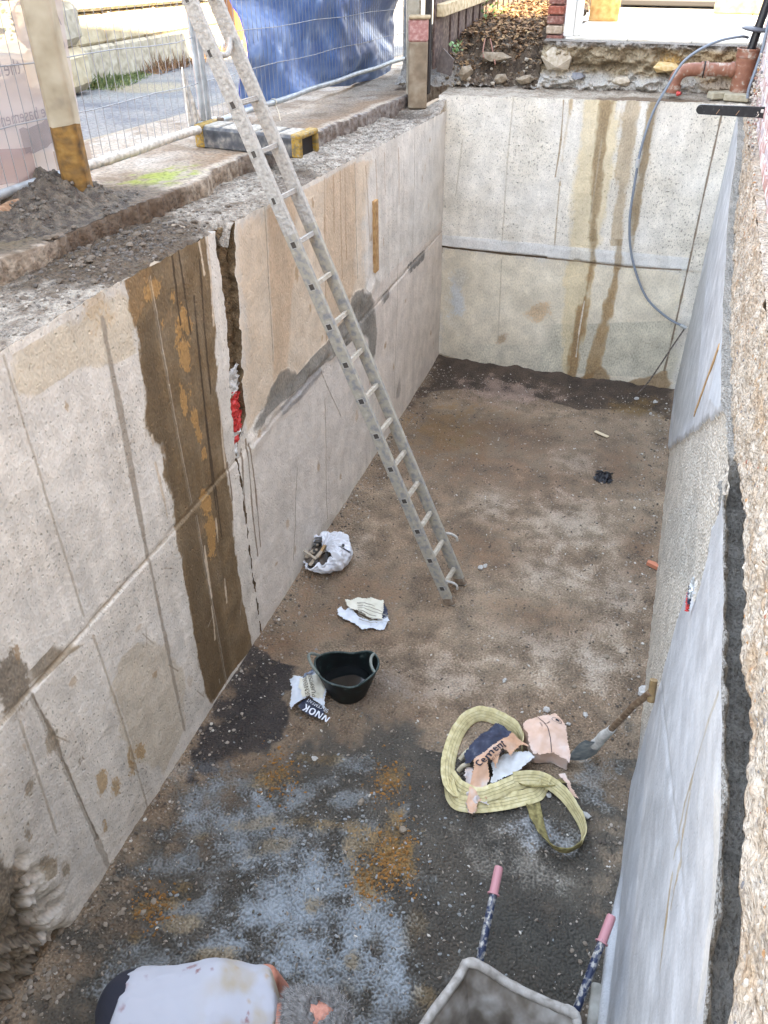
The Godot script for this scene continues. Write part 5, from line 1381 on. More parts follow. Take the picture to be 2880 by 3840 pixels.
func build_bank_things():
	var g: Geo
	# boundary posts and board fence
	var fp = thing("fence_post", "stub of weathered post with a red brick face on its head", "post", Vector3(-2.42, 2.6, -8.0))
	var wood = mottle([[0.0, c8(112, 96, 78)], [0.5, c8(142, 126, 104)], [1.0, c8(170, 158, 138)]], 0.012, 2.2, 0.9, 0.0, 131)
	var bsz = Basis(Vector3.UP, 0.25)
	g = Geo.new()
	g.box(Vector3(-2.40, 2.82, -8.02), Vector3(0.17, 0.54, 0.16), bsz, 0.01)
	obj("stub", g.mesh(), wood, fp)
	g = Geo.new()
	g.box(Vector3(-2.40, 3.175, -8.02), Vector3(0.175, 0.17, 0.16), bsz, 0.012)
	obj("brick_head", g.mesh(), mottle([[0.0, c8(150, 96, 88)], [0.5, c8(176, 128, 120)], [1.0, c8(206, 176, 166)]], 0.03, 3.0, 0.95, 0.0, 132), fp)
	g = Geo.new()
	g.box(Vector3(-2.39, 3.275, -8.02), Vector3(0.19, 0.025, 0.18), bsz, 0.008)
	obj("cap", g.mesh(), mottle([[0.0, c8(150, 128, 96)], [1.0, c8(196, 178, 146)]], 0.03, 3.0, 0.95, 0.0, 133), fp)
	g = Geo.new()
	g.box(Vector3(-2.50, 3.55, -8.2), Vector3(0.12, 1.9, 0.12), Basis(Vector3.UP, 0.2), 0.01)
	tag(obj("concrete_post", g.mesh(), mottle([[0.0, c8(150, 140, 120)], [1.0, c8(196, 188, 170)]], 0.02, 2.0, 0.95, 0.0, 134)), "tall buff concrete post behind the brick-headed stub", "post")
	var bf = thing("board_fence", "dark weathered board fence with a pale rail running back from the corner", "fence", Vector3(-2.32, 2.8, -9.5))
	var dk = [mottle([[0.0, c8(66, 52, 48)], [0.5, c8(94, 78, 72)], [1.0, c8(130, 114, 104)]], 0.04, 1.6, 0.9, 0.0, 141), mottle([[0.0, c8(74, 62, 56)], [0.5, c8(104, 88, 78)], [1.0, c8(138, 124, 110)]], 0.04, 1.6, 0.9, 0.0, 142)]
	var z = -8.16
	var i = 0
	while z > -13.0:
		var w: float = [0.30, 0.24, 0.15, 0.15][i % 4] if i < 4 else 0.14
		g = Geo.new()
		g.box(Vector3(-2.30 - 0.012 * (i % 2), 3.72 + rng.randf_range(-0.03, 0.03), z - w / 2), Vector3(0.022, 1.75 if i < 2 else 1.66, w - 0.012), Basis(Vector3.RIGHT, rng.randf_range(-0.01, 0.01)), 0.004)
		obj("board", g.mesh(), dk[i % 2], bf)
		z -= w + 0.01
		i += 1
	g = Geo.new()
	g.box(Vector3(-2.255, 3.31, -9.45), Vector3(0.07, 0.10, 2.5), Basis.IDENTITY, 0.006)
	obj("rail", g.mesh(), mottle([[0.0, c8(150, 132, 100)], [0.5, c8(190, 172, 138)], [1.0, c8(206, 194, 166)]], 0.03, 2.0, 0.9, 0.0, 143), bf)
	g = Geo.new()
	g.box(Vector3(-2.34, 3.4, -8.12), Vector3(0.05, 1.5, 0.07), Basis.IDENTITY, 0.005)
	obj("end_post", g.mesh(), mk(c8(52, 48, 46), 0.9), bf)
	# slate shard
	g = Geo.new()
	g.prism(PackedVector2Array([Vector2(-0.09, -0.08), Vector2(0.07, -0.10), Vector2(0.09, 0.03), Vector2(-0.03, 0.11), Vector2(-0.07, 0.05)]), Vector3(-2.20, 2.90, -8.22), Vector3(0.95, 0, 0.3), Vector3(0, 1, -0.15), Vector3(0, 0, -0.025))
	tag(obj("slate_shard", g.mesh(false), mottle([[0.0, c8(78, 68, 64)], [1.0, c8(112, 102, 96)]], 0.03, 3.0, 0.8, 0.0, 151)), "broken dark slate leaning below the board fence", "slate")
	# boulders sticking out of the bank, each a thing
	var sm = mottle([[0.0, c8(104, 92, 76)], [0.5, c8(136, 122, 102)], [1.0, c8(172, 162, 146)]], 0.03, 3.0, 0.95, 0.0, 152)
	var spots = [[Vector3(-1.86, 2.90, -8.68), Vector3(0.17, 0.06, 0.1), "flat pale stone stuck in the dark earth bank"], [Vector3(-1.72, 2.75, -8.47), Vector3(0.11, 0.06, 0.08), "pale rubble lump at the foot of the dark earth bank"], [Vector3(-1.48, 2.76, -8.46), Vector3(0.10, 0.055, 0.08), "rounded rubble lump beside the broken foundation"], [Vector3(-2.05, 2.79, -8.44), Vector3(0.13, 0.08, 0.09), "whitish mortar lump below the slate shard"]]
	i = 0
	for q in spots:
		var rk = MeshInstance3D.new()
		rk.mesh = rock_mesh(900 + i, 1.0, 0)
		rk.material_override = sm
		rk.name = numbered("bank_stone")
		add_child(rk)
		rk.transform = Transform3D(Basis(Vector3.UP, 0.4 * i) * Basis.from_scale(q[1]), q[0])
		tag(rk, q[2], "stone", "stones in the earth bank")
		i += 1
	# fallen leaves on the bank
	var leaf = Geo.new()
	leaf.tri(Vector3(0, 0, 0), Vector3(0.4, 0.12, 0.45), Vector3(0, 0.05, 1.0))
	leaf.tri(Vector3(0, 0, 0), Vector3(0, 0.05, 1.0), Vector3(-0.4, 0.12, 0.45))
	var lm = leaf.mesh()
	var xf = []
	var cols = []
	for k in 5200:
		var x = rng.randf_range(-2.28, -1.28)
		var zz = -8.6 - 4.6 * pow(rng.randf(), 1.5)
		if n1.get_noise_2d(x * 3.0, zz * 3.0) + rng.randf() * 0.5 < 0.45 - 0.9 * smooth(-8.6, -9.4, zz): continue
		xf.append(Transform3D(Basis(Vector3.UP, rng.randf() * TAU) * Basis(Vector3.RIGHT, rng.randf_range(-0.7, 0.7)) * Basis.from_scale(Vector3.ONE * rng.randf_range(0.025, 0.06)), Vector3(x, bank_y(x, zz) + rng.randf_range(0.004, 0.035), zz)))
		cols.append(lin(140, 108, 72).lerp(lin(176, 146, 104), rng.randf()).lerp(lin(96, 66, 46), rng.randf() * 0.9))
	multi("fallen_leaves", lm, mkv(0.85), xf, cols, "drift of dry brown leaves over the earth bank", "leaves")
	xf = []; cols = []
	for k in 420:
		var x = rng.randf_range(-2.3, -1.3)
		var zz = rng.randf_range(-8.95, -8.38)
		var s = 0.006 + 0.03 * pow(rng.randf(), 3.0)
		xf.append(Transform3D(Basis(Vector3.UP, rng.randf() * TAU) * Basis(Vector3.RIGHT, rng.randf() * 2.0) * Basis.from_scale(Vector3.ONE * s), Vector3(x, bank_y(x, zz) + s * 0.2, zz)))
		cols.append(lin(84, 70, 56).lerp(lin(128, 112, 92), rng.randf()) if rng.randf() < 0.7 else lin(170, 160, 144))
	multi("bank_rubble", rock_mesh(17, 0.8), mkv(0.95), xf, cols, "clods and small rubble on the face of the earth bank", "rubble")
	# ivy by the fence
	xf = []; cols = []
	for k in 150:
		xf.append(Transform3D(Basis(Vector3.UP, rng.randf() * TAU) * Basis(Vector3.RIGHT, rng.randf_range(-1.3, 1.0)) * Basis.from_scale(Vector3.ONE * rng.randf_range(0.03, 0.07)), Vector3(-2.24 + rng.randf_range(-0.02, 0.08), rng.randf_range(3.0, 3.6), -10.2 + rng.randf_range(-0.5, 0.5))))
		cols.append(lin(70, 104, 60).lerp(lin(126, 150, 84), rng.randf()))
	for k in 26:
		xf.append(Transform3D(Basis(Vector3.UP, rng.randf() * TAU) * Basis(Vector3.RIGHT, rng.randf_range(-1.3, 0.2)) * Basis.from_scale(Vector3.ONE * rng.randf_range(0.03, 0.055)), Vector3(-2.17 + rng.randf_range(-0.04, 0.05), 2.98 + rng.randf_range(-0.04, 0.05), -8.45 + rng.randf_range(-0.05, 0.05))))
		cols.append(lin(90, 128, 70).lerp(lin(150, 180, 130), rng.randf()))
	var iv = thing("ivy_plant", "green ivy creeping over the dark board fence", "plant", Vector3(-2.2, 2.95, -9.6))
	multi("leaf_cluster", lm, mkv(0.6), xf, cols, "", "", iv)
	for q in [[Vector3(-1.95, 3.02, -8.95), Vector3(-1.86, 2.92, -8.72), Vector3(-1.80, 2.86, -8.55)], [Vector3(-2.0, 3.02, -8.95), Vector3(-1.97, 2.95, -8.75), Vector3(-1.93, 2.90, -8.62)]]:
		g = Geo.new()
		g.tube(curve_pts(q, 4), 0.007, 6)
		obj("stem", g.mesh(), mk(c8(140, 100, 84)), iv)

# ---------- temporary fences, post, mound ----------
func fence_x(z: float) -> float:
	return -2.92 - 0.045 * (-3.0 - z) * (1.0 if z < -5.0 else 0.4)

func build_fences():
	var g = Geo.new()
	# wet mortar heaped round the post
	g.grid(110, 120, func(u, v):
		var x = lerpf(-3.25, -2.36, u)
		var z = lerpf(-2.45, -4.0, v)
		var e = slab_edge(z) - 0.004
		if x > e: x = e
		return Vector3(x, ground_y(z) + mound_y(x, z) - 0.008, z), true, null, func(p):
			var f = n1.get_noise_2d(p.x * 16.0, p.z * 16.0)
			return lin(86, 77, 67).lerp(lin(128, 116, 101), clampf(0.35 + f * 1.2, 0, 1)))
	var md = tag(obj("mortar_mound", g.mesh(), mkg(0.85, 2.4, 2.0)), "heap of wet grey mortar packed around the painted post", "mound")
	var lumps = []
	var cols = []
	for k in 420:
		var x = rng.randf_range(-3.1, -2.52)
		var z = rng.randf_range(-3.95, -2.6)
		var my = mound_y(x, z)
		if my < 0.012: continue
		lumps.append(Transform3D(Basis(Vector3.UP, rng.randf() * TAU) * Basis.from_scale(Vector3.ONE * rng.randf_range(0.003, 0.012) * (1.0 + 0.8 * rng.randf())), Vector3(x, ground_y(z) + my - 0.004, z)))
		cols.append(lin(84, 77, 70).lerp(lin(118, 110, 100), rng.randf()))
	for k in 420:
		var x = rng.randf_range(-2.50, -2.16)
		var z = -3.15 + rng.randfn(0.0, 0.33)
		lumps.append(Transform3D(Basis(Vector3.UP, rng.randf() * TAU) * Basis.from_scale(Vector3.ONE * rng.randf_range(0.004, 0.017)), Vector3(x, top_y(x, z) + 0.001, z)))
		cols.append(lin(74, 68, 62).lerp(lin(108, 100, 92), rng.randf()))
	for k in 70:
		var x = rng.randf_range(-2.55, -2.2)
		var z = -3.2 + rng.randfn(0.0, 0.4)
		var on = x < slab_edge(z)
		var s = rng.randf_range(0.010, 0.026)
		lumps.append(Transform3D(Basis(Vector3.UP, rng.randf() * TAU) * Basis.from_scale(Vector3(1.2, 0.7, 1.0) * s), Vector3(x, (ground_y(z) + mound_y(x, z) if on else top_y(x, z)) + s * 0.2, z)))
		cols.append(lin(84, 74, 63).lerp(lin(116, 104, 90), rng.randf()))
	multi("mortar_crumbs", rock_mesh(3, 0.8), mkv(0.85), lumps, cols, "crumbs of wet mortar fallen around the mound and wall top", "crumbs")
	# post: painted off-white, ochre foot
	var po = thing("timber_post", "square off-white painted post with ochre foot set in mortar", "post", Vector3(-2.78, 2.85, -3.48))
	var y0 = ground_y(-3.48)
	var bs = Basis(Vector3.UP, 0.35)
	var white = mottle([[0.0, c8(118, 106, 88)], [0.25, c8(158, 146, 122)], [0.6, c8(178, 167, 144)], [1.0, c8(192, 183, 164)]], 0.012, 1.4, 0.7, 0.0, 161, 0.3)
	var ring = func(h: float, y: float, wob: float) -> PackedVector3Array:
		var r = PackedVector3Array()
		var c = 0.022
		for q in [Vector2(-h, -h + c), Vector2(-h + c, -h), Vector2(h - c, -h), Vector2(h, -h + c), Vector2(h, h - c), Vector2(h - c, h), Vector2(-h + c, h), Vector2(-h, h - c)]:
			r.append(Vector3(-2.78, y + wob * sin(q.x * 90.0 + q.y * 57.0), -3.48) + bs * Vector3(q.x, 0, q.y))
		return r
	g = Geo.new()
	g.loft([ring.call(0.062, y0 + 0.36, 0.014), ring.call(0.062, y0 + 1.0, 0.0), ring.call(0.064, y0 + 2.3, 0.0)], true)
	obj("painted_shaft", g.mesh(false), white, po)
	g = Geo.new()
	g.loft([ring.call(0.0605, y0 - 0.06, 0.0), ring.call(0.0605, y0 + 0.37, 0.014)], true)
	obj("ochre_foot", g.mesh(false), mottle([[0.0, c8(80, 66, 46)], [0.35, c8(116, 88, 48)], [0.65, c8(142, 106, 50)], [1.0, c8(160, 128, 72)]], 0.02, 2.6, 0.8, 0.0, 162, 0.5), po)
	# two mesh fence panels
	var galv = mottle([[0.0, c8(132, 136, 138)], [0.5, c8(160, 166, 170)], [1.0, c8(186, 190, 192)]], 0.02, 2.0, 0.45, 0.4, 171)
	var caked = mottle([[0.0, c8(150, 146, 138)], [0.35, c8(178, 172, 162)], [0.7, c8(206, 200, 190)], [1.0, c8(222, 218, 210)]], 0.03, 2.4, 0.9, 0.0, 172, 0.8)
	for pn in 2:
		var za: float = [-1.4, -5.24][pn]
		var zb: float = [-5.16, -10.3][pn]
		var lab: String = ["steel mesh fence panel carrying the printed banner", "steel mesh fence panel carrying the blue plastic sheet"][pn]
		var fn = thing("mesh_fence", lab, "fence", Vector3(fence_x(za), ground_y(za), (za + zb) / 2), "temporary mesh fence panels")
		var P = func(z: float, h: float) -> Vector3: return Vector3(fence_x(z), ground_y(z) + h, z)
		g = Geo.new()
		var rail = []
		for k in 25:
			var z = lerpf(za, zb, k / 24.0)
			rail.append(P.call(z, 0.11) + Vector3(0, 0.004 * sin(z * 5.0), 0))
		g.tube(rail, 0.022, 14)
		obj("bottom_rail", g.mesh(), galv, fn)
		if pn == 0:
			# cement caked on the rail, a lumpy sleeve
			g = Geo.new()
			var path = []
			var rad = []
			for k in 60:
				var z = lerpf(-3.72, -4.98, k / 59.0)
				path.append(P.call(z, 0.114) + Vector3(0, 0.004 * sin(z * 5.0), 0))
				rad.append(0.0255 + 0.005 * n1.get_noise_1d(z * 30.0) + 0.003 * n1.get_noise_1d(z * 90.0))
			g.tube(path, rad, 14)
			obj("caked_cement", g.mesh(), caked, fn)
		g = Geo.new()
		g.tube([P.call(za, 2.0), P.call(zb, 2.0)], 0.021, 12)
		obj("top_rail", g.mesh(), galv, fn)
		for ze in [za, zb]:
			g = Geo.new()
			g.tube([P.call(ze, 0.02), P.call(ze, 2.02)], 0.021, 14)
			obj("end_pole", g.mesh(), galv, fn)
		var wm = CylinderMesh.new()
		wm.top_radius = 0.0019; wm.bottom_radius = 0.0019; wm.height = 1.0; wm.radial_segments = 5; wm.rings = 1
		var wmat = mk(c8(150, 152, 156), 0.5, 0.3)
		var n = int((za - zb) / 0.076)
		for k in range(1, n):
			var z = za + (zb - za) * k / n
			place("wire", wm, wmat, fn, P.call(z, 1.05), Basis.from_scale(Vector3(1, 1.88, 1)))
		for h in [0.37, 0.615, 0.86, 1.10, 1.35, 1.6, 1.85]:
			g = Geo.new()
			var pw = []
			for k in 13: pw.append(P.call(lerpf(za, zb, k / 12.0), h) + Vector3(0.004, 0.006 * sin(k * 1.7 + h * 9.0), 0))
			g.tube(pw, 0.003, 6)
			obj("cross_wire", g.mesh(), wmat, fn)
	# coupler joining the panels
	var cp = thing("pipe_coupler", "bolted steel coupler clamping the two fence panels together", "coupler", Vector3(-2.98, 2.9, -5.2))
	for q in [-5.10, -5.30]:
		g = Geo.new()
		g.tube([Vector3(fence_x(q), ground_y(q) + 0.11, q - 0.03), Vector3(fence_x(q), ground_y(q) + 0.11, q + 0.03)], 0.034, 14)
		obj("clamp", g.mesh(), galv, cp)
	g = Geo.new()
	g.tube([Vector3(-2.93, ground_y(-5.2) + 0.15, -5.2), Vector3(-2.89, ground_y(-5.2) + 0.15, -5.2)], 0.014, 6)
	obj("bolt", g.mesh(), mk(c8(110, 96, 84), 0.6, 0.4), cp)
	# stay leaning behind the panel joint
	g = Geo.new()
	g.prism(PackedVector2Array([Vector2(0, 0), Vector2(0.16, 0), Vector2(0.02, 0.34)]), Vector3(-3.02, ground_y(-5.05) + 0.13, -4.98), Vector3(0, 0, -1), Vector3.UP, Vector3(-0.012, 0, 0))
	tag(obj("gusset_plate", g.mesh(false), caked), "triangular cement-splashed steel gusset at the fence pole foot", "plate")
	# black plastic foot with yellow ends
	var ft = thing("ballast_block", "black plastic fence foot block with worn yellow end caps", "block", Vector3(-2.62, ground_y(-5.1), -5.1))
	var fb = Basis(Vector3.UP, -0.12)
	var fo = Vector3(-2.60, ground_y(-5.1), -5.08)
	var blk = mottle([[0.0, c8(46, 48, 52)], [0.45, c8(72, 74, 78)], [0.7, c8(116, 114, 110)], [1.0, c8(172, 164, 150)]], 0.018, 2.2, 0.8, 0.0, 181)
	var yel = mottle([[0.0, c8(96, 86, 66)], [0.35, c8(120, 104, 64)], [0.5, c8(158, 126, 44)], [0.62, c8(160, 128, 48)], [0.75, c8(140, 130, 106)], [1.0, c8(170, 160, 136)]], 0.03, 3.0, 0.7, 0.0, 182)
	g = Geo.new()
	g.box(fo + fb * Vector3(0.0, 0.066, 0), Vector3(0.72, 0.13, 0.22), fb, 0.014)
	obj("body", g.mesh(), blk, ft)
	for k in 5:
		g = Geo.new()
		g.box(fo + fb * Vector3(-0.28 + 0.14 * k, 0.132, 0), Vector3(0.11, 0.012, 0.17), fb, 0.005)
		obj("pad", g.mesh(), mottle([[0.0, c8(120, 116, 108)], [1.0, c8(186, 180, 168)]], 0.03, 3.0, 0.9, 0.0, 183), ft)
	for s in [-1, 1]:
		var ec = Node3D.new()
		ec.name = "end_cap"
		ft.add_child(ec, true)
		for q in [[Vector3(s * 0.365, 0.128, 0), Vector3(0.07, 0.03, 0.235)], [Vector3(s * 0.365, 0.064, 0.102), Vector3(0.07, 0.115, 0.03)], [Vector3(s * 0.365, 0.064, -0.102), Vector3(0.07, 0.115, 0.03)]]:
			g = Geo.new()
			g.box(fo + fb * q[0], q[1], fb, 0.008)
			obj("cap_side", g.mesh(), yel, ec)
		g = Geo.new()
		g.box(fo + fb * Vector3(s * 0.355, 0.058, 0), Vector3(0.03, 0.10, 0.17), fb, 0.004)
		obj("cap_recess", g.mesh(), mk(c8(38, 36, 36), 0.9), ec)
	# blue sheet hung on the far side of the mesh
	var ts = func(u: float, v: float) -> Vector3:
		var z = lerpf(-5.98, -10.2, u)
		var lo = 0.07 + 0.05 * sin(u * 7.0) - 0.03 * u
		var h = lerpf(2.02, lo, v)
		var fold = 0.055 * sin(11.0 * (u * 1.0 - v * 0.9) + 2.5 * n2.get_noise_2d(u * 3.0, v * 2.0)) * smooth(0.05, 0.5, v)
		fold += 0.018 * n1.get_noise_2d(u * 6.0, v * 5.0) + 0.006 * n1.get_noise_2d(u * 22.0, v * 17.0)
		fold += 0.022 * absf(n2.get_noise_2d((u * 0.6 - v * 0.5) * 9.0, 3.0)) * v
		return Vector3(fence_x(z) - 0.028 - 0.02 - fold, ground_y(z) + h, z)
	g = Geo.new()
	g.grid(150, 90, ts, false)
	var blue = mottle([[0.0, c8(64, 94, 152)], [0.5, c8(86, 116, 168)], [0.8, c8(110, 136, 182)], [1.0, c8(150, 168, 198)]], 0.012, 1.2, 0.36, 0.0, 191)
	blue.backlight = Color(0.45, 0.5, 0.6)
	var sh = thing("blue_sheet", "creased blue plastic sheet hanging behind the fence mesh", "sheet", Vector3(-3.05, 2.75, -7.0))
	obj("sheet", g.mesh(), blue, sh)
	g = Geo.new()
	g.grid(2, 60, func(u, v):
		var p: Vector3 = ts.call(0.0, v)
		return p + Vector3(0.004 - 0.006 * u, 0, 0.03 * (1.0 - u) - 0.004), false)
	var hem = mk(c8(34, 62, 190), 0.3)
	hem.backlight = Color(0.2, 0.3, 0.6)
	obj("hem", g.mesh(), hem, sh)
	# string tied to the rail
	var sg = thing("white_string", "length of white string tied on the rail and hanging down", "string", Vector3(-3.02, 2.75, -6.1))
	g = Geo.new()
	var rz = -6.35
	var rc = Vector3(fence_x(rz), ground_y(rz) + 0.11, rz)
	var loop = []
	for k in 13: loop.append(rc + Vector3(0.026 * cos(TAU * k / 12.0), 0.026 * sin(TAU * k / 12.0), 0.004 * k / 12.0))
	g.tube(loop, 0.0035, 6)
	obj("knot", g.mesh(), mk(c8(214, 208, 190), 0.9), sg)
	g = Geo.new()
	g.tube(curve_pts([rc + Vector3(0.02, -0.025, 0), rc + Vector3(0.05, -0.07, 0.02), rc + Vector3(0.07, -0.105, 0.05), rc + Vector3(0.16, -0.108, 0.22), rc + Vector3(0.19, -0.108, 0.30)], 5), 0.0035, 6)
	obj("loose_end", g.mesh(), mk(c8(214, 208, 190), 0.9), sg)
	# printed banner on the near panel, seen from behind
	var bn = thing("banner", "pale see-through banner with mirrored lettering on the fence mesh", "banner", Vector3(-2.98, 2.9, -3.4))
	var bf = func(u: float, v: float) -> Vector3:
		var z = lerpf(-1.5, -3.93 + 0.10 * v, u)
		var h = lerpf(1.9, -0.02 + 0.04 * sin(u * 12.0), v)
		return Vector3(fence_x(z) - 0.03 - 0.012 * sin(u * 22.0 + v * 5.0) - 0.02 * n1.get_noise_2d(u * 5.0, v * 4.0) + 0.06 * smooth(0.92, 1.0, v), ground_y(z) + h, z)
	g = Geo.new()
	g.grid(80, 50, bf, false)
	var bmat = mk(Color(0.82, 0.77, 0.75, 0.76), 0.9)
	bmat.transparency = BaseMaterial3D.TRANSPARENCY_ALPHA
	obj("cloth", g.mesh(), bmat, bn)
	for q in [["the reta", 0.60, 0.036, -3.32], ["db", 0.50, 0.034, -3.10], ["ere basement", 0.40, 0.030, -3.42], ["A", 0.78, 0.040, -3.80], ["o", 0.67, 0.036, -3.80]]:
		text_part(q[0], q[2] * 2.2, mk(c8(150, 142, 146), 0.9), bn, "lettering", func(p: Vector2) -> Vector3:
			# read from the street side, so it runs backwards from here
			var z: float = q[3] + p.x
			return Vector3(fence_x(z) - 0.012, ground_y(z) + q[1] + p.y, z))
	# printed artwork band low on the banner: plain grey and rose shapes
	for q in [[-3.75, -3.35, 0.25, 0.36, c8(150, 142, 146)], [-3.4, -2.6, 0.13, 0.28, c8(176, 150, 146)], [-3.85, -3.55, 0.08, 0.22, c8(196, 176, 160)], [-3.2, -2.4, 0.55, 0.8, c8(206, 172, 160)]]:
		g = Geo.new()
		g.grid(14, 4, func(u, v):
			var z = lerpf(q[0], q[1], u)
			return Vector3(fence_x(z) - 0.014 + 0.003 * sin(u * 9.0), ground_y(z) + lerpf(q[2], q[3], v) + 0.03 * n1.get_noise_1d(z * 8.0 + q[2] * 30.0), z))
		var pm = mk(Color(q[4].r, q[4].g, q[4].b, 0.5), 0.9)
		pm.transparency = BaseMaterial3D.TRANSPARENCY_ALPHA
		obj("print", g.mesh(), pm, bn)
	# rolled foot of an orange-brown debris net under the rail
	g = Geo.new()
	var np = []
	for k in 24:
		var z = lerpf(-1.6, -3.42, k / 23.0)
		np.append(Vector3(fence_x(z) + 0.05, ground_y(z) + 0.045 + 0.012 * n1.get_noise_1d(z * 6.0), z))
	g.tube(np, 0.042, 14)
	tag(obj("rolled_net", g.mesh(), mottle([[0.0, c8(110, 84, 62)], [0.5, c8(150, 116, 88)], [1.0, c8(186, 158, 130)]], 0.03, 3.0, 0.9, 0.0, 195, 0.4)), "rolled brown debris net lying under the fence rail", "net")

# lettering bent onto a surface: f maps flat text metres to the surface
func text_part(txt: String, size: float, mat: Material, parent: Node, called: String, f: Callable, bold := false):
	var tm = TextMesh.new()
	var sf = SystemFont.new()
	sf.font_names = PackedStringArray(["Droid Sans"])
	if bold: sf.font_weight = 700
	tm.font = sf
	tm.text = txt
	tm.font_size = 64
	tm.pixel_size = size / 64.0
	tm.depth = 0.0
	tm.curve_step = 2.0
	var ar = tm.get_mesh_arrays()
	var vs: PackedVector3Array = ar[Mesh.ARRAY_VERTEX]
	var ids = ar[Mesh.ARRAY_INDEX]
	var g = Geo.new()
	if ids == null or ids.size() == 0:
		for k in range(0, vs.size() - 2, 3):
			g.tri(f.call(Vector2(vs[k].x, vs[k].y)), f.call(Vector2(vs[k + 1].x, vs[k + 1].y)), f.call(Vector2(vs[k + 2].x, vs[k + 2].y)))
	else:
		for k in range(0, ids.size() - 2, 3):
			var a = vs[ids[k]]
			var b = vs[ids[k + 1]]
			var c = vs[ids[k + 2]]
			if absf((b - a).cross(c - a).z) < 1e-12: continue
			g.tri(f.call(Vector2(a.x, a.y)), f.call(Vector2(b.x, b.y)), f.call(Vector2(c.x, c.y)))
	if g.v.size() == 0: return
	obj(called, g.mesh(), mat, parent)

# ---------- aluminium ladder leaning on the wall top ----------
func build_ladder():
	var L0 = Vector3(-0.965, 0.0, -4.2405)
	var R0 = Vector3(-0.940, 0.0, -4.4795)
	var dl = Vector3(-0.3723, 0.928, 0.014)
	var dr = Vector3(-0.3780, 0.9257, 0.0115)
	var side = (R0 - L0).normalized()
	var nrm = dl.cross(side).normalized()
	if nrm.x < 0: nrm = -nrm
	var th = thing("ladder", "cement-splashed aluminium ladder with square rungs leaning on the wall top", "ladder", (L0 + R0) / 2)
	var mt = mottle([[0.0, c8(128, 129, 131)], [0.35, c8(152, 151, 149)], [0.5, c8(168, 163, 150)], [0.75, c8(176, 170, 155)], [1.0, c8(194, 190, 180)]], 0.03, 2.4, 0.75, 0.1, 201, 0.15)
	var mt2 = mottle([[0.0, c8(148, 145, 140)], [0.5, c8(174, 170, 163)], [1.0, c8(196, 192, 184)]], 0.05, 3.0, 0.92, 0.0, 202, 0.8)
	var g: Geo
	for s in 2:
		var o: Vector3 = [L0, R0][s]
		var d: Vector3 = [dl, dr][s]
		var ln: float = [4.12, 4.55][s]
		# box section with rounded edges
		var rings = []
		var outl = PackedVector2Array()
		for q in [[-1, -1], [1, -1], [1, 1], [-1, 1]]:
			for k in 4:
				var an: float = [PI, -PI / 2, 0.0, PI / 2][[[-1, -1], [1, -1], [1, 1], [-1, 1]].find(q)] + PI / 2 * k / 3.0
				outl.append(Vector2(q[0] * (0.0145 - 0.005) + 0.005 * cos(an), q[1] * (0.040 - 0.006) + 0.006 * sin(an)))
		var bx = side
		var split = 2.75
		for part in 2:
			g = Geo.new()
			rings = []
			var a: float = [0.0, split][part]
			var b: float = [split, ln][part]
			for k in 31:
				var t = lerpf(a, b, k / 30.0)
				var ring = PackedVector3Array()
				for q in outl:
					var p = o + d * t + bx * q.x + nrm * q.y
					if part == 0 and k == 0: p = o + bx * q.x + nrm * q.y + Vector3(0, 0.004 - (nrm * q.y).y, 0)
					if part == 1: p += (bx * signf(q.x) + nrm * signf(q.y)) * 0.0012 * (0.4 + n1.get_noise_3d(p.x * 30.0, p.y * 30.0, p.z * 30.0))
					ring.append(p)
				rings.append(ring)
			g.loft(rings)
			var st = obj("stile", g.mesh(), [mt, mt2][part], th)
			if part == 1: st.set_meta("label", "upper stile thickly caked with cement")
	for k in 16:
		var t = 0.156 + 0.2537 * k
		var a = L0 + dl * t
		var b = R0 + dr * t
		var ax = (b - a).normalized()
		var bs = Basis(ax, dl, ax.cross(dl))
		g = Geo.new()
		if k == 14:
			var path = curve_pts([a, a.lerp(b, 0.35) - dl * 0.02, a.lerp(b, 0.65) - dl * 0.012 , b + dl * 0.055], 5)
			g.tube(path, 0.017, 4)
			obj("rung", g.mesh(false), mt2, th).set_meta("label", "bent rung caked with cement")
		else:
			g.box((a + b) / 2, Vector3((b - a).length() + 0.004, 0.028, 0.028), bs, 0.004)
			for r in 3: g.box((a + b) / 2 + bs * Vector3(0, -0.009 + 0.009 * r, 0.0148), Vector3((b - a).length() - 0.03, 0.004, 0.003), bs, 0.001)
			obj("rung", g.mesh(), mt2 if k > 9 else mottled_rung(), th)
		# square rung end on the outside of the stile
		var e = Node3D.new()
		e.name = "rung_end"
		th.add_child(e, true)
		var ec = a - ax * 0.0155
		for q in [[Vector3(0, 0.019, 0), Vector3(0.005, 0.004, 0.042)], [Vector3(0, -0.019, 0), Vector3(0.005, 0.004, 0.042)], [Vector3(0, 0, 0.019), Vector3(0.005, 0.034, 0.004)], [Vector3(0, 0, -0.019), Vector3(0.005, 0.034, 0.004)]]:
			g = Geo.new()
			g.box(ec + bs * q[0], q[1], bs, 0.001)
			obj("lip", g.mesh(), mt2, e)
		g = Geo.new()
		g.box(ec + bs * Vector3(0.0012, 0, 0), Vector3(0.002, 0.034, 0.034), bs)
		obj("bore_shade", g.mesh(false), mk(c8(78, 73, 68), 0.9), e)  # flat plate coloured dark for the shade inside the hollow rung
	# guide hooks near the foot
	for q in [[L0 + dl * 0.16 + side * 0.03, 1.0], [R0 + dr * 0.42 + side * 0.03, 1.0]]:
		g = Geo.new()
		var b: Vector3 = q[0] + nrm * 0.03
		g.tube(curve_pts([b - nrm * 0.02 + dl * 0.03, b + nrm * 0.03 + dl * 0.02, b + nrm * 0.065 - dl * 0.01, b + nrm * 0.06 - dl * 0.045], 4), 0.009, 6)
		obj("guide_hook", g.mesh(), mt2, th)
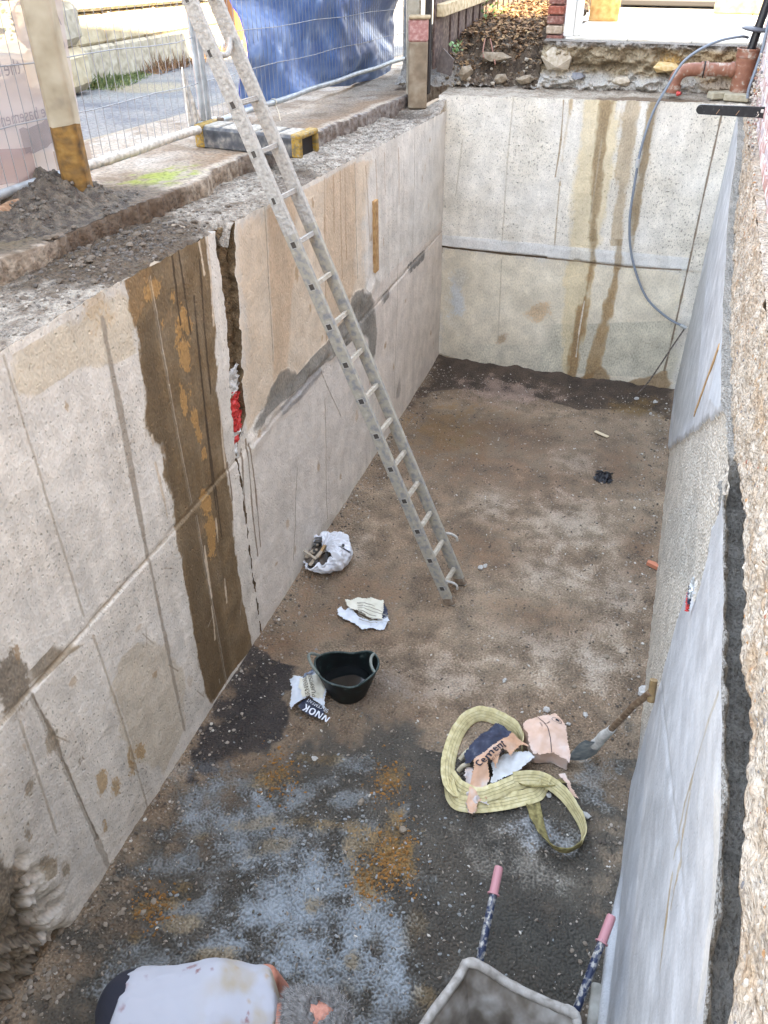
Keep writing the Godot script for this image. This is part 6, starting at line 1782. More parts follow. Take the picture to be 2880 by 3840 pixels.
	for q in [[L0, dl], [R0, dr]]:
		g = Geo.new()
		g.box(q[0] + q[1] * 0.03 + nrm * 0.0, Vector3(0.034, 0.07, 0.08), Basis(side, q[1], side.cross(q[1])), 0.008)
		obj("foot", g.mesh(), mottle([[0.0, c8(110, 92, 76)], [1.0, c8(160, 146, 128)]], 0.03, 3.0, 0.9, 0.0, 204), th)

var rung_mat: StandardMaterial3D
func mottled_rung() -> StandardMaterial3D:
	if rung_mat == null: rung_mat = mottle([[0.0, c8(140, 132, 120)], [0.5, c8(182, 174, 158)], [1.0, c8(214, 210, 202)]], 0.03, 3.0, 0.85, 0.0, 203, 0.3)
	return rung_mat

# ---------- thin crumpled sheets ----------
func ridge(x: float, z: float) -> float:
	return 1.0 - 2.0 * absf(n2.get_noise_2d(x, z))

# a sheet of paper or plastic lying over the height field hf, cut to an outline in plan
func paper(poly: Array, hf: Callable, cell := 0.006, colf = null) -> ArrayMesh:
	var P = PackedVector2Array(poly)
	var x0 = 1e9
	var x1 = -1e9
	var z0 = 1e9
	var z1 = -1e9
	for p in P:
		x0 = minf(x0, p.x); x1 = maxf(x1, p.x); z0 = minf(z0, p.y); z1 = maxf(z1, p.y)
	var g = Geo.new()
	var ids = {}
	var nx = int((x1 - x0) / cell) + 2
	var nz = int((z1 - z0) / cell) + 2
	for j in nz:
		for i in nx:
			var c = Vector2(x0 + (i + 0.5) * cell, z0 + (j + 0.5) * cell)
			c += Vector2(n1.get_noise_2d(c.x * 30.0, c.y * 30.0), n1.get_noise_2d(c.x * 30.0 + 90.0, c.y * 30.0)) * 0.006
			if not Geometry2D.is_point_in_polygon(c, P): continue
			var q = []
			for o in [[0, 0], [1, 0], [0, 1], [1, 1]]:
				var key: int = (j + o[1]) * 4096 + i + o[0]
				if not ids.has(key):
					ids[key] = g.v.size()
					var x: float = x0 + (i + o[0]) * cell
					var z: float = z0 + (j + o[1]) * cell
					var p = Vector3(x, hf.call(x, z), z)
					g.v.append(p)
					if colf != null: g.col.append(colf.call(p))
				q.append(ids[key])
			g.ix.append_array(PackedInt32Array([q[0], q[1], q[2], q[1], q[3], q[2]]))
	return g.mesh()

func bump(x: float, z: float, c: Vector3, rx: float, rz: float, h: float) -> float:
	var q = Vector2((x - c.x) / rx, (z - c.z) / rz).length_squared()
	return h * exp(-q)

func build_litter():
	var g: Geo
	# ----- rubber tub -----
	var c = Vector3(-1.373, 0.000, -3.251)
	var th = thing("rubber_tub", "dark green rubber tub pinched oval and half full of dark water", "tub", c)
	var a0 = -0.35
	var wall = func(u: float, v: float, inset: float) -> Vector3:
		var an = TAU * u
		var rr = lerpf(0.115, 0.174, pow(v, 0.8)) - inset
		var sq = 1.0 + 0.16 * v * cos(2.0 * (an - a0))
		var y = 0.225 * v + 0.032 * v * v * cos(2.0 * (an - a0)) + 0.006 * v * sin(an * 5.0)
		return c + Vector3(cos(an) * rr * sq, maxf(y, 0.004 + inset), sin(an) * rr * sq)
	var rub = mottle([[0.0, c8(7, 9, 10)], [0.55, c8(9, 14, 15)], [0.68, c8(14, 32, 31)], [0.8, c8(38, 54, 52)], [1.0, c8(120, 118, 110)]], 0.02, 2.2, 0.55, 0.0, 211)
	g = Geo.new()
	g.grid(64, 20, func(u, v): return wall.call(u, v, 0.0), false)
	g.grid(64, 20, func(u, v): return wall.call(u, v, 0.006), true)
	g.grid(64, 3, func(u, v): return c + (wall.call(u, 0.0, 0.0) - c) * Vector3(1.0 - v, 1, 1.0 - v), true)
	obj("body", g.mesh(), rub, th)
	g = Geo.new()
	var rim = []
	for k in 65: rim.append(wall.call(k / 64.0, 1.0, 0.003))
	g.tube(rim, 0.007, 8, false)
	obj("rim", g.mesh(), mottle([[0.0, c8(18, 30, 30)], [0.6, c8(40, 58, 56)], [1.0, c8(110, 116, 110)]], 0.03, 3.0, 0.5, 0.0, 212), th)
	for s in 2:
		var ha = a0 + PI * s
		var pts = []
		for k in 9:
			var q = -1.0 + 2.0 * k / 8.0
			var an = ha + q * 0.42
			var p: Vector3 = wall.call(fposmod(an / TAU, 1.0), 1.0, 0.003)
			var lift = 0.06 * (1.0 - q * q)
			var outw = Vector3(cos(ha), 0, sin(ha)) * (0.035 if s == 1 else -0.05) * (1.0 - q * q)
			pts.append(p + Vector3(0, lift if s == 1 else 0.012 * (1.0 - q * q), 0) + outw)
		g = Geo.new()
		g.tube(pts, 0.010, 8)
		obj("handle", g.mesh(), mottle([[0.0, c8(70, 84, 82)], [1.0, c8(160, 160, 150)]], 0.03, 3.0, 0.6, 0.0, 213), th)
	g = Geo.new()
	g.grid(48, 4, func(u, v):
		var p: Vector3 = wall.call(u, 0.42, 0.007)
		return Vector3(lerpf(c.x, p.x, v), 0.096, lerpf(c.z, p.z, v)), false)
	obj("water", g.mesh(), mk(c8(14, 17, 18), 0.06), th)
	# ----- white sack of rubble -----
	var sc = Vector3(-1.952, 0.000, -4.407)
	var sk = thing("rubble_sack", "open white plastic sack slumped by the wall with rubble and wood scraps", "sack", sc)
	var sackf = func(u: float, v: float) -> Vector3:
		var an = TAU * u
		var pr = [0.11, 0.165, 0.178, 0.176, 0.168, 0.155, 0.140]
		var k = v * 6.0
		var i = mini(int(k), 5)
		var rr = lerpf(pr[i], pr[i + 1], k - i)
		var hi = 0.14 + 0.075 * cos(an + 0.7)
		var y = hi * (1.0 - pow(1.0 - v, 1.6))
		var fold = 0.026 * sin(an * 9.0 + 4.0 * v + 3.0 * n2.get_noise_2d(u * 4.0, v)) * v + 0.022 * n1.get_noise_2d(cos(an) * 2.2 + v, sin(an) * 2.2 + v * 1.4) + 0.03 * ridge(cos(an) * 1.7 + v * 2.0, sin(an) * 1.7) * v
		rr += fold
		var lean = Vector3(-0.055, 0, 0.03) * v
		return sc + lean + Vector3(cos(an) * rr * 1.02, maxf(y, 0.003) + 0.03 * v * n1.get_noise_2d(cos(an) * 3.0, sin(an) * 3.0), sin(an) * rr * 0.95)
	var pl = mottle([[0.0, c8(176, 170, 160)], [0.2, c8(206, 208, 214)], [0.6, c8(222, 226, 234)], [1.0, c8(230, 232, 236)]], 0.015, 2.0, 0.4, 0.0, 221)
	g = Geo.new()
	g.grid(120, 40, sackf, false)
	obj("skin", g.mesh(), pl, sk)
	# collapsed lip folding in over the far side of the mouth
	g = Geo.new()
	g.grid(60, 14, func(u, v):
		var p: Vector3 = sackf.call(lerpf(-0.30, 0.10, u), 1.0)
		var m = sc + Vector3(-0.055, 0.135, 0.03)
		return p.lerp(m, v * 0.75) + Vector3(0, 0.03 * sin(v * PI) + 0.018 * n1.get_noise_2d(u * 9.0, v * 4.0), 0), false)
	obj("folded_lip", g.mesh(), pl, sk)
	g = Geo.new()
	g.grid(24, 5, func(u, v): return sc + Vector3(-0.045, 0.075 + 0.02 * n1.get_noise_2d(cos(TAU * u) * v * 3.0, sin(TAU * u) * v * 3.0), 0.025) + Vector3(cos(TAU * u), 0, sin(TAU * u)) * 0.15 * v, false)
	obj("fill", g.mesh(), mk(c8(96, 88, 80), 0.95), sk)
	var bits = [mk(c8(140, 128, 110), 0.9), mk(c8(176, 164, 146), 0.9), mk(c8(84, 82, 80), 0.9), mk(c8(168, 140, 100), 0.9)]
	for k in 22:
		var an = rng.randf() * TAU
		var rr = 0.13 * sqrt(rng.randf())
		var o = sc + Vector3(-0.05 + cos(an) * rr, 0.09 + rng.randf() * 0.035, 0.03 + sin(an) * rr)
		if k < 7:
			g = Geo.new()
			g.box(o + Vector3(0, 0.02, 0), Vector3(rng.randf_range(0.10, 0.17), 0.012, rng.randf_range(0.015, 0.03)), Basis(Vector3.UP, rng.randf() * TAU) * Basis(Vector3.BACK, rng.randf_range(-0.6, 0.6)), 0.002)
			obj("wood_scrap", g.mesh(), bits[[1, 3, 2][k % 3]], sk)
		else:
			place("rubble_piece", rock_mesh(40 + k % 5, 0.8), bits[k % 3], sk, o, Basis(Vector3.UP, an) * Basis.from_scale(Vector3.ONE * rng.randf_range(0.014, 0.034)))
	g = Geo.new()
	g.prism(PackedVector2Array([Vector2(-0.03, -0.035), Vector2(0.03, -0.03), Vector2(0.035, 0.03), Vector2(-0.02, 0.04)]), sc + Vector3(-0.05, 0.15, -0.06), Vector3(0.9, 0.1, 0.3), Vector3(-0.2, 0.5, -0.8), Vector3(0, 0.003, 0))
	obj("blue_scrap", g.mesh(false), mk(c8(130, 138, 206), 0.6), sk)

func ply(pts: Array) -> Array: return pts

func build_bags():
	var navy = mottle([[0.0, c8(26, 30, 48)], [0.6, c8(42, 48, 70)], [0.85, c8(66, 72, 92)], [1.0, c8(120, 124, 132)]], 0.02, 2.4, 0.7, 0.0, 231)
	var whitep = mottle([[0.0, c8(150, 156, 162)], [0.2, c8(196, 204, 214)], [0.6, c8(214, 220, 228)], [1.0, c8(222, 226, 232)]], 0.015, 2.4, 0.85, 0.0, 232)
	var creamp = mottle([[0.0, c8(190, 186, 168)], [0.3, c8(212, 210, 194)], [1.0, c8(226, 224, 212)]], 0.015, 2.0, 0.85, 0.0, 233)
	var orange = mottle([[0.0, c8(168, 128, 98)], [0.35, c8(196, 154, 122)], [0.7, c8(206, 170, 146)], [1.0, c8(200, 192, 184)]], 0.014, 2.2, 0.85, 0.0, 234)
	var peach = mottle([[0.0, c8(186, 150, 126)], [0.35, c8(208, 176, 154)], [0.7, c8(216, 192, 178)], [1.0, c8(206, 204, 204)]], 0.012, 2.0, 0.85, 0.0, 235)
	var inner = mottle([[0.0, c8(176, 176, 172)], [0.5, c8(196, 198, 198)], [1.0, c8(208, 212, 216)]], 0.02, 2.0, 0.9, 0.0, 236)
	var ink = mk(c8(84, 74, 60), 0.9)
	var inkb = mk(c8(40, 42, 54), 0.9)
	var whiteink = mk(c8(220, 224, 232), 0.8)
	var g: Geo
	# ----- paper and plastic bag front lying open -----
	var a = thing("torn_cement_bag", "torn white and cream cement bag front lying flat near the ladder", "bag", Vector3(-1.492, 0.000, -3.915))
	var hf = func(x, z): return 0.014 + 0.012 * ridge(x * 5.0, z * 5.0) + 0.012 * n1.get_noise_2d(x * 9.0, z * 9.0)
	obj("lining", paper([Vector2(-1.708, -3.928), Vector2(-1.694, -3.958), Vector2(-1.654, -3.926), Vector2(-1.623, -3.956), Vector2(-1.539, -3.899), Vector2(-1.445, -3.881), Vector2(-1.342, -3.960), Vector2(-1.319, -3.923), Vector2(-1.325, -3.830), Vector2(-1.419, -3.808), Vector2(-1.470, -3.777), Vector2(-1.545, -3.824), Vector2(-1.618, -3.834), Vector2(-1.680, -3.858)], hf, 0.006), whitep, a)
	var hl = func(x, z): return 0.030 + 0.016 * ridge(x * 4.0 + 3.0, z * 4.0) + 0.010 * n1.get_noise_2d(x * 12.0, z * 12.0)
	obj("label_face", paper([Vector2(-1.685, -4.018), Vector2(-1.645, -4.026), Vector2(-1.585, -4.056), Vector2(-1.515, -4.079), Vector2(-1.419, -4.095), Vector2(-1.391, -4.003), Vector2(-1.371, -3.906), Vector2(-1.402, -3.905), Vector2(-1.435, -3.899), Vector2(-1.492, -3.915), Vector2(-1.547, -3.931), Vector2(-1.608, -3.926), Vector2(-1.648, -3.958)], hl, 0.006), creamp, a)
	obj("dark_edge", paper([Vector2(-1.416, -4.086), Vector2(-1.375, -4.039), Vector2(-1.339, -3.961), Vector2(-1.354, -3.936), Vector2(-1.373, -3.920)], hf, 0.005), navy, a)
	for k in 7:
		var p0 = Vector3(-1.593, 0.000, -4.017) + Vector3(0.012 * k, 0, 0.026 * k)
		var w = 0.14 + 0.05 * ((k * 7) % 3)
		g = Geo.new()
		g.grid(10, 1, func(u, v):
			var x: float = p0.x + w * u
			var z: float = p0.z + 0.006 * v + 0.01 * u
			return Vector3(x, hl.call(x, z) + 0.003, z), false)
		obj("print_line", g.mesh(), mk(c8(150, 146, 132), 0.9), a)
	# ----- general purpose cement bag -----
	var b = thing("cement_bag", "crumpled white cement bag with navy foot beside the rubber tub", "bag", Vector3(-1.583, 0.000, -3.109))
	var bc = Vector3(-1.586, 0.000, -3.148)
	var hb = func(x, z): return 0.02 + bump(x, z, bc, 0.16, 0.17, 0.085) + 0.022 * ridge(x * 4.2, z * 4.2 + 7.0) * (0.4 + bump(x, z, bc, 0.2, 0.2, 0.6)) + 0.012 * n1.get_noise_2d(x * 11.0, z * 11.0)
	obj("body", paper([Vector2(-1.744, -3.177), Vector2(-1.710, -3.196), Vector2(-1.670, -3.193), Vector2(-1.632, -3.165), Vector2(-1.636, -3.205), Vector2(-1.621, -3.293), Vector2(-1.603, -3.328), Vector2(-1.555, -3.315), Vector2(-1.517, -3.260), Vector2(-1.483, -3.182), Vector2(-1.468, -3.108), Vector2(-1.442, -3.020), Vector2(-1.490, -3.053), Vector2(-1.559, -3.054), Vector2(-1.592, -3.035), Vector2(-1.625, -3.001), Vector2(-1.636, -2.955), Vector2(-1.663, -2.996), Vector2(-1.680, -3.077)], hb, 0.006, null), whitep, b)
	var hb2 = func(x, z): return hb.call(x, z) + 0.008
	obj("cream_front", paper([Vector2(-1.662, -3.159), Vector2(-1.606, -3.194), Vector2(-1.562, -3.229), Vector2(-1.508, -3.206), Vector2(-1.482, -3.150), Vector2(-1.468, -3.076), Vector2(-1.519, -3.063), Vector2(-1.594, -3.046), Vector2(-1.641, -3.098)], hb2, 0.006), creamp, b)
	obj("navy_foot", paper([Vector2(-1.598, -3.041), Vector2(-1.550, -3.061), Vector2(-1.498, -3.058), Vector2(-1.452, -3.035), Vector2(-1.432, -3.004), Vector2(-1.420, -2.959), Vector2(-1.481, -2.957), Vector2(-1.547, -2.966), Vector2(-1.605, -2.992)], func(x, z): return 0.018 + 0.5 * hb.call(x, z), 0.006), navy, b)
	obj("navy_top", paper([Vector2(-1.651, -3.216), Vector2(-1.643, -3.252), Vector2(-1.630, -3.298), Vector2(-1.608, -3.339), Vector2(-1.587, -3.321), Vector2(-1.609, -3.280), Vector2(-1.616, -3.219), Vector2(-1.624, -3.176), Vector2(-1.641, -3.170)], func(x, z): return hb.call(x, z) + 0.012, 0.005), mottle([[0.0, c8(40, 46, 60)], [0.5, c8(110, 122, 142)], [1.0, c8(190, 200, 214)]], 0.03, 4.0, 0.6, 0.0, 237), b)
	# lettering runs up the bag
	var o1 = Vector3(-1.594, 0.000, -3.105)
	var up = (Vector3(-1.635, 0.000, -3.172) - Vector3(-1.571, 0.000, -3.074)).normalized()
	var rt = Vector3(-up.z, 0, up.x)
	if rt.x < 0: rt = -rt
	var li = 0
	for s in ["GENERAL", "PURPOSE"]:
		var oo = o1 + rt * (0.038 * li)
		text_part(s, 0.036, ink, b, "lettering", func(p: Vector2) -> Vector3:
			var q: Vector3 = oo + up * p.x - (-rt) * 0.0 + rt * (-p.y)
			return Vector3(q.x, hb2.call(q.x, q.z) + 0.004, q.z))
		li += 1
	# white words on the foot, upside down to the camera
	var o2 = Vector3(-1.477, 0.000, -2.977)
	var rd = (Vector3(-1.555, 0.000, -2.986) - Vector3(-1.422, 0.000, -2.962)).normalized()
	var ud = Vector3(-rd.z, 0, rd.x)
	if ud.z < 0: ud = -ud
	text_part("NNOK", 0.062, whiteink, b, "lettering", func(p: Vector2) -> Vector3:
		var q: Vector3 = o2 + rd * p.x + ud * (p.y - 0.004)
		return Vector3(q.x, 0.024 + 0.5 * hb.call(q.x, q.z), q.z), true)
	var o3 = Vector3(-1.491, 0.000, -3.034)
	text_part("SE CEMENT", 0.030, whiteink, b, "lettering", func(p: Vector2) -> Vector3:
		var q: Vector3 = o3 + rd * p.x + ud * p.y
		return Vector3(q.x, 0.024 + 0.5 * hb.call(q.x, q.z), q.z))
	# ----- torn orange and navy cement sack on the sling -----
	var d = thing("torn_cement_sack", "ripped cement sack with navy top and orange front lying across the yellow sling", "sack", Vector3(-0.327, 0.000, -2.913))
	var dc = Vector3(-0.386, 0.000, -2.994)
	var hd = func(x, z): return 0.10 + bump(x, z, dc, 0.14, 0.12, 0.05) + 0.020 * ridge(x * 4.0 + 1.0, z * 4.0) + 0.010 * n1.get_noise_2d(x * 10.0, z * 10.0)
	var low = func(x, z): return 0.085 + 0.010 * n1.get_noise_2d(x * 8.0, z * 8.0) + 0.012 * ridge(x * 3.0, z * 3.0 + 5.0)
	obj("navy_top", paper([Vector2(-0.535, -2.937), Vector2(-0.518, -2.970), Vector2(-0.465, -3.099), Vector2(-0.402, -3.206), Vector2(-0.355, -3.185), Vector2(-0.300, -3.150), Vector2(-0.335, -3.079), Vector2(-0.408, -2.970), Vector2(-0.469, -2.906), Vector2(-0.489, -2.873), Vector2(-0.512, -2.878)], hd, 0.006), navy, d)
	obj("lining", paper([Vector2(-0.377, -2.930), Vector2(-0.322, -3.015), Vector2(-0.256, -3.054), Vector2(-0.185, -3.088), Vector2(-0.150, -3.045), Vector2(-0.170, -3.005), Vector2(-0.212, -2.945), Vector2(-0.258, -2.878), Vector2(-0.321, -2.825), Vector2(-0.354, -2.807), Vector2(-0.349, -2.857)], low, 0.006), inner, d)
	obj("orange_front", paper([Vector2(-0.469, -2.906), Vector2(-0.408, -2.970), Vector2(-0.335, -3.079), Vector2(-0.300, -3.150), Vector2(-0.255, -3.134), Vector2(-0.187, -3.094), Vector2(-0.240, -3.087), Vector2(-0.263, -3.035), Vector2(-0.277, -2.970), Vector2(-0.300, -3.005), Vector2(-0.331, -2.995), Vector2(-0.340, -2.935), Vector2(-0.339, -2.883), Vector2(-0.372, -2.911), Vector2(-0.401, -2.915), Vector2(-0.378, -2.864), Vector2(-0.357, -2.819), Vector2(-0.374, -2.776), Vector2(-0.348, -2.710), Vector2(-0.372, -2.733), Vector2(-0.393, -2.676), Vector2(-0.386, -2.627), Vector2(-0.422, -2.606), Vector2(-0.448, -2.658), Vector2(-0.456, -2.742), Vector2(-0.458, -2.837)], func(x, z): return hd.call(x, z) + 0.006 - 0.07 * smooth(-2.9, -2.62, z), 0.006), orange, d)
	obj("torn_tail", paper([Vector2(-0.507, -2.880), Vector2(-0.472, -2.905), Vector2(-0.456, -2.806), Vector2(-0.416, -2.708), Vector2(-0.369, -2.733), Vector2(-0.323, -2.681), Vector2(-0.370, -2.693), Vector2(-0.399, -2.705), Vector2(-0.391, -2.625), Vector2(-0.427, -2.604), Vector2(-0.459, -2.679), Vector2(-0.467, -2.754), Vector2(-0.503, -2.822)], func(x, z): return 0.05 + 0.03 * ridge(x * 6.0, z * 6.0 + 2.0) - 0.02 * smooth(-2.8, -2.62, z), 0.006), mottle([[0.0, c8(170, 160, 156)], [0.5, c8(196, 190, 188)], [1.0, c8(206, 168, 142)]], 0.02, 3.0, 0.9, 0.0, 238), d)
	var od = Vector3(-0.386, 0.000, -2.947)
	var rdd = (Vector3(-0.351, 0.000, -2.999) - Vector3(-0.416, 0.000, -2.900)).normalized()
	var udd = Vector3(rdd.z, 0, -rdd.x)
	if udd.z > 0: udd = -udd
	text_part("Cement", 0.058, inkb, d, "lettering", func(p: Vector2) -> Vector3:
		var q: Vector3 = od + rdd * p.x + udd * p.y
		return Vector3(q.x, hd.call(q.x, q.z) + 0.012, q.z), true)
	text_part("Multi Purpose", 0.020, inkb, d, "lettering", func(p: Vector2) -> Vector3:
		var q: Vector3 = od + rdd * (p.x + 0.01) + udd * (p.y - 0.036)
		return Vector3(q.x, hd.call(q.x, q.z) + 0.012, q.z))
	# ----- peach cement sack, fuller -----
	var e = thing("cement_sack", "puffed peach paper cement sack with round emblem by the sling", "sack", Vector3(-0.111, 0.000, -3.206))
	var ec = Vector3(-0.120, 0.000, -3.214)
	var he = func(x, z): return 0.07 + bump(x, z, ec, 0.17, 0.15, 0.085) + 0.010 * ridge(x * 3.0, z * 3.0 + 1.0) + 0.007 * n1.get_noise_2d(x * 10.0, z * 10.0)
	var eo = [Vector2(-0.259, -3.239), Vector2(-0.234, -3.272), Vector2(-0.161, -3.334), Vector2(-0.085, -3.407), Vector2(-0.056, -3.380), Vector2(-0.034, -3.365), Vector2(-0.010, -3.322), Vector2(-0.000, -3.254), Vector2(0.019, -3.197), Vector2(0.045, -3.137), Vector2(0.048, -3.078), Vector2(0.003, -3.090), Vector2(-0.052, -3.098), Vector2(-0.114, -3.068), Vector2(-0.159, -3.063), Vector2(-0.197, -3.118), Vector2(-0.215, -3.171), Vector2(-0.240, -3.199)]
	obj("face", paper(eo, he, 0.006), peach, e)
	# sides dropping to the ground
	g = Geo.new()
	var n = eo.size()
	g.grid(n * 4, 6, func(u, v):
		var k = u * n
		var i = int(k) % n
		var p: Vector2 = eo[i].lerp(eo[(i + 1) % n], k - int(k))
		var inw = (Vector2(ec.x, ec.z) - p).normalized()
		var q = p + inw * (0.01 * (1.0 - v) + 0.012 * v * (1.0 + n1.get_noise_2d(u * 30.0, v * 2.0)))
		return Vector3(q.x, lerpf(he.call(p.x + inw.x * 0.012, p.y + inw.y * 0.012), 0.006, v), q.y), false)
	obj("sides", g.mesh(), peach, e)
	obj("torn_strip", paper([Vector2(0.002, -3.016), Vector2(0.033, -3.034), Vector2(0.065, -2.996), Vector2(0.093, -2.950), Vector2(0.132, -2.894), Vector2(0.087, -2.917), Vector2(0.053, -2.975)], func(x, z): return 0.03 + 0.012 * ridge(x * 8.0, z * 8.0), 0.005), peach, e)
	# printed lines, emblem ring
	var line = func(pts: Array, w: float, called: String):
		var gg = Geo.new()
		gg.grid((pts.size() - 1) * 5, 1, func(u, v):
			var k: float = u * (pts.size() - 1)
			var i = mini(int(k), pts.size() - 2)
			var p: Vector3 = pts[i].lerp(pts[i + 1], k - i)
			var t: Vector3 = (pts[i + 1] - pts[i]).normalized()
			p += Vector3(-t.z, 0, t.x) * (v - 0.5) * w
			return Vector3(p.x, he.call(p.x, p.z) + 0.004, p.z), false)
		obj(called, gg.mesh(), inkb, e)
	line.call([Vector3(-0.179, 0.000, -3.309), Vector3(-0.144, 0.000, -3.270), Vector3(-0.111, 0.000, -3.224), Vector3(-0.083, 0.000, -3.170), Vector3(-0.059, 0.000, -3.096)], 0.004, "print_line")
	line.call([Vector3(-0.137, 0.000, -3.247), Vector3(-0.119, 0.000, -3.257), Vector3(-0.104, 0.000, -3.283)], 0.003, "print_line")
	var rg = []
	var rc = Vector3(-0.068, 0.000, -3.332)
	for k in 17: rg.append(rc + Vector3(0.030 * cos(TAU * k / 16.0), 0, 0.026 * sin(TAU * k / 16.0)))
	line.call(rg, 0.003, "emblem_ring")
	g = Geo.new()
	g.grid(4, 4, func(u, v):
		var p = rc + Vector3(lerpf(-0.008, 0.014, u), 0, lerpf(-0.016, 0.004, v))
		return Vector3(p.x, he.call(p.x, p.z) + 0.004, p.z), false)
	obj("emblem_mark", g.mesh(), inkb, e)
	text_part("Beton", 0.014, inkb, e, "lettering", func(p: Vector2) -> Vector3:
		var q: Vector3 = Vector3(-0.149, 0.000, -3.236) + Vector3(0.5, 0, 0.86) * p.x + Vector3(0.86, 0, -0.5) * p.y
		return Vector3(q.x, he.call(q.x, q.z) + 0.004, q.z))

# ---------- lifting sling ----------
func ribbon(pts: Array, w: float, th: float) -> Geo:
	# pts: [centre of the lower edge, tilt in degrees (0 flat, 90 upright), side]
	var P = []
	var T = []
	for i in pts.size() - 1:
		for k in 8:
			var t = k / 8.0
			var p0: Vector3 = pts[max(i - 1, 0)][0]
			var p3: Vector3 = pts[min(i + 2, pts.size() - 1)][0]
			P.append((pts[i][0] as Vector3).cubic_interpolate(pts[i + 1][0], p0, p3, t))
			T.append(lerpf(pts[i][1], pts[i + 1][1], smooth(0, 1, t)))
	P.append(pts[-1][0]); T.append(pts[-1][1])
	var rings = []
	for i in P.size():
		var t: Vector3 = (P[min(i + 1, P.size() - 1)] - P[max(i - 1, 0)]).normalized()
		var s = Vector3(t.z, 0, -t.x).normalized()
		var a = deg_to_rad(T[i])
		var wd = (s * cos(a) + Vector3.UP * sin(a)).normalized()
		var nn = wd.cross(t).normalized()
		var ring = PackedVector3Array()
		var f: float = 1.0 + 0.05 * n1.get_noise_1d(i * 1.3)
		for k in 6:
			var v = k / 5.0
			ring.append(P[i] + wd * w * v * f + nn * (th * 0.5 + 0.004 * sin(v * PI)) + Vector3(0, 0.002 * n1.get_noise_2d(i * 2.0, k * 4.0), 0))
		for k in 6:
			var v = 1.0 - k / 5.0
			ring.append(P[i] + wd * w * v * f - nn * (th * 0.5 - 0.004 * sin(v * PI)))
		rings.append(ring)
	var g = Geo.new()
	g.loft(rings)
	return g

func lift(p: Vector3, y: float) -> Vector3: return p + Vector3(0, y, 0)

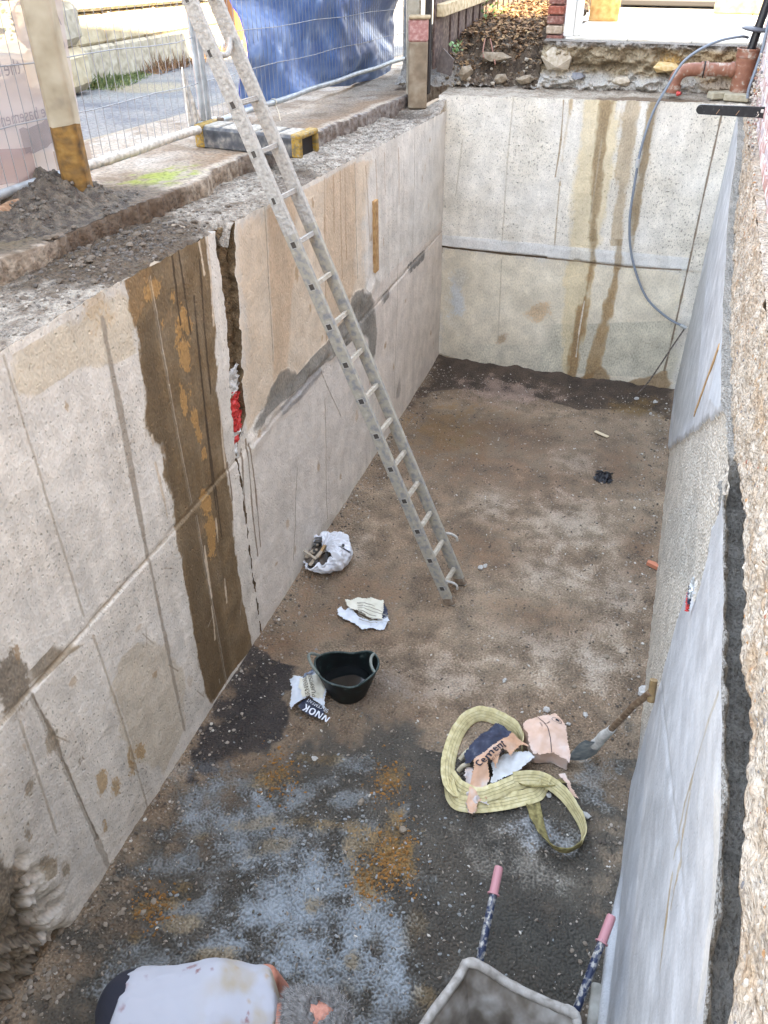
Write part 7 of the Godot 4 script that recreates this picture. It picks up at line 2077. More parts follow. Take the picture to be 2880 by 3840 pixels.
func build_sling():
	var s = thing("lifting_sling", "dirty yellow webbing lifting sling coiled on the pit floor", "sling", Vector3(-0.308, 0.000, -2.887))
	var web = mottle([[0.0, c8(140, 128, 96)], [0.3, c8(190, 178, 132)], [0.6, c8(212, 201, 154)], [1.0, c8(220, 213, 182)]], 0.03, 2.6, 0.95, 0.0, 241, 0.3)
	var dirty = mottle([[0.0, c8(70, 64, 44)], [0.4, c8(116, 106, 66)], [0.75, c8(150, 140, 92)], [1.0, c8(176, 170, 124)]], 0.03, 3.0, 0.95, 0.0, 242, 0.3)
	var stitch = mk(c8(146, 136, 100), 0.95)
	var big = []
	for q in [[Vector3(-0.217, 0.000, -3.111), 80.0], [Vector3(-0.250, 0.000, -3.192), 95.0], [Vector3(-0.328, 0.000, -3.245), 118.0], [Vector3(-0.432, 0.000, -3.277), 125.0], [Vector3(-0.520, 0.000, -3.270), 128.0], [Vector3(-0.572, 0.000, -3.186), 138.0], [Vector3(-0.589, 0.000, -3.050), 148.0], [Vector3(-0.577, 0.000, -2.896), 152.0], [Vector3(-0.541, 0.000, -2.777), 145.0], [Vector3(-0.483, 0.000, -2.701), 130.0]]:
		big.append([lift(q[0], 0.008), q[1]])
	obj("band", ribbon(big, 0.092, 0.006).mesh(), web, s)
	var low = []
	for q in [[Vector3(-0.599, 0.000, -2.751), 78.0, 0.01], [Vector3(-0.564, 0.000, -2.674), 70.0, 0.008], [Vector3(-0.499, 0.000, -2.629), 62.0, 0.008], [Vector3(-0.386, 0.000, -2.648), 55.0, 0.008], [Vector3(-0.267, 0.000, -2.700), 46.0, 0.01], [Vector3(-0.152, 0.000, -2.769), 42.0, 0.012], [Vector3(-0.065, 0.000, -2.835), 55.0, 0.012], [Vector3(-0.041, 0.000, -2.906), 80.0, 0.012]]:
		low.append([lift(q[0], q[2]), maxf(22.0, q[1] - 26.0)])
	obj("band", ribbon(low, 0.085, 0.006).mesh(), web, s)
	var mid = []
	for q in [[Vector3(-0.040, 0.000, -2.900), 82.0, 0.02], [Vector3(-0.099, 0.000, -2.906), 60.0, 0.03], [Vector3(-0.192, 0.000, -2.843), 48.0, 0.04], [Vector3(-0.292, 0.000, -2.753), 44.0, 0.04], [Vector3(-0.397, 0.000, -2.693), 50.0, 0.03], [Vector3(-0.523, 0.000, -2.720), 60.0, 0.02], [Vector3(-0.596, 0.000, -2.791), 70.0, 0.015]]:
		mid.append([lift(q[0], q[2]), 180.0 - q[1] + 14.0])
	obj("band", ribbon(mid, 0.085, 0.006).mesh(), web, s)
	var loop = []
	for q in [[Vector3(-0.219, 0.000, -2.846), 40.0, 0.06], [Vector3(-0.097, 0.000, -2.900), 46.0, 0.05], [Vector3(0.025, 0.000, -2.871), 58.0, 0.03], [Vector3(0.127, 0.000, -2.783), 68.0, 0.012], [Vector3(0.178, 0.000, -2.698), 78.0, 0.008], [Vector3(0.174, 0.000, -2.620), 82.0, 0.006], [Vector3(0.114, 0.000, -2.566), 76.0, 0.006], [Vector3(0.046, 0.000, -2.577), 66.0, 0.006], [Vector3(-0.003, 0.000, -2.652), 40.0, 0.006], [Vector3(-0.039, 0.000, -2.743), 14.0, 0.006], [Vector3(-0.069, 0.000, -2.824), 6.0, 0.006], [Vector3(-0.094, 0.000, -2.910), 6.0, 0.006]]:
		loop.append([lift(q[0], q[2]), q[1]])
	var parts = [loop.slice(0, 6), loop.slice(5)]
	obj("band", ribbon(parts[0], 0.078, 0.006).mesh(), web, s)
	var db = obj("band", ribbon(parts[1], 0.078, 0.006).mesh(), dirty, s)
	db.set_meta("label", "mud-soaked end of the sling")
	var right = []
	for q in [[Vector3(0.018, 0.000, -2.996), 40.0, 0.03], [Vector3(-0.079, 0.000, -2.944), 35.0, 0.03], [Vector3(-0.182, 0.000, -2.929), 30.0, 0.03], [Vector3(-0.231, 0.000, -3.012), 30.0, 0.02], [Vector3(-0.224, 0.000, -3.116), 30.0, 0.01], [Vector3(-0.343, 0.000, -3.118), 60.0, 0.01], [Vector3(-0.479, 0.000, -3.038), 70.0, 0.01]]:
		right.append([lift(q[0], q[2]), q[1]])
	obj("band", ribbon(right, 0.075, 0.006).mesh(), dirty, s)
	# rows of stitching along every band
	for rp in [[big, 0.092], [low, 0.085], [mid, 0.085], [parts[0], 0.078]]:
		var rb = ribbon(rp[0], rp[1], 0.006)
		var n: int = (rp[0].size() - 1) * 8 + 1
		for r in 3:
			for half in 2:
				var path = []
				for i in n:
					var a: Vector3 = rb.v[i * 12 + (1 + r if half == 0 else 10 - r)]
					var b: Vector3 = rb.v[i * 12 + (2 + r if half == 0 else 9 - r)]
					var o: Vector3 = rb.v[i * 12 + (10 - r if half == 0 else 1 + r)]
					path.append((a + b) / 2 + (a - o).normalized() * 0.0008)
				var g = Geo.new()
				g.tube(path, 0.0011, 4)
				obj("stitching", g.mesh(), stitch, s)
	# eyes of the sling, wrapped ends sticking out
	for q in [[Vector3(-0.559, 0.000, -2.943), Vector3(-0.484, 0.000, -3.057), 0.05], [Vector3(-0.547, 0.000, -2.866), Vector3(-0.498, 0.000, -2.909), 0.05]]:
		var g = Geo.new()
		g.tube(curve_pts([lift(q[0], 0.03), lift(q[0].lerp(q[1], 0.4), q[2] + 0.01), lift(q[1], q[2] + 0.01)], 5), 0.014, 10)
		obj("wrapped_eye", g.mesh(), mottle([[0.0, c8(150, 140, 116)], [1.0, c8(206, 198, 176)]], 0.03, 3.0, 0.95, 0.0, 243), s)

# ---------- shovel ----------
func build_shovel():
	var tip = Vector3(0.125, 0.008, -3.19)
	var top = Vector3(0.352, 0.925, -2.955)
	var ax = (top - tip).normalized()
	var th = thing("shovel", "cement-crusted short shovel with wooden handle leaning on the smooth wall", "shovel", tip)
	# blade faces the camera side
	var wd = Vector3(0.80, -0.05, -0.55)
	wd = (wd - ax * wd.dot(ax)).normalized()
	var nn = ax.cross(wd).normalized()
	var met = mottle([[0.0, c8(96, 106, 112)], [0.4, c8(134, 144, 148)], [0.7, c8(168, 174, 174)], [1.0, c8(204, 206, 202)]], 0.02, 3.0, 0.6, 0.2, 251)
	var g = Geo.new()
	for sgn in [1, -1]:
		g.grid(14, 16, func(u, v):
			var w = 0.096 * (1.0 if v < 0.82 else lerpf(1.0, 0.80, (v - 0.82) / 0.18))
			var x = (u - 0.5) * 2.0
			return tip + wd * x * w + ax * 0.27 * v + nn * (0.022 * x * x + 0.012 * sin(v * 2.2) + 0.0016 * sgn), sgn > 0)
	obj("blade", g.mesh(), met, th)
	g = Geo.new()
	var p = []
	var r = []
	for k in 10:
		var t = k / 9.0
		p.append(tip + ax * lerpf(0.20, 0.46, t) + nn * lerpf(0.016, 0.012, t) + Vector3(0.004, 0, 0) * sin(t * 9.0))
		r.append(lerpf(0.030, 0.022, t) + 0.004 * n1.get_noise_1d(k * 3.0))
	g.tube(p, r, 12)
	obj("socket", g.mesh(), mottle([[0.0, c8(150, 148, 142)], [0.5, c8(190, 188, 182)], [1.0, c8(214, 212, 206)]], 0.03, 4.0, 0.95, 0.0, 252), th)
	var wood = mottle([[0.0, c8(72, 54, 40)], [0.35, c8(100, 78, 58)], [0.7, c8(140, 120, 96)], [1.0, c8(180, 170, 152)]], 0.03, 3.0, 0.8, 0.0, 253)
	g = Geo.new()
	g.tube(curve_pts([tip + ax * 0.44 + nn * 0.012, tip + ax * 0.62 + nn * 0.012, tip + ax * 0.78 + nn * 0.014, tip + ax * 0.88 + nn * 0.012 + Vector3(0.008, 0, 0), top], 5), 0.0175, 12)
	obj("shaft", g.mesh(), wood, th)
	g = Geo.new()
	g.tube([top + Vector3(0.012, -0.05, 0.01), top + Vector3(0.008, 0.0, -0.012), top + Vector3(0.004, 0.06, -0.03)], 0.019, 14)
	obj("grip", g.mesh(), mottle([[0.0, c8(104, 84, 54)], [0.6, c8(134, 110, 74)], [1.0, c8(158, 140, 106)]], 0.03, 3.0, 0.5, 0.0, 254), th)

# ---------- wheelbarrow ----------
func build_barrow():
	var th = thing("wheelbarrow", "mortar-crusted wheelbarrow with navy tube handles and pink grips", "wheelbarrow", Vector3(0.02, 0, -1.1))
	var tube = mottle([[0.0, c8(22, 30, 52)], [0.5, c8(30, 42, 72)], [0.56, c8(60, 70, 92)], [0.6, c8(176, 172, 162)], [1.0, c8(206, 202, 194)]], 0.035, 3.0, 0.5, 0.0, 261)
	var pink = mk(c8(178, 126, 131), 0.55)
	var g: Geo
	var gl = Vector3(-0.172, 0.620, -2.014)
	var gr = Vector3(0.323, 0.600, -1.962)
	var tl = Vector3(-0.166, 0.500, -1.634)
	var tr = Vector3(0.242, 0.480, -1.607)
	for q in [[gl, tl, -0.06], [gr, tr, 0.06]]:
		var dv: Vector3 = (q[0] - q[1]).normalized()
		var path = curve_pts([q[0] - dv * 0.02, q[0].lerp(q[1], 0.5), q[1] + Vector3(0, -0.05, 0), Vector3(q[1].x * 0.95, 0.34, -1.555), Vector3(q[1].x * 0.85, 0.255, -1.45), Vector3(q[1].x * 0.8, 0.245, -1.3), Vector3(0.02 + q[2] * 1.6, 0.24, -0.9), Vector3(0.02 + q[2], 0.20, -0.62), Vector3(0.02 + q[2] * 0.8, 0.17, -0.42)], 6)
		g = Geo.new()
		g.tube(path, 0.0165, 14)
		obj("handle", g.mesh(), tube, th)
		var gp = Node3D.new()
		gp.name = "grip"
		th.add_child(gp, true)
		g = Geo.new()
		var e: Vector3 = q[0]
		var prof = []
		var rad = []
		for k in 9:
			prof.append(e - dv * (0.006 if k == 1 else 0.118 * k / 8.0))
			rad.append([0.0165, 0.0195, 0.0198, 0.0198, 0.0198, 0.0198, 0.0198, 0.0198, 0.0198][k])
		g.tube(prof, rad, 16)
		obj("sleeve", g.mesh(), pink, gp)
		g = Geo.new()
		g.tube([e - dv * 0.113, e - dv * 0.119], 0.027, 18)
		obj("flange", g.mesh(), pink, gp)
	# tray: rim ring lofted to a smaller floor
	var bl = Vector3(-0.208, 0.600, -1.578)
	var bm = Vector3(-0.008, 0.565, -1.568)
	var br = Vector3(0.229, 0.555, -1.549)
	var rim = []
	var spec = [bl + Vector3(-0.02, -0.01, 0.06), bl, bl + Vector3(0.06, 0.0, -0.008), bm, br + Vector3(-0.07, 0.0, -0.005), br, br + Vector3(0.03, -0.01, 0.06), Vector3(0.36, 0.57, -1.20), Vector3(0.33, 0.60, -0.85), Vector3(0.20, 0.63, -0.66), Vector3(0.02, 0.64, -0.62), Vector3(-0.17, 0.63, -0.66), Vector3(-0.30, 0.60, -0.85), Vector3(-0.335, 0.585, -1.20)]
	var n = spec.size()
	for i in n:
		for k in 6: rim.append((spec[i] as Vector3).cubic_interpolate(spec[(i + 1) % n], spec[(i + n - 1) % n], spec[(i + 2) % n], k / 6.0))
	var ctr = Vector3(0.01, 0.36, -1.15)
	var conc = mottle([[0.0, c8(72, 64, 55)], [0.35, c8(100, 92, 82)], [0.55, c8(136, 130, 122)], [0.8, c8(166, 163, 158)], [1.0, c8(190, 190, 188)]], 0.016, 1.6, 0.9, 0.0, 262, 0.4)
	for side in 2:
		var rings = []
		for j in 9:
			var t = j / 8.0
			var ring = PackedVector3Array()
			for p in rim:
				var q: Vector3 = p
				var hz = Vector2(q.x - ctr.x, q.z - ctr.z)
				var sc = lerpf(1.0, 0.62, pow(t, 0.85))
				var y = lerpf(q.y, 0.30, smooth(0.0, 1.0, t) * 0.4 + t * 0.6)
				var nse = 0.012 * n1.get_noise_3d(q.x * 7.0, t * 4.0, q.z * 7.0) + 0.006 * n1.get_noise_3d(q.x * 20.0, t * 9.0, q.z * 20.0)
				ring.append(Vector3(ctr.x + hz.x * (sc + nse) - (0.0 if side == 0 else 0.004 * signf(hz.x)), y + nse, ctr.z + hz.y * (sc + nse)))
			rings.append(ring)
		g = Geo.new()
		g.loft(rings, false)
		var last: PackedVector3Array = rings[-1]
		for i in last.size(): g.tri_out(last[i], last[(i + 1) % last.size()], Vector3(ctr.x, 0.295, ctr.z), Vector3(0, 1, -1.1))
		if side == 0: obj("tray", g.mesh(), conc, th)
	g = Geo.new()
	var rp = rim.duplicate()
	rp.append(rim[0])
	var rr = []
	for i in rp.size(): rr.append(0.019 + 0.005 * n1.get_noise_1d(i * 2.0))
	g.tube(rp, rr, 10, false)
	obj("rim", g.mesh(), mottle([[0.0, c8(104, 98, 90)], [0.4, c8(146, 141, 134)], [0.75, c8(170, 166, 160)], [1.0, c8(184, 182, 178)]], 0.03, 2.4, 0.9, 0.0, 263), th)
	# mortar dregs in the tray
	g = Geo.new()
	g.grid(40, 30, func(u, v):
		var x = lerpf(-0.22, 0.24, u)
		var z = lerpf(-1.42, -0.85, v)
		return Vector3(x, 0.315 + 0.07 * n1.get_noise_2d(x * 3.0, z * 3.0) + 0.02 * n1.get_noise_2d(x * 14.0, z * 14.0) + 0.06 * smooth(-1.2, -1.42, z), z), true)
	obj("mortar_dregs", g.mesh(), mottle([[0.0, c8(70, 60, 50)], [0.5, c8(96, 86, 75)], [1.0, c8(140, 134, 126)]], 0.02, 2.4, 0.9, 0.0, 264), th)
	for q in [[tl, -0.18], [tr, 0.22]]:
		g = Geo.new()
		g.tube(curve_pts([Vector3(q[1] * 0.9, 0.25, -1.44), Vector3(q[1], 0.02, -1.42), Vector3(q[1], 0.018, -1.30), Vector3(q[1] * 0.85, 0.245, -1.2)], 5), 0.014, 10)
		obj("leg", g.mesh(), tube, th)
	var wh = Node3D.new()
	wh.name = "wheel"
	th.add_child(wh, true)
	g = Geo.new()
	var tor = []
	for k in 33: tor.append(Vector3(0.02, 0.185 + 0.145 * sin(TAU * k / 32.0), -0.40 + 0.145 * cos(TAU * k / 32.0)))
	g.tube(tor, 0.04, 14, false)
	obj("tyre", g.mesh(), mk(c8(34, 33, 33), 0.85), wh)
	g = Geo.new()
	g.tube([Vector3(-0.01, 0.185, -0.40), Vector3(0.05, 0.185, -0.40)], 0.11, 24)
	obj("hub", g.mesh(), mk(c8(150, 140, 60), 0.6), wh)

# ---------- smooth bodies from tapered bones ----------
func field(p: Vector3, caps: Array, k: float) -> float:
	var s = 0.0
	for c in caps:
		var a: Vector3 = c[0]
		var ab: Vector3 = c[1] - a
		var t = clampf((p - a).dot(ab) / maxf(ab.length_squared(), 1e-9), 0.0, 1.0)
		var d = (p - a - ab * t).length() - lerpf(c[2], c[3], t)
		s += exp(-d / k)
	return -k * log(maxf(s, 1e-30))

func flesh(g: Geo, caps: Array, k: float, cell: float, disp = null):
	var lo = Vector3.ONE * 1e9
	var hi = -Vector3.ONE * 1e9
	for c in caps:
		var r: float = maxf(c[2], c[3]) + 3.0 * cell
		for e in 2:
			lo = lo.min(c[e] - Vector3.ONE * r)
			hi = hi.max(c[e] + Vector3.ONE * r)
	var B = 4
	var nb = Vector3i(((hi - lo) / (cell * B)).ceil())
	var nx = nb.x * B + 1
	var ny = nb.y * B + 1
	var nz = nb.z * B + 1
	var val = PackedFloat32Array()
	val.resize(nx * ny * nz)
	val.fill(9.0)
	var act = []
	for bz in nb.z:
		for by in nb.y:
			for bx in nb.x:
				var c = lo + Vector3(bx + 0.5, by + 0.5, bz + 0.5) * cell * B
				if absf(field(c, caps, k)) > cell * B * 1.25: continue
				act.append(Vector3i(bx, by, bz))
				for z in range(bz * B, bz * B + B + 1):
					for y in range(by * B, by * B + B + 1):
						for x in range(bx * B, bx * B + B + 1):
							var i = (z * ny + y) * nx + x
							if val[i] == 9.0:
								var p = lo + Vector3(x, y, z) * cell
								val[i] = field(p, caps, k) - (disp.call(p) if disp != null else 0.0)
	var ids = {}
	var k0 = g.v.size()
	for b in act:
		for dz in B:
			for dy in B:
				for dx in B:
					var x: int = b.x * B + dx
					var y: int = b.y * B + dy
					var z: int = b.z * B + dz
					var m = 0
					var cs = []
					for q in 8:
						var w = val[((z + (q >> 2)) * ny + y + ((q >> 1) & 1)) * nx + x + (q & 1)]
						cs.append(w)
						if w < 0: m += 1
					if m == 0 or m == 8: continue
					var acc = Vector3.ZERO
					var cnt = 0
					for e in [[0, 1], [2, 3], [4, 5], [6, 7], [0, 2], [1, 3], [4, 6], [5, 7], [0, 4], [1, 5], [2, 6], [3, 7]]:
						var va: float = cs[e[0]]
						var vb: float = cs[e[1]]
						if (va < 0) == (vb < 0): continue
						var t = va / (va - vb)
						var pa = Vector3(e[0] & 1, (e[0] >> 1) & 1, e[0] >> 2)
						var pb = Vector3(e[1] & 1, (e[1] >> 1) & 1, e[1] >> 2)
						acc += pa.lerp(pb, t)
						cnt += 1
					ids[(z * ny + y) * nx + x] = g.v.size()
					g.v.append(lo + (Vector3(x, y, z) + acc / cnt) * cell)
	for key in ids:
		var x: int = key % nx
		var y: int = (key / nx) % ny
		var z: int = key / (nx * ny)
		var v0 = val[key]
		for ax in 3:
			var st: int = [1, nx, nx * ny][ax]
			var v1 = val[key + st]
			if (v0 < 0) == (v1 < 0): continue
			var s1: int = [nx, nx * ny, 1][ax]
			var s2: int = [nx * ny, 1, nx][ax]
			var a = ids.get(key)
			var b = ids.get(key - s1)
			var c = ids.get(key - s1 - s2)
			var d = ids.get(key - s2)
			if a == null or b == null or c == null or d == null: continue
			if v0 < 0: g.ix.append_array(PackedInt32Array([a, c, b, a, d, c]))
			else: g.ix.append_array(PackedInt32Array([a, b, c, a, c, d]))

func build_person():
	# bent double with the back to the sky, head toward the mixing heap
	var hip = Vector3(-1.265, 0.80, -0.885)
	var chest = Vector3(-0.99, 0.825, -0.975)
	var neck = Vector3(-0.795, 0.815, -1.055)
	var sp = (neck - hip).normalized()
	var lat = Vector3(sp.z, 0, -sp.x).normalized()
	if lat.z > 0: lat = -lat        # toward the far side
	var dn = Vector3.DOWN
	var head = Vector3(-0.685, 0.825, -1.10)
	var th = thing("person", "man bent double in a stained white t-shirt and dark trousers", "person", Vector3(-1.35, 0, -0.8))
	var skin = []
	var shirt = []
	var trou = []
	# head and neck
	skin.append([neck - sp * 0.02, head - sp * 0.05, 0.062, 0.060])
	skin.append([head - sp * 0.01, head + sp * 0.055 + dn * 0.005, 0.085, 0.080])
	skin.append([head + dn * 0.03 - sp * 0.01, head + dn * 0.065 + sp * 0.03, 0.075, 0.062])
	skin.append([head + dn * 0.10 + sp * 0.0, head + dn * 0.115 - sp * 0.03, 0.035, 0.03])
	skin.append([head + dn * 0.125 + sp * 0.03, head + dn * 0.138 + sp * 0.012, 0.012, 0.016])
	for s in [-1.0, 1.0]:
		skin.append([head + lat * s * 0.082 + dn * 0.03 + sp * 0.012, head + lat * s * 0.092 + dn * 0.02 - sp * 0.012, 0.016, 0.014])
		var sh: Vector3 = neck - sp * 0.045 + lat * s * 0.165 + dn * 0.01
		var el: Vector3 = sh + Vector3(0.05, -0.29, -0.01) + lat * s * 0.05
		var wr: Vector3 = el + Vector3(0.13, -0.22, -0.02) - lat * s * 0.05
		var hd: Vector3 = wr + Vector3(0.05, -0.08, 0.0)
		skin.append([sh, el, 0.048, 0.042])
		skin.append([el, wr, 0.042, 0.030])
		skin.append([wr, hd, 0.030, 0.036])
		skin.append([wr + lat * s * 0.01, hd - lat * s * 0.018, 0.026, 0.03])
		for f in 4:
			var fb: Vector3 = hd + lat * s * (0.028 - 0.018 * f)
			var f1: Vector3 = fb + Vector3(0.015, -0.045, 0.0)
			var f2: Vector3 = f1 + Vector3(-0.012, -0.030, 0.0)
			skin.append([fb, f1, 0.0095, 0.009])
			skin.append([f1, f2, 0.009, 0.008])
		var tb: Vector3 = wr + Vector3(0.02, -0.03, 0.0) - lat * s * 0.03
		skin.append([tb, tb + Vector3(0.03, -0.05, 0.0) - lat * s * 0.015, 0.012, 0.010])
		shirt.append([sh - lat * s * 0.045 + dn * 0.015, sh.lerp(el, 0.62), 0.064, 0.064])
		# legs
		var hj: Vector3 = hip - sp * 0.03 + lat * s * 0.095 + dn * 0.03
		var kn: Vector3 = hj + Vector3(0.08, -0.34, 0.0) + lat * s * 0.04
		var an: Vector3 = kn + Vector3(-0.10, -0.36, 0.0) + lat * s * 0.02
		an.y = 0.085
		trou.append([hj, kn, 0.105, 0.075])
		trou.append([kn, an, 0.072, 0.058])
		skin.append([hj, kn, 0.07, 0.05])
		skin.append([kn, an, 0.05, 0.04])
		skin.append([an, an + Vector3(0.0, -0.035, 0.0), 0.04, 0.036])
		skin.append([an + Vector3(0.0, -0.04, 0), an + Vector3(0.16, -0.052, 0.0), 0.036, 0.03])
	# trunk
	skin.append([hip, chest, 0.09, 0.10])
	skin.append([chest, neck - sp * 0.04, 0.10, 0.06])
	for s in [-1.0, 1.0]:
		shirt.append([hip + sp * 0.02 + lat * s * 0.092, chest + lat * s * 0.10, 0.115, 0.112])
		shirt.append([chest + lat * s * 0.105, neck - sp * 0.075 + lat * s * 0.12, 0.115, 0.078])
		trou.append([hip - sp * 0.03 + lat * s * 0.075, hip - sp * 0.015 + lat * s * 0.085, 0.112, 0.108])
	shirt.append([hip + dn * 0.05 + sp * 0.1, chest + dn * 0.05, 0.12, 0.12])
	shirt.append([hip + sp * 0.01, chest, 0.128, 0.134])
	shirt.append([chest, neck - sp * 0.06, 0.134, 0.092])
	shirt.append([neck - sp * 0.07, neck - sp * 0.03, 0.085, 0.072])
	var g = Geo.new()
	flesh(g, skin, 0.012, 0.012)
	var sm = mottle([[0.0, c8(140, 88, 72)], [0.4, c8(166, 110, 90)], [0.7, c8(178, 122, 102)], [1.0, c8(188, 140, 120)]], 0.03, 5.0, 0.55, 0.0, 301)
	obj("body", g.mesh(), sm, th)
	g = Geo.new()
	flesh(g, trou, 0.02, 0.016, func(p): return 0.006 * n1.get_noise_3d(p.x * 14.0, p.y * 9.0, p.z * 14.0))
	obj("trousers", g.mesh(), mk(c8(24, 26, 38), 0.9), th)
	g = Geo.new()
	flesh(g, shirt, 0.022, 0.012, func(p):
		var al: float = (p - hip).dot(sp)
		var ac: float = (p - hip).dot(lat)
		var cut: float = maxf(0.0, -al - 0.05 + 0.006 * sin(ac * 30.0)) * 2.0
		var cut2: float = maxf(0.0, (p - neck).dot(sp) + 0.005 - 0.02 * cos(ac * 14.0)) * 3.0
		return 0.006 * n2.get_noise_2d(al * 4.0 + 3.0, ac * 20.0) * smooth(0.35, 0.05, al) + 0.004 * n2.get_noise_2d(al * 7.0, ac * 7.0 + 4.0) + 0.003 * n1.get_noise_3d(p.x * 18.0, p.y * 18.0, p.z * 18.0) - cut - cut2)
	g.col.resize(g.v.size())
	for i in g.v.size():
		var p = g.v[i]
		var al = (p - hip).dot(sp)
		var c = lin(158, 160, 168)
		var q = n1.get_noise_3d(p.x * 6.0, p.y * 6.0, p.z * 6.0)
		c = c.lerp(lin(150, 138, 114), clampf(smooth(0.2, 0.44, al) * (0.35 + 1.6 * q), 0, 0.8))
		var f = n1.get_noise_3d(p.x * 26.0 + p.z * 14.0 + 5.0, p.y * 20.0, p.z * 13.0) + 0.5 * n1.get_noise_3d(p.x * 7.0 + 50.0, p.y * 7.0, p.z * 7.0)
		c = c.lerp(lin(116, 64, 60), smooth(0.40, 0.48, f) * 0.75 * smooth(0.0, 0.25, n1.get_noise_3d(p.x * 4.0 + 20.0, p.y * 4.0, p.z * 4.0)))
		c = c.lerp(lin(150, 122, 78), smooth(0.38, 0.5, n1.get_noise_3d(p.x * 16.0, p.y * 16.0 + 80.0, p.z * 16.0)) * smooth(0.25, 0.45, al) * 0.7)
		g.col[i] = c
	obj("t_shirt", g.mesh(), mkv(0.9), th)
	# collar
	g = Geo.new()
	var ring = []
	for k in 29:
		var an = TAU * k / 28.0
		ring.append(neck - sp * 0.022 + (lat * cos(an) * 0.078 + Vector3.UP * sin(an) * 0.070) + sp * (-0.018 * sin(an)))
	g.tube(ring, 0.007, 8, false)
	obj("collar", g.mesh(), mk(c8(206, 206, 212), 0.9), th)
	# grey hair all round a balding crown
	var hair = [[head - sp * 0.035, head + sp * 0.056 + dn * 0.004, 0.104, 0.099], [neck + sp * 0.03 + Vector3.UP * 0.02, head - sp * 0.04, 0.06, 0.09]]
	var crown: Vector3 = head + sp * 0.055 + Vector3.UP * 0.082
	g = Geo.new()
	flesh(g, hair, 0.008, 0.006, func(p):
		var keep: float = 0.008 * n1.get_noise_3d(p.x * 55.0, p.y * 55.0, p.z * 55.0) + 0.007 * n1.get_noise_3d(p.x * 22.0, p.y * 22.0, p.z * 22.0) + 0.004
		keep -= 0.9 * maxf(0.0, 0.060 + 0.02 * n1.get_noise_3d(p.x * 30.0, p.y * 30.0, p.z * 30.0) - (p - crown).length())
		keep -= 2.5 * maxf(0.0, (p - head).dot(dn) - 0.045)
		keep -= 2.5 * maxf(0.0, (neck + sp * 0.045 - p).dot(sp))
		return keep)
	g.col.resize(g.v.size())
	for i in g.v.size():
		var p = g.v[i]
		g.col[i] = lin(78, 76, 74).lerp(lin(122, 120, 118), clampf(0.5 + 1.2 * n1.get_noise_3d(p.x * 40.0, p.y * 40.0, p.z * 90.0), 0, 1))
	var hm = obj("hair", g.mesh(), mkv(0.8), th)
	# tufts that break the outline
	var tf = Geo.new()
	tf.tri(Vector3(-0.5, 0, 0), Vector3(0.5, 0, 0), Vector3(0, 0.1, 1.0))
	var xf = []
	var cols = []
	for k in 2600:
		var p: Vector3 = g.v[rng.randi() % g.v.size()]
		var outw = (p - head).normalized()
		var b = Basis.looking_at(-(outw * 0.7 - sp * 0.5 + Vector3(rng.randfn(0, 0.3), rng.randfn(0, 0.3), rng.randfn(0, 0.3))).normalized(), Vector3.UP)
		xf.append(Transform3D(b * Basis.from_scale(Vector3(0.0025, 0.01, rng.randf_range(0.012, 0.03))), p - outw * 0.003))
		cols.append(lin(70, 68, 66).lerp(lin(150, 148, 146), rng.randf()))
	multi("hair_tufts", tf.mesh(), mkv(0.8), xf, cols, "", "", th)
	var bt = mk(c8(70, 56, 44), 0.85)
	for s in [-1.0, 1.0]:
		var hj: Vector3 = hip - sp * 0.03 + lat * s * 0.095
		var an: Vector3 = hj + Vector3(-0.02, 0, 0) + lat * s * 0.06
		an.y = 0.05
		g = Geo.new()
		flesh(g, [[an + Vector3(-0.03, 0.04, 0), an + Vector3(-0.03, -0.005, 0), 0.055, 0.045], [an + Vector3(-0.04, -0.005, 0), an + Vector3(0.17, -0.012, 0), 0.046, 0.036]], 0.012, 0.012)
		obj("boot", g.mesh(), bt, th)

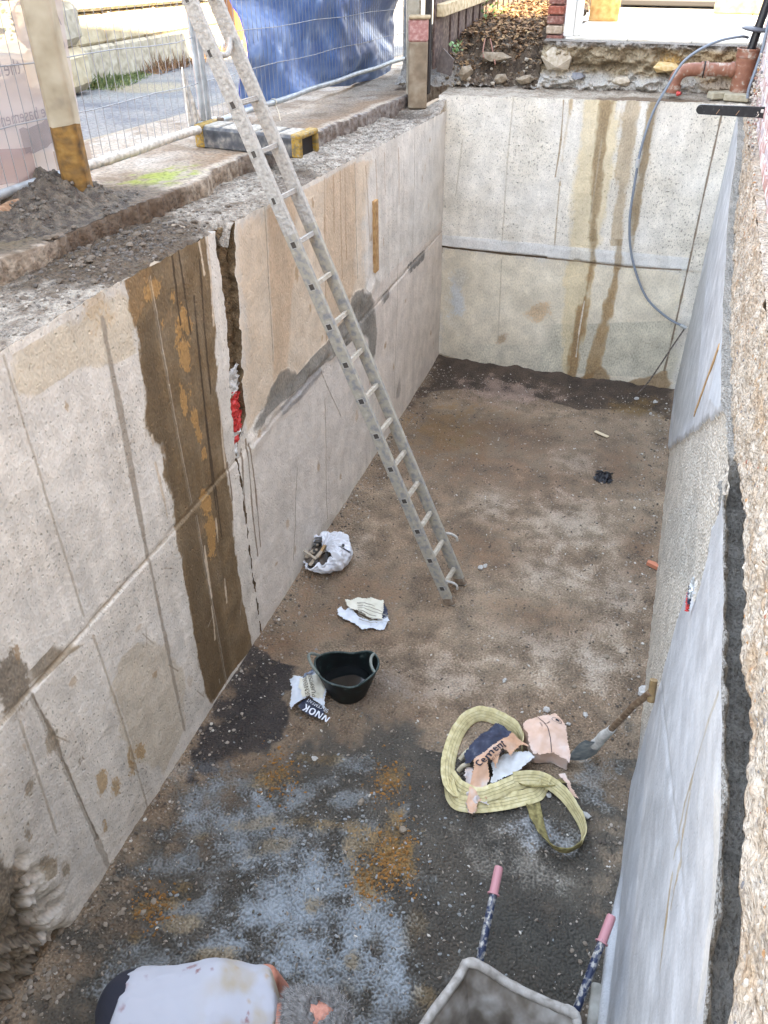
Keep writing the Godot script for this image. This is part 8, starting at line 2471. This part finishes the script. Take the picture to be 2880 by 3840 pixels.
# ---------- loose things on the floor and in the walls ----------
func build_loose():
	var g: Geo
	# battens left in the walls
	g = Geo.new()
	var wood = mottle([[0.0, c8(140, 104, 66)], [0.5, c8(176, 140, 94)], [1.0, c8(200, 168, 122)]], 0.03, 2.0, 0.85, 0.0, 271)
	g.box(Vector3(XL + 0.006, 1.985, -6.0), Vector3(0.03, 0.55, 0.075), Basis.IDENTITY, 0.003)
	tag(obj("timber_strip", g.mesh(), wood), "upright timber strip cast into the tan wall behind the ladder", "strip")
	g = Geo.new()
	var a = Vector3(XR + 0.012, 2.08, -4.50)
	var b = Vector3(XR + 0.012, 1.40, -4.98)
	var up = (a - b).normalized()
	g.box((a + b) / 2, Vector3(0.03, (a - b).length(), 0.045), Basis(Vector3.RIGHT, up, Vector3.RIGHT.cross(up)), 0.003)
	tag(obj("timber_strip", g.mesh(), wood), "slanting timber strip set in the smooth wall", "strip")
	# red and white bag stuffed in the open joint
	var rb = thing("plastic_bag", "crumpled red and white plastic bag stuffed in the open wall joint", "bag", Vector3(XL, 1.7, -3.66))
	var bagf = func(y: float, u: float) -> Vector3:
		var zl = near_edge(y) + 0.008
		var w = maxf(gap_w(y), 0.08) * (1.0 + 0.25 * n1.get_noise_1d(y * 40.0))
		var z = zl - w * u
		var x = XL - 0.012 + 0.020 * ridge(y * 9.0, u * 1.7) + 0.014 * n1.get_noise_2d(y * 30.0, u * 5.0) - 0.05 * absf(u - 0.4)
		return Vector3(x, y, z)
	var red = mottle([[0.0, c8(150, 30, 30)], [0.5, c8(196, 48, 46)], [0.85, c8(210, 70, 66)], [1.0, c8(220, 196, 190)]], 0.03, 4.0, 0.4, 0.0, 272)
	var wht = mottle([[0.0, c8(170, 168, 160)], [0.5, c8(206, 206, 204)], [1.0, c8(222, 226, 232)]], 0.03, 4.0, 0.5, 0.0, 273)
	for q in [[1.97, 1.82, "white_top", wht], [1.84, 1.70, "red_panel", red], [1.70, 1.595, "red_panel", red], [1.595, 1.57, "white_band", wht], [1.57, 1.53, "red_panel", red], [1.53, 1.44, "white_tail", wht]]:
		g = Geo.new()
		g.grid(18, 22, func(u, v): return bagf.call(lerpf(q[0], q[1], v) + 0.012 * n1.get_noise_1d(u * 9.0 + q[0] * 30.0), u), true)
		obj(q[2], g.mesh(), q[3], rb)
	text_part("LCEN", 0.028, mk(c8(60, 60, 64), 0.8), rb, "lettering", func(p: Vector2) -> Vector3:
		return Vector3(XL + 0.022, 1.578 + p.y, near_edge(1.58) - 0.045 - p.x))
	# scrap of plastic trapped in the right wall
	var rp = thing("plastic_scrap", "scrap of clear and red plastic trapped at the panel edge", "plastic", Vector3(XR, 1.25, -3.3))
	var c = Vector3(0.390, 1.729, -2.762)
	for q in [[0.0, 0.07, -0.03, 0.015, mk(c8(196, 200, 200), 0.3), "clear_fold"], [-0.025, 0.015, -0.03, 0.02, mk(c8(60, 66, 84), 0.4), "dark_fold"], [-0.05, -0.02, -0.03, 0.03, mk(c8(196, 60, 56), 0.4), "red_fold"]]:
		g = Geo.new()
		g.grid(14, 14, func(u, v):
			var y = lerpf(q[0], q[1], v)
			var z = lerpf(q[2], q[3], u) + 0.02 * sin(v * 5.0)
			return c + Vector3(-0.004 - 0.018 * absf(ridge(u * 1.6 + q[0] * 7.0, v * 1.6)) - 0.008 * n1.get_noise_2d(u * 6.0, v * 6.0), y, z), true)
		obj(q[5], g.mesh(), q[4], rp)
	# small finds on the floor
	var finds = thing("black_scrap", "crumpled scrap of black plastic on the bare ground", "plastic", Vector3(-0.109, 0.000, -6.237))
	g = Geo.new()
	var fc = Vector3(-0.109, 0.000, -6.237)
	g.grid(26, 26, func(u, v):
		var x = (u - 0.5) * 0.20 * (0.7 + 0.5 * n1.get_noise_1d(v * 9.0))
		var z = (v - 0.5) * 0.22 * (0.8 + 0.4 * n1.get_noise_1d(u * 9.0 + 4.0))
		return fc + Vector3(x, 0.008 + 0.05 * absf(ridge(u * 2.4, v * 2.4)) * sin(u * PI) * sin(v * PI), z), false)
	obj("sheet", g.mesh(), mk(c8(24, 24, 30), 0.35), finds)
	g = Geo.new()
	g.box(Vector3(-0.209, 0.000, -6.968) + Vector3(0, 0.012, 0), Vector3(0.15, 0.012, 0.035), Basis(Vector3.UP, -0.5), 0.003)
	tag(obj("pale_offcut", g.mesh(), mk(c8(206, 190, 160), 0.9)), "pale wood offcut lying on the dark far floor", "offcut")
	g = Geo.new()
	g.prism(PackedVector2Array([Vector2(-0.05, -0.02), Vector2(0.04, -0.03), Vector2(0.055, 0.0), Vector2(0.03, 0.02), Vector2(-0.03, 0.012)]), Vector3(0.377, 0.000, -5.129) + Vector3(0, 0.008, 0), Vector3(0.9, 0, 0.3), Vector3(-0.3, 0.2, -0.9), Vector3(0, 0.03, 0))
	tag(obj("brick_shard", g.mesh(false), mk(c8(190, 124, 96), 0.95)), "small orange brick shard at the foot of the rough wall", "shard")
	# lumps big enough to pick out
	var lm = [mottle([[0.0, c8(150, 146, 140)], [1.0, c8(206, 204, 200)]], 0.04, 6.0, 0.95, 0.0, 281), mottle([[0.0, c8(120, 108, 92)], [1.0, c8(160, 148, 132)]], 0.04, 6.0, 0.95, 0.0, 282)]
	var k = 0
	for q in [[1038, 1228, 0.035, 0, "whitish lump of mortar beside the ladder foot"], [1048, 1222, 0.022, 0, "small mortar crumb next to the ladder foot lump"], [1392, 1500, 0.06, 0, "broad lump of dried cement beside the shovel handle"], [1405, 1490, 0.045, 0, "dried cement lump against the wall by the shovel"], [1264, 1545, 0.022, 0, "pale pebble uphill of the shovel blade"], [1228, 1565, 0.02, 0, "pale pebble near the peach sack"], [1150, 1560, 0.02, 1, "brown pebble above the peach sack"], [1265, 1765, 0.03, 0, "white lump beside the sling loop"], [1300, 2165, 0.028, 1, "smooth grey pebble by the barrow handle"], [1185, 1720, 0.02, 0, "white chip by the sling fold"], [1180, 1535, 0.028, 0, "chalky lump beyond the sling"], [870, 1800, 0.03, 1, "sandy clod at the edge of the orange sand"], [680, 1640, 0.022, 0, "white pebble at the edge of the wet ground"], [780, 1735, 0.026, 1, "brown clod on the spilt cement"], [1415, 870, 0.03, 0, "pale stone by the cable end"], [1375, 862, 0.028, 0, "white stone where the cable meets the floor"], [1405, 895, 0.02, 0, "small stone short of the cable end"], [1240, 1485, 0.02, 1, "brown stone in the middle of the bare floor"], [1090, 1470, 0.022, 0, "pale stone between tub and sling"], [1310, 1420, 0.022, 1, "dull stone near the right wall foot"]]:
		var p = fl(q[0], q[1])
		var rk = MeshInstance3D.new()
		rk.mesh = rock_mesh(60 + k, 0.65, 1)
		rk.material_override = lm[q[3]]
		rk.name = numbered("stone")
		add_child(rk)
		rk.transform = Transform3D(Basis(Vector3.UP, k * 1.3) * Basis.from_scale(Vector3.ONE * q[2]), Vector3(p.x, floor_y(p.x, p.z) + q[2] * 0.4, p.z))
		tag(rk, q[4], "stone", "larger stones on the pit floor")
		k += 1
	# gravel, crumbs, sand grains: nobody could count them
	var sets = [[0, 9000, "gravel", "fine gravel scattered over the pit floor"], [1, 4000, "sand_clods", "crumbled orange sand and cement clods of the mixing heap"], [2, 2600, "wall_foot_gravel", "gravel gathered along the foot of the walls"], [3, 3000, "coping_gravel", "loose chippings on the rough wall top"], [4, 420, "corner_rubble", "rubble fallen at the broken near corner of the left wall"]]
	for st in sets:
		var xf = []
		var cols = []
		for j in st[1]:
			var x: float
			var z: float
			var s = 0.003 + 0.010 * pow(rng.randf(), 3.0)
			var col = lin(112, 100, 86).lerp(lin(166, 156, 144), rng.randf())
			if rng.randf() < 0.3: col = lin(80, 72, 64)
			elif rng.randf() < 0.08: col = lin(196, 190, 180)
			if st[0] == 0:
				x = rng.randf_range(XL + 0.02, XR - 0.02)
				z = -0.3 - 7.6 * pow(rng.randf(), 0.8)
			elif st[0] == 1:
				x = -1.0 + rng.randfn(0, 0.42)
				z = -1.95 + rng.randfn(0, 0.46)
				s = 0.0025 + 0.011 * pow(rng.randf(), 3.5)
				col = lin(110, 108, 100).lerp(lin(150, 154, 156), rng.randf())
				if rng.randf() < 0.10: col = lin(86, 82, 72)
				if rng.randf() < 0.42:
					var sd: Vector3 = fl([850, 835, 860, 800, 600, 330][j % 6] + rng.randfn(0, 26.0), [1830, 1690, 1890, 1900, 1672, 1960][j % 6] + rng.randfn(0, 30.0))
					x = sd.x; z = sd.z
					col = lin(150, 104, 48).lerp(lin(112, 84, 48), rng.randf())
				if x > XR - 0.1 or x < XL + 0.1: continue
			elif st[0] == 2:
				z = rng.randf_range(-7.9, -0.5)
				x = XL + 0.02 + 0.22 * pow(rng.randf(), 2.0) if rng.randf() < 0.7 else XR - 0.02 - 0.2 * pow(rng.randf(), 2.0)
				s = 0.003 + 0.013 * pow(rng.randf(), 3.0)
			elif st[0] == 4:
				z = rng.randf_range(-1.75, -0.3)
				x = XL - 0.02 + 0.34 * pow(rng.randf(), 1.8)
				s = 0.004 + 0.020 * pow(rng.randf(), 3.5)
				col = lin(96, 86, 74).lerp(lin(146, 136, 122), rng.randf())
			else:
				z = rng.randf_range(-7.9, -1.6)
				x = rng.randf_range(-2.5, XL - 0.015)
				if z < -2.65 and z > -3.8 and rng.randf() < 0.9: continue
				s = 0.0025 + 0.011 * pow(rng.randf(), 3.5)
				col = lin(110, 102, 92).lerp(lin(168, 160, 148), rng.randf())
			var y = floor_y(x, z) if st[0] != 3 else top_y(x, z)
			xf.append(Transform3D(Basis(Vector3.UP, rng.randf() * TAU) * Basis.from_scale(Vector3(1, 0.8, 1) * s), Vector3(x, y + s * 0.25, z)))
			cols.append(col)
		multi(st[2], rock_mesh(20 + st[0], 0.75), mkv(0.93), xf, cols, st[3], "gravel")
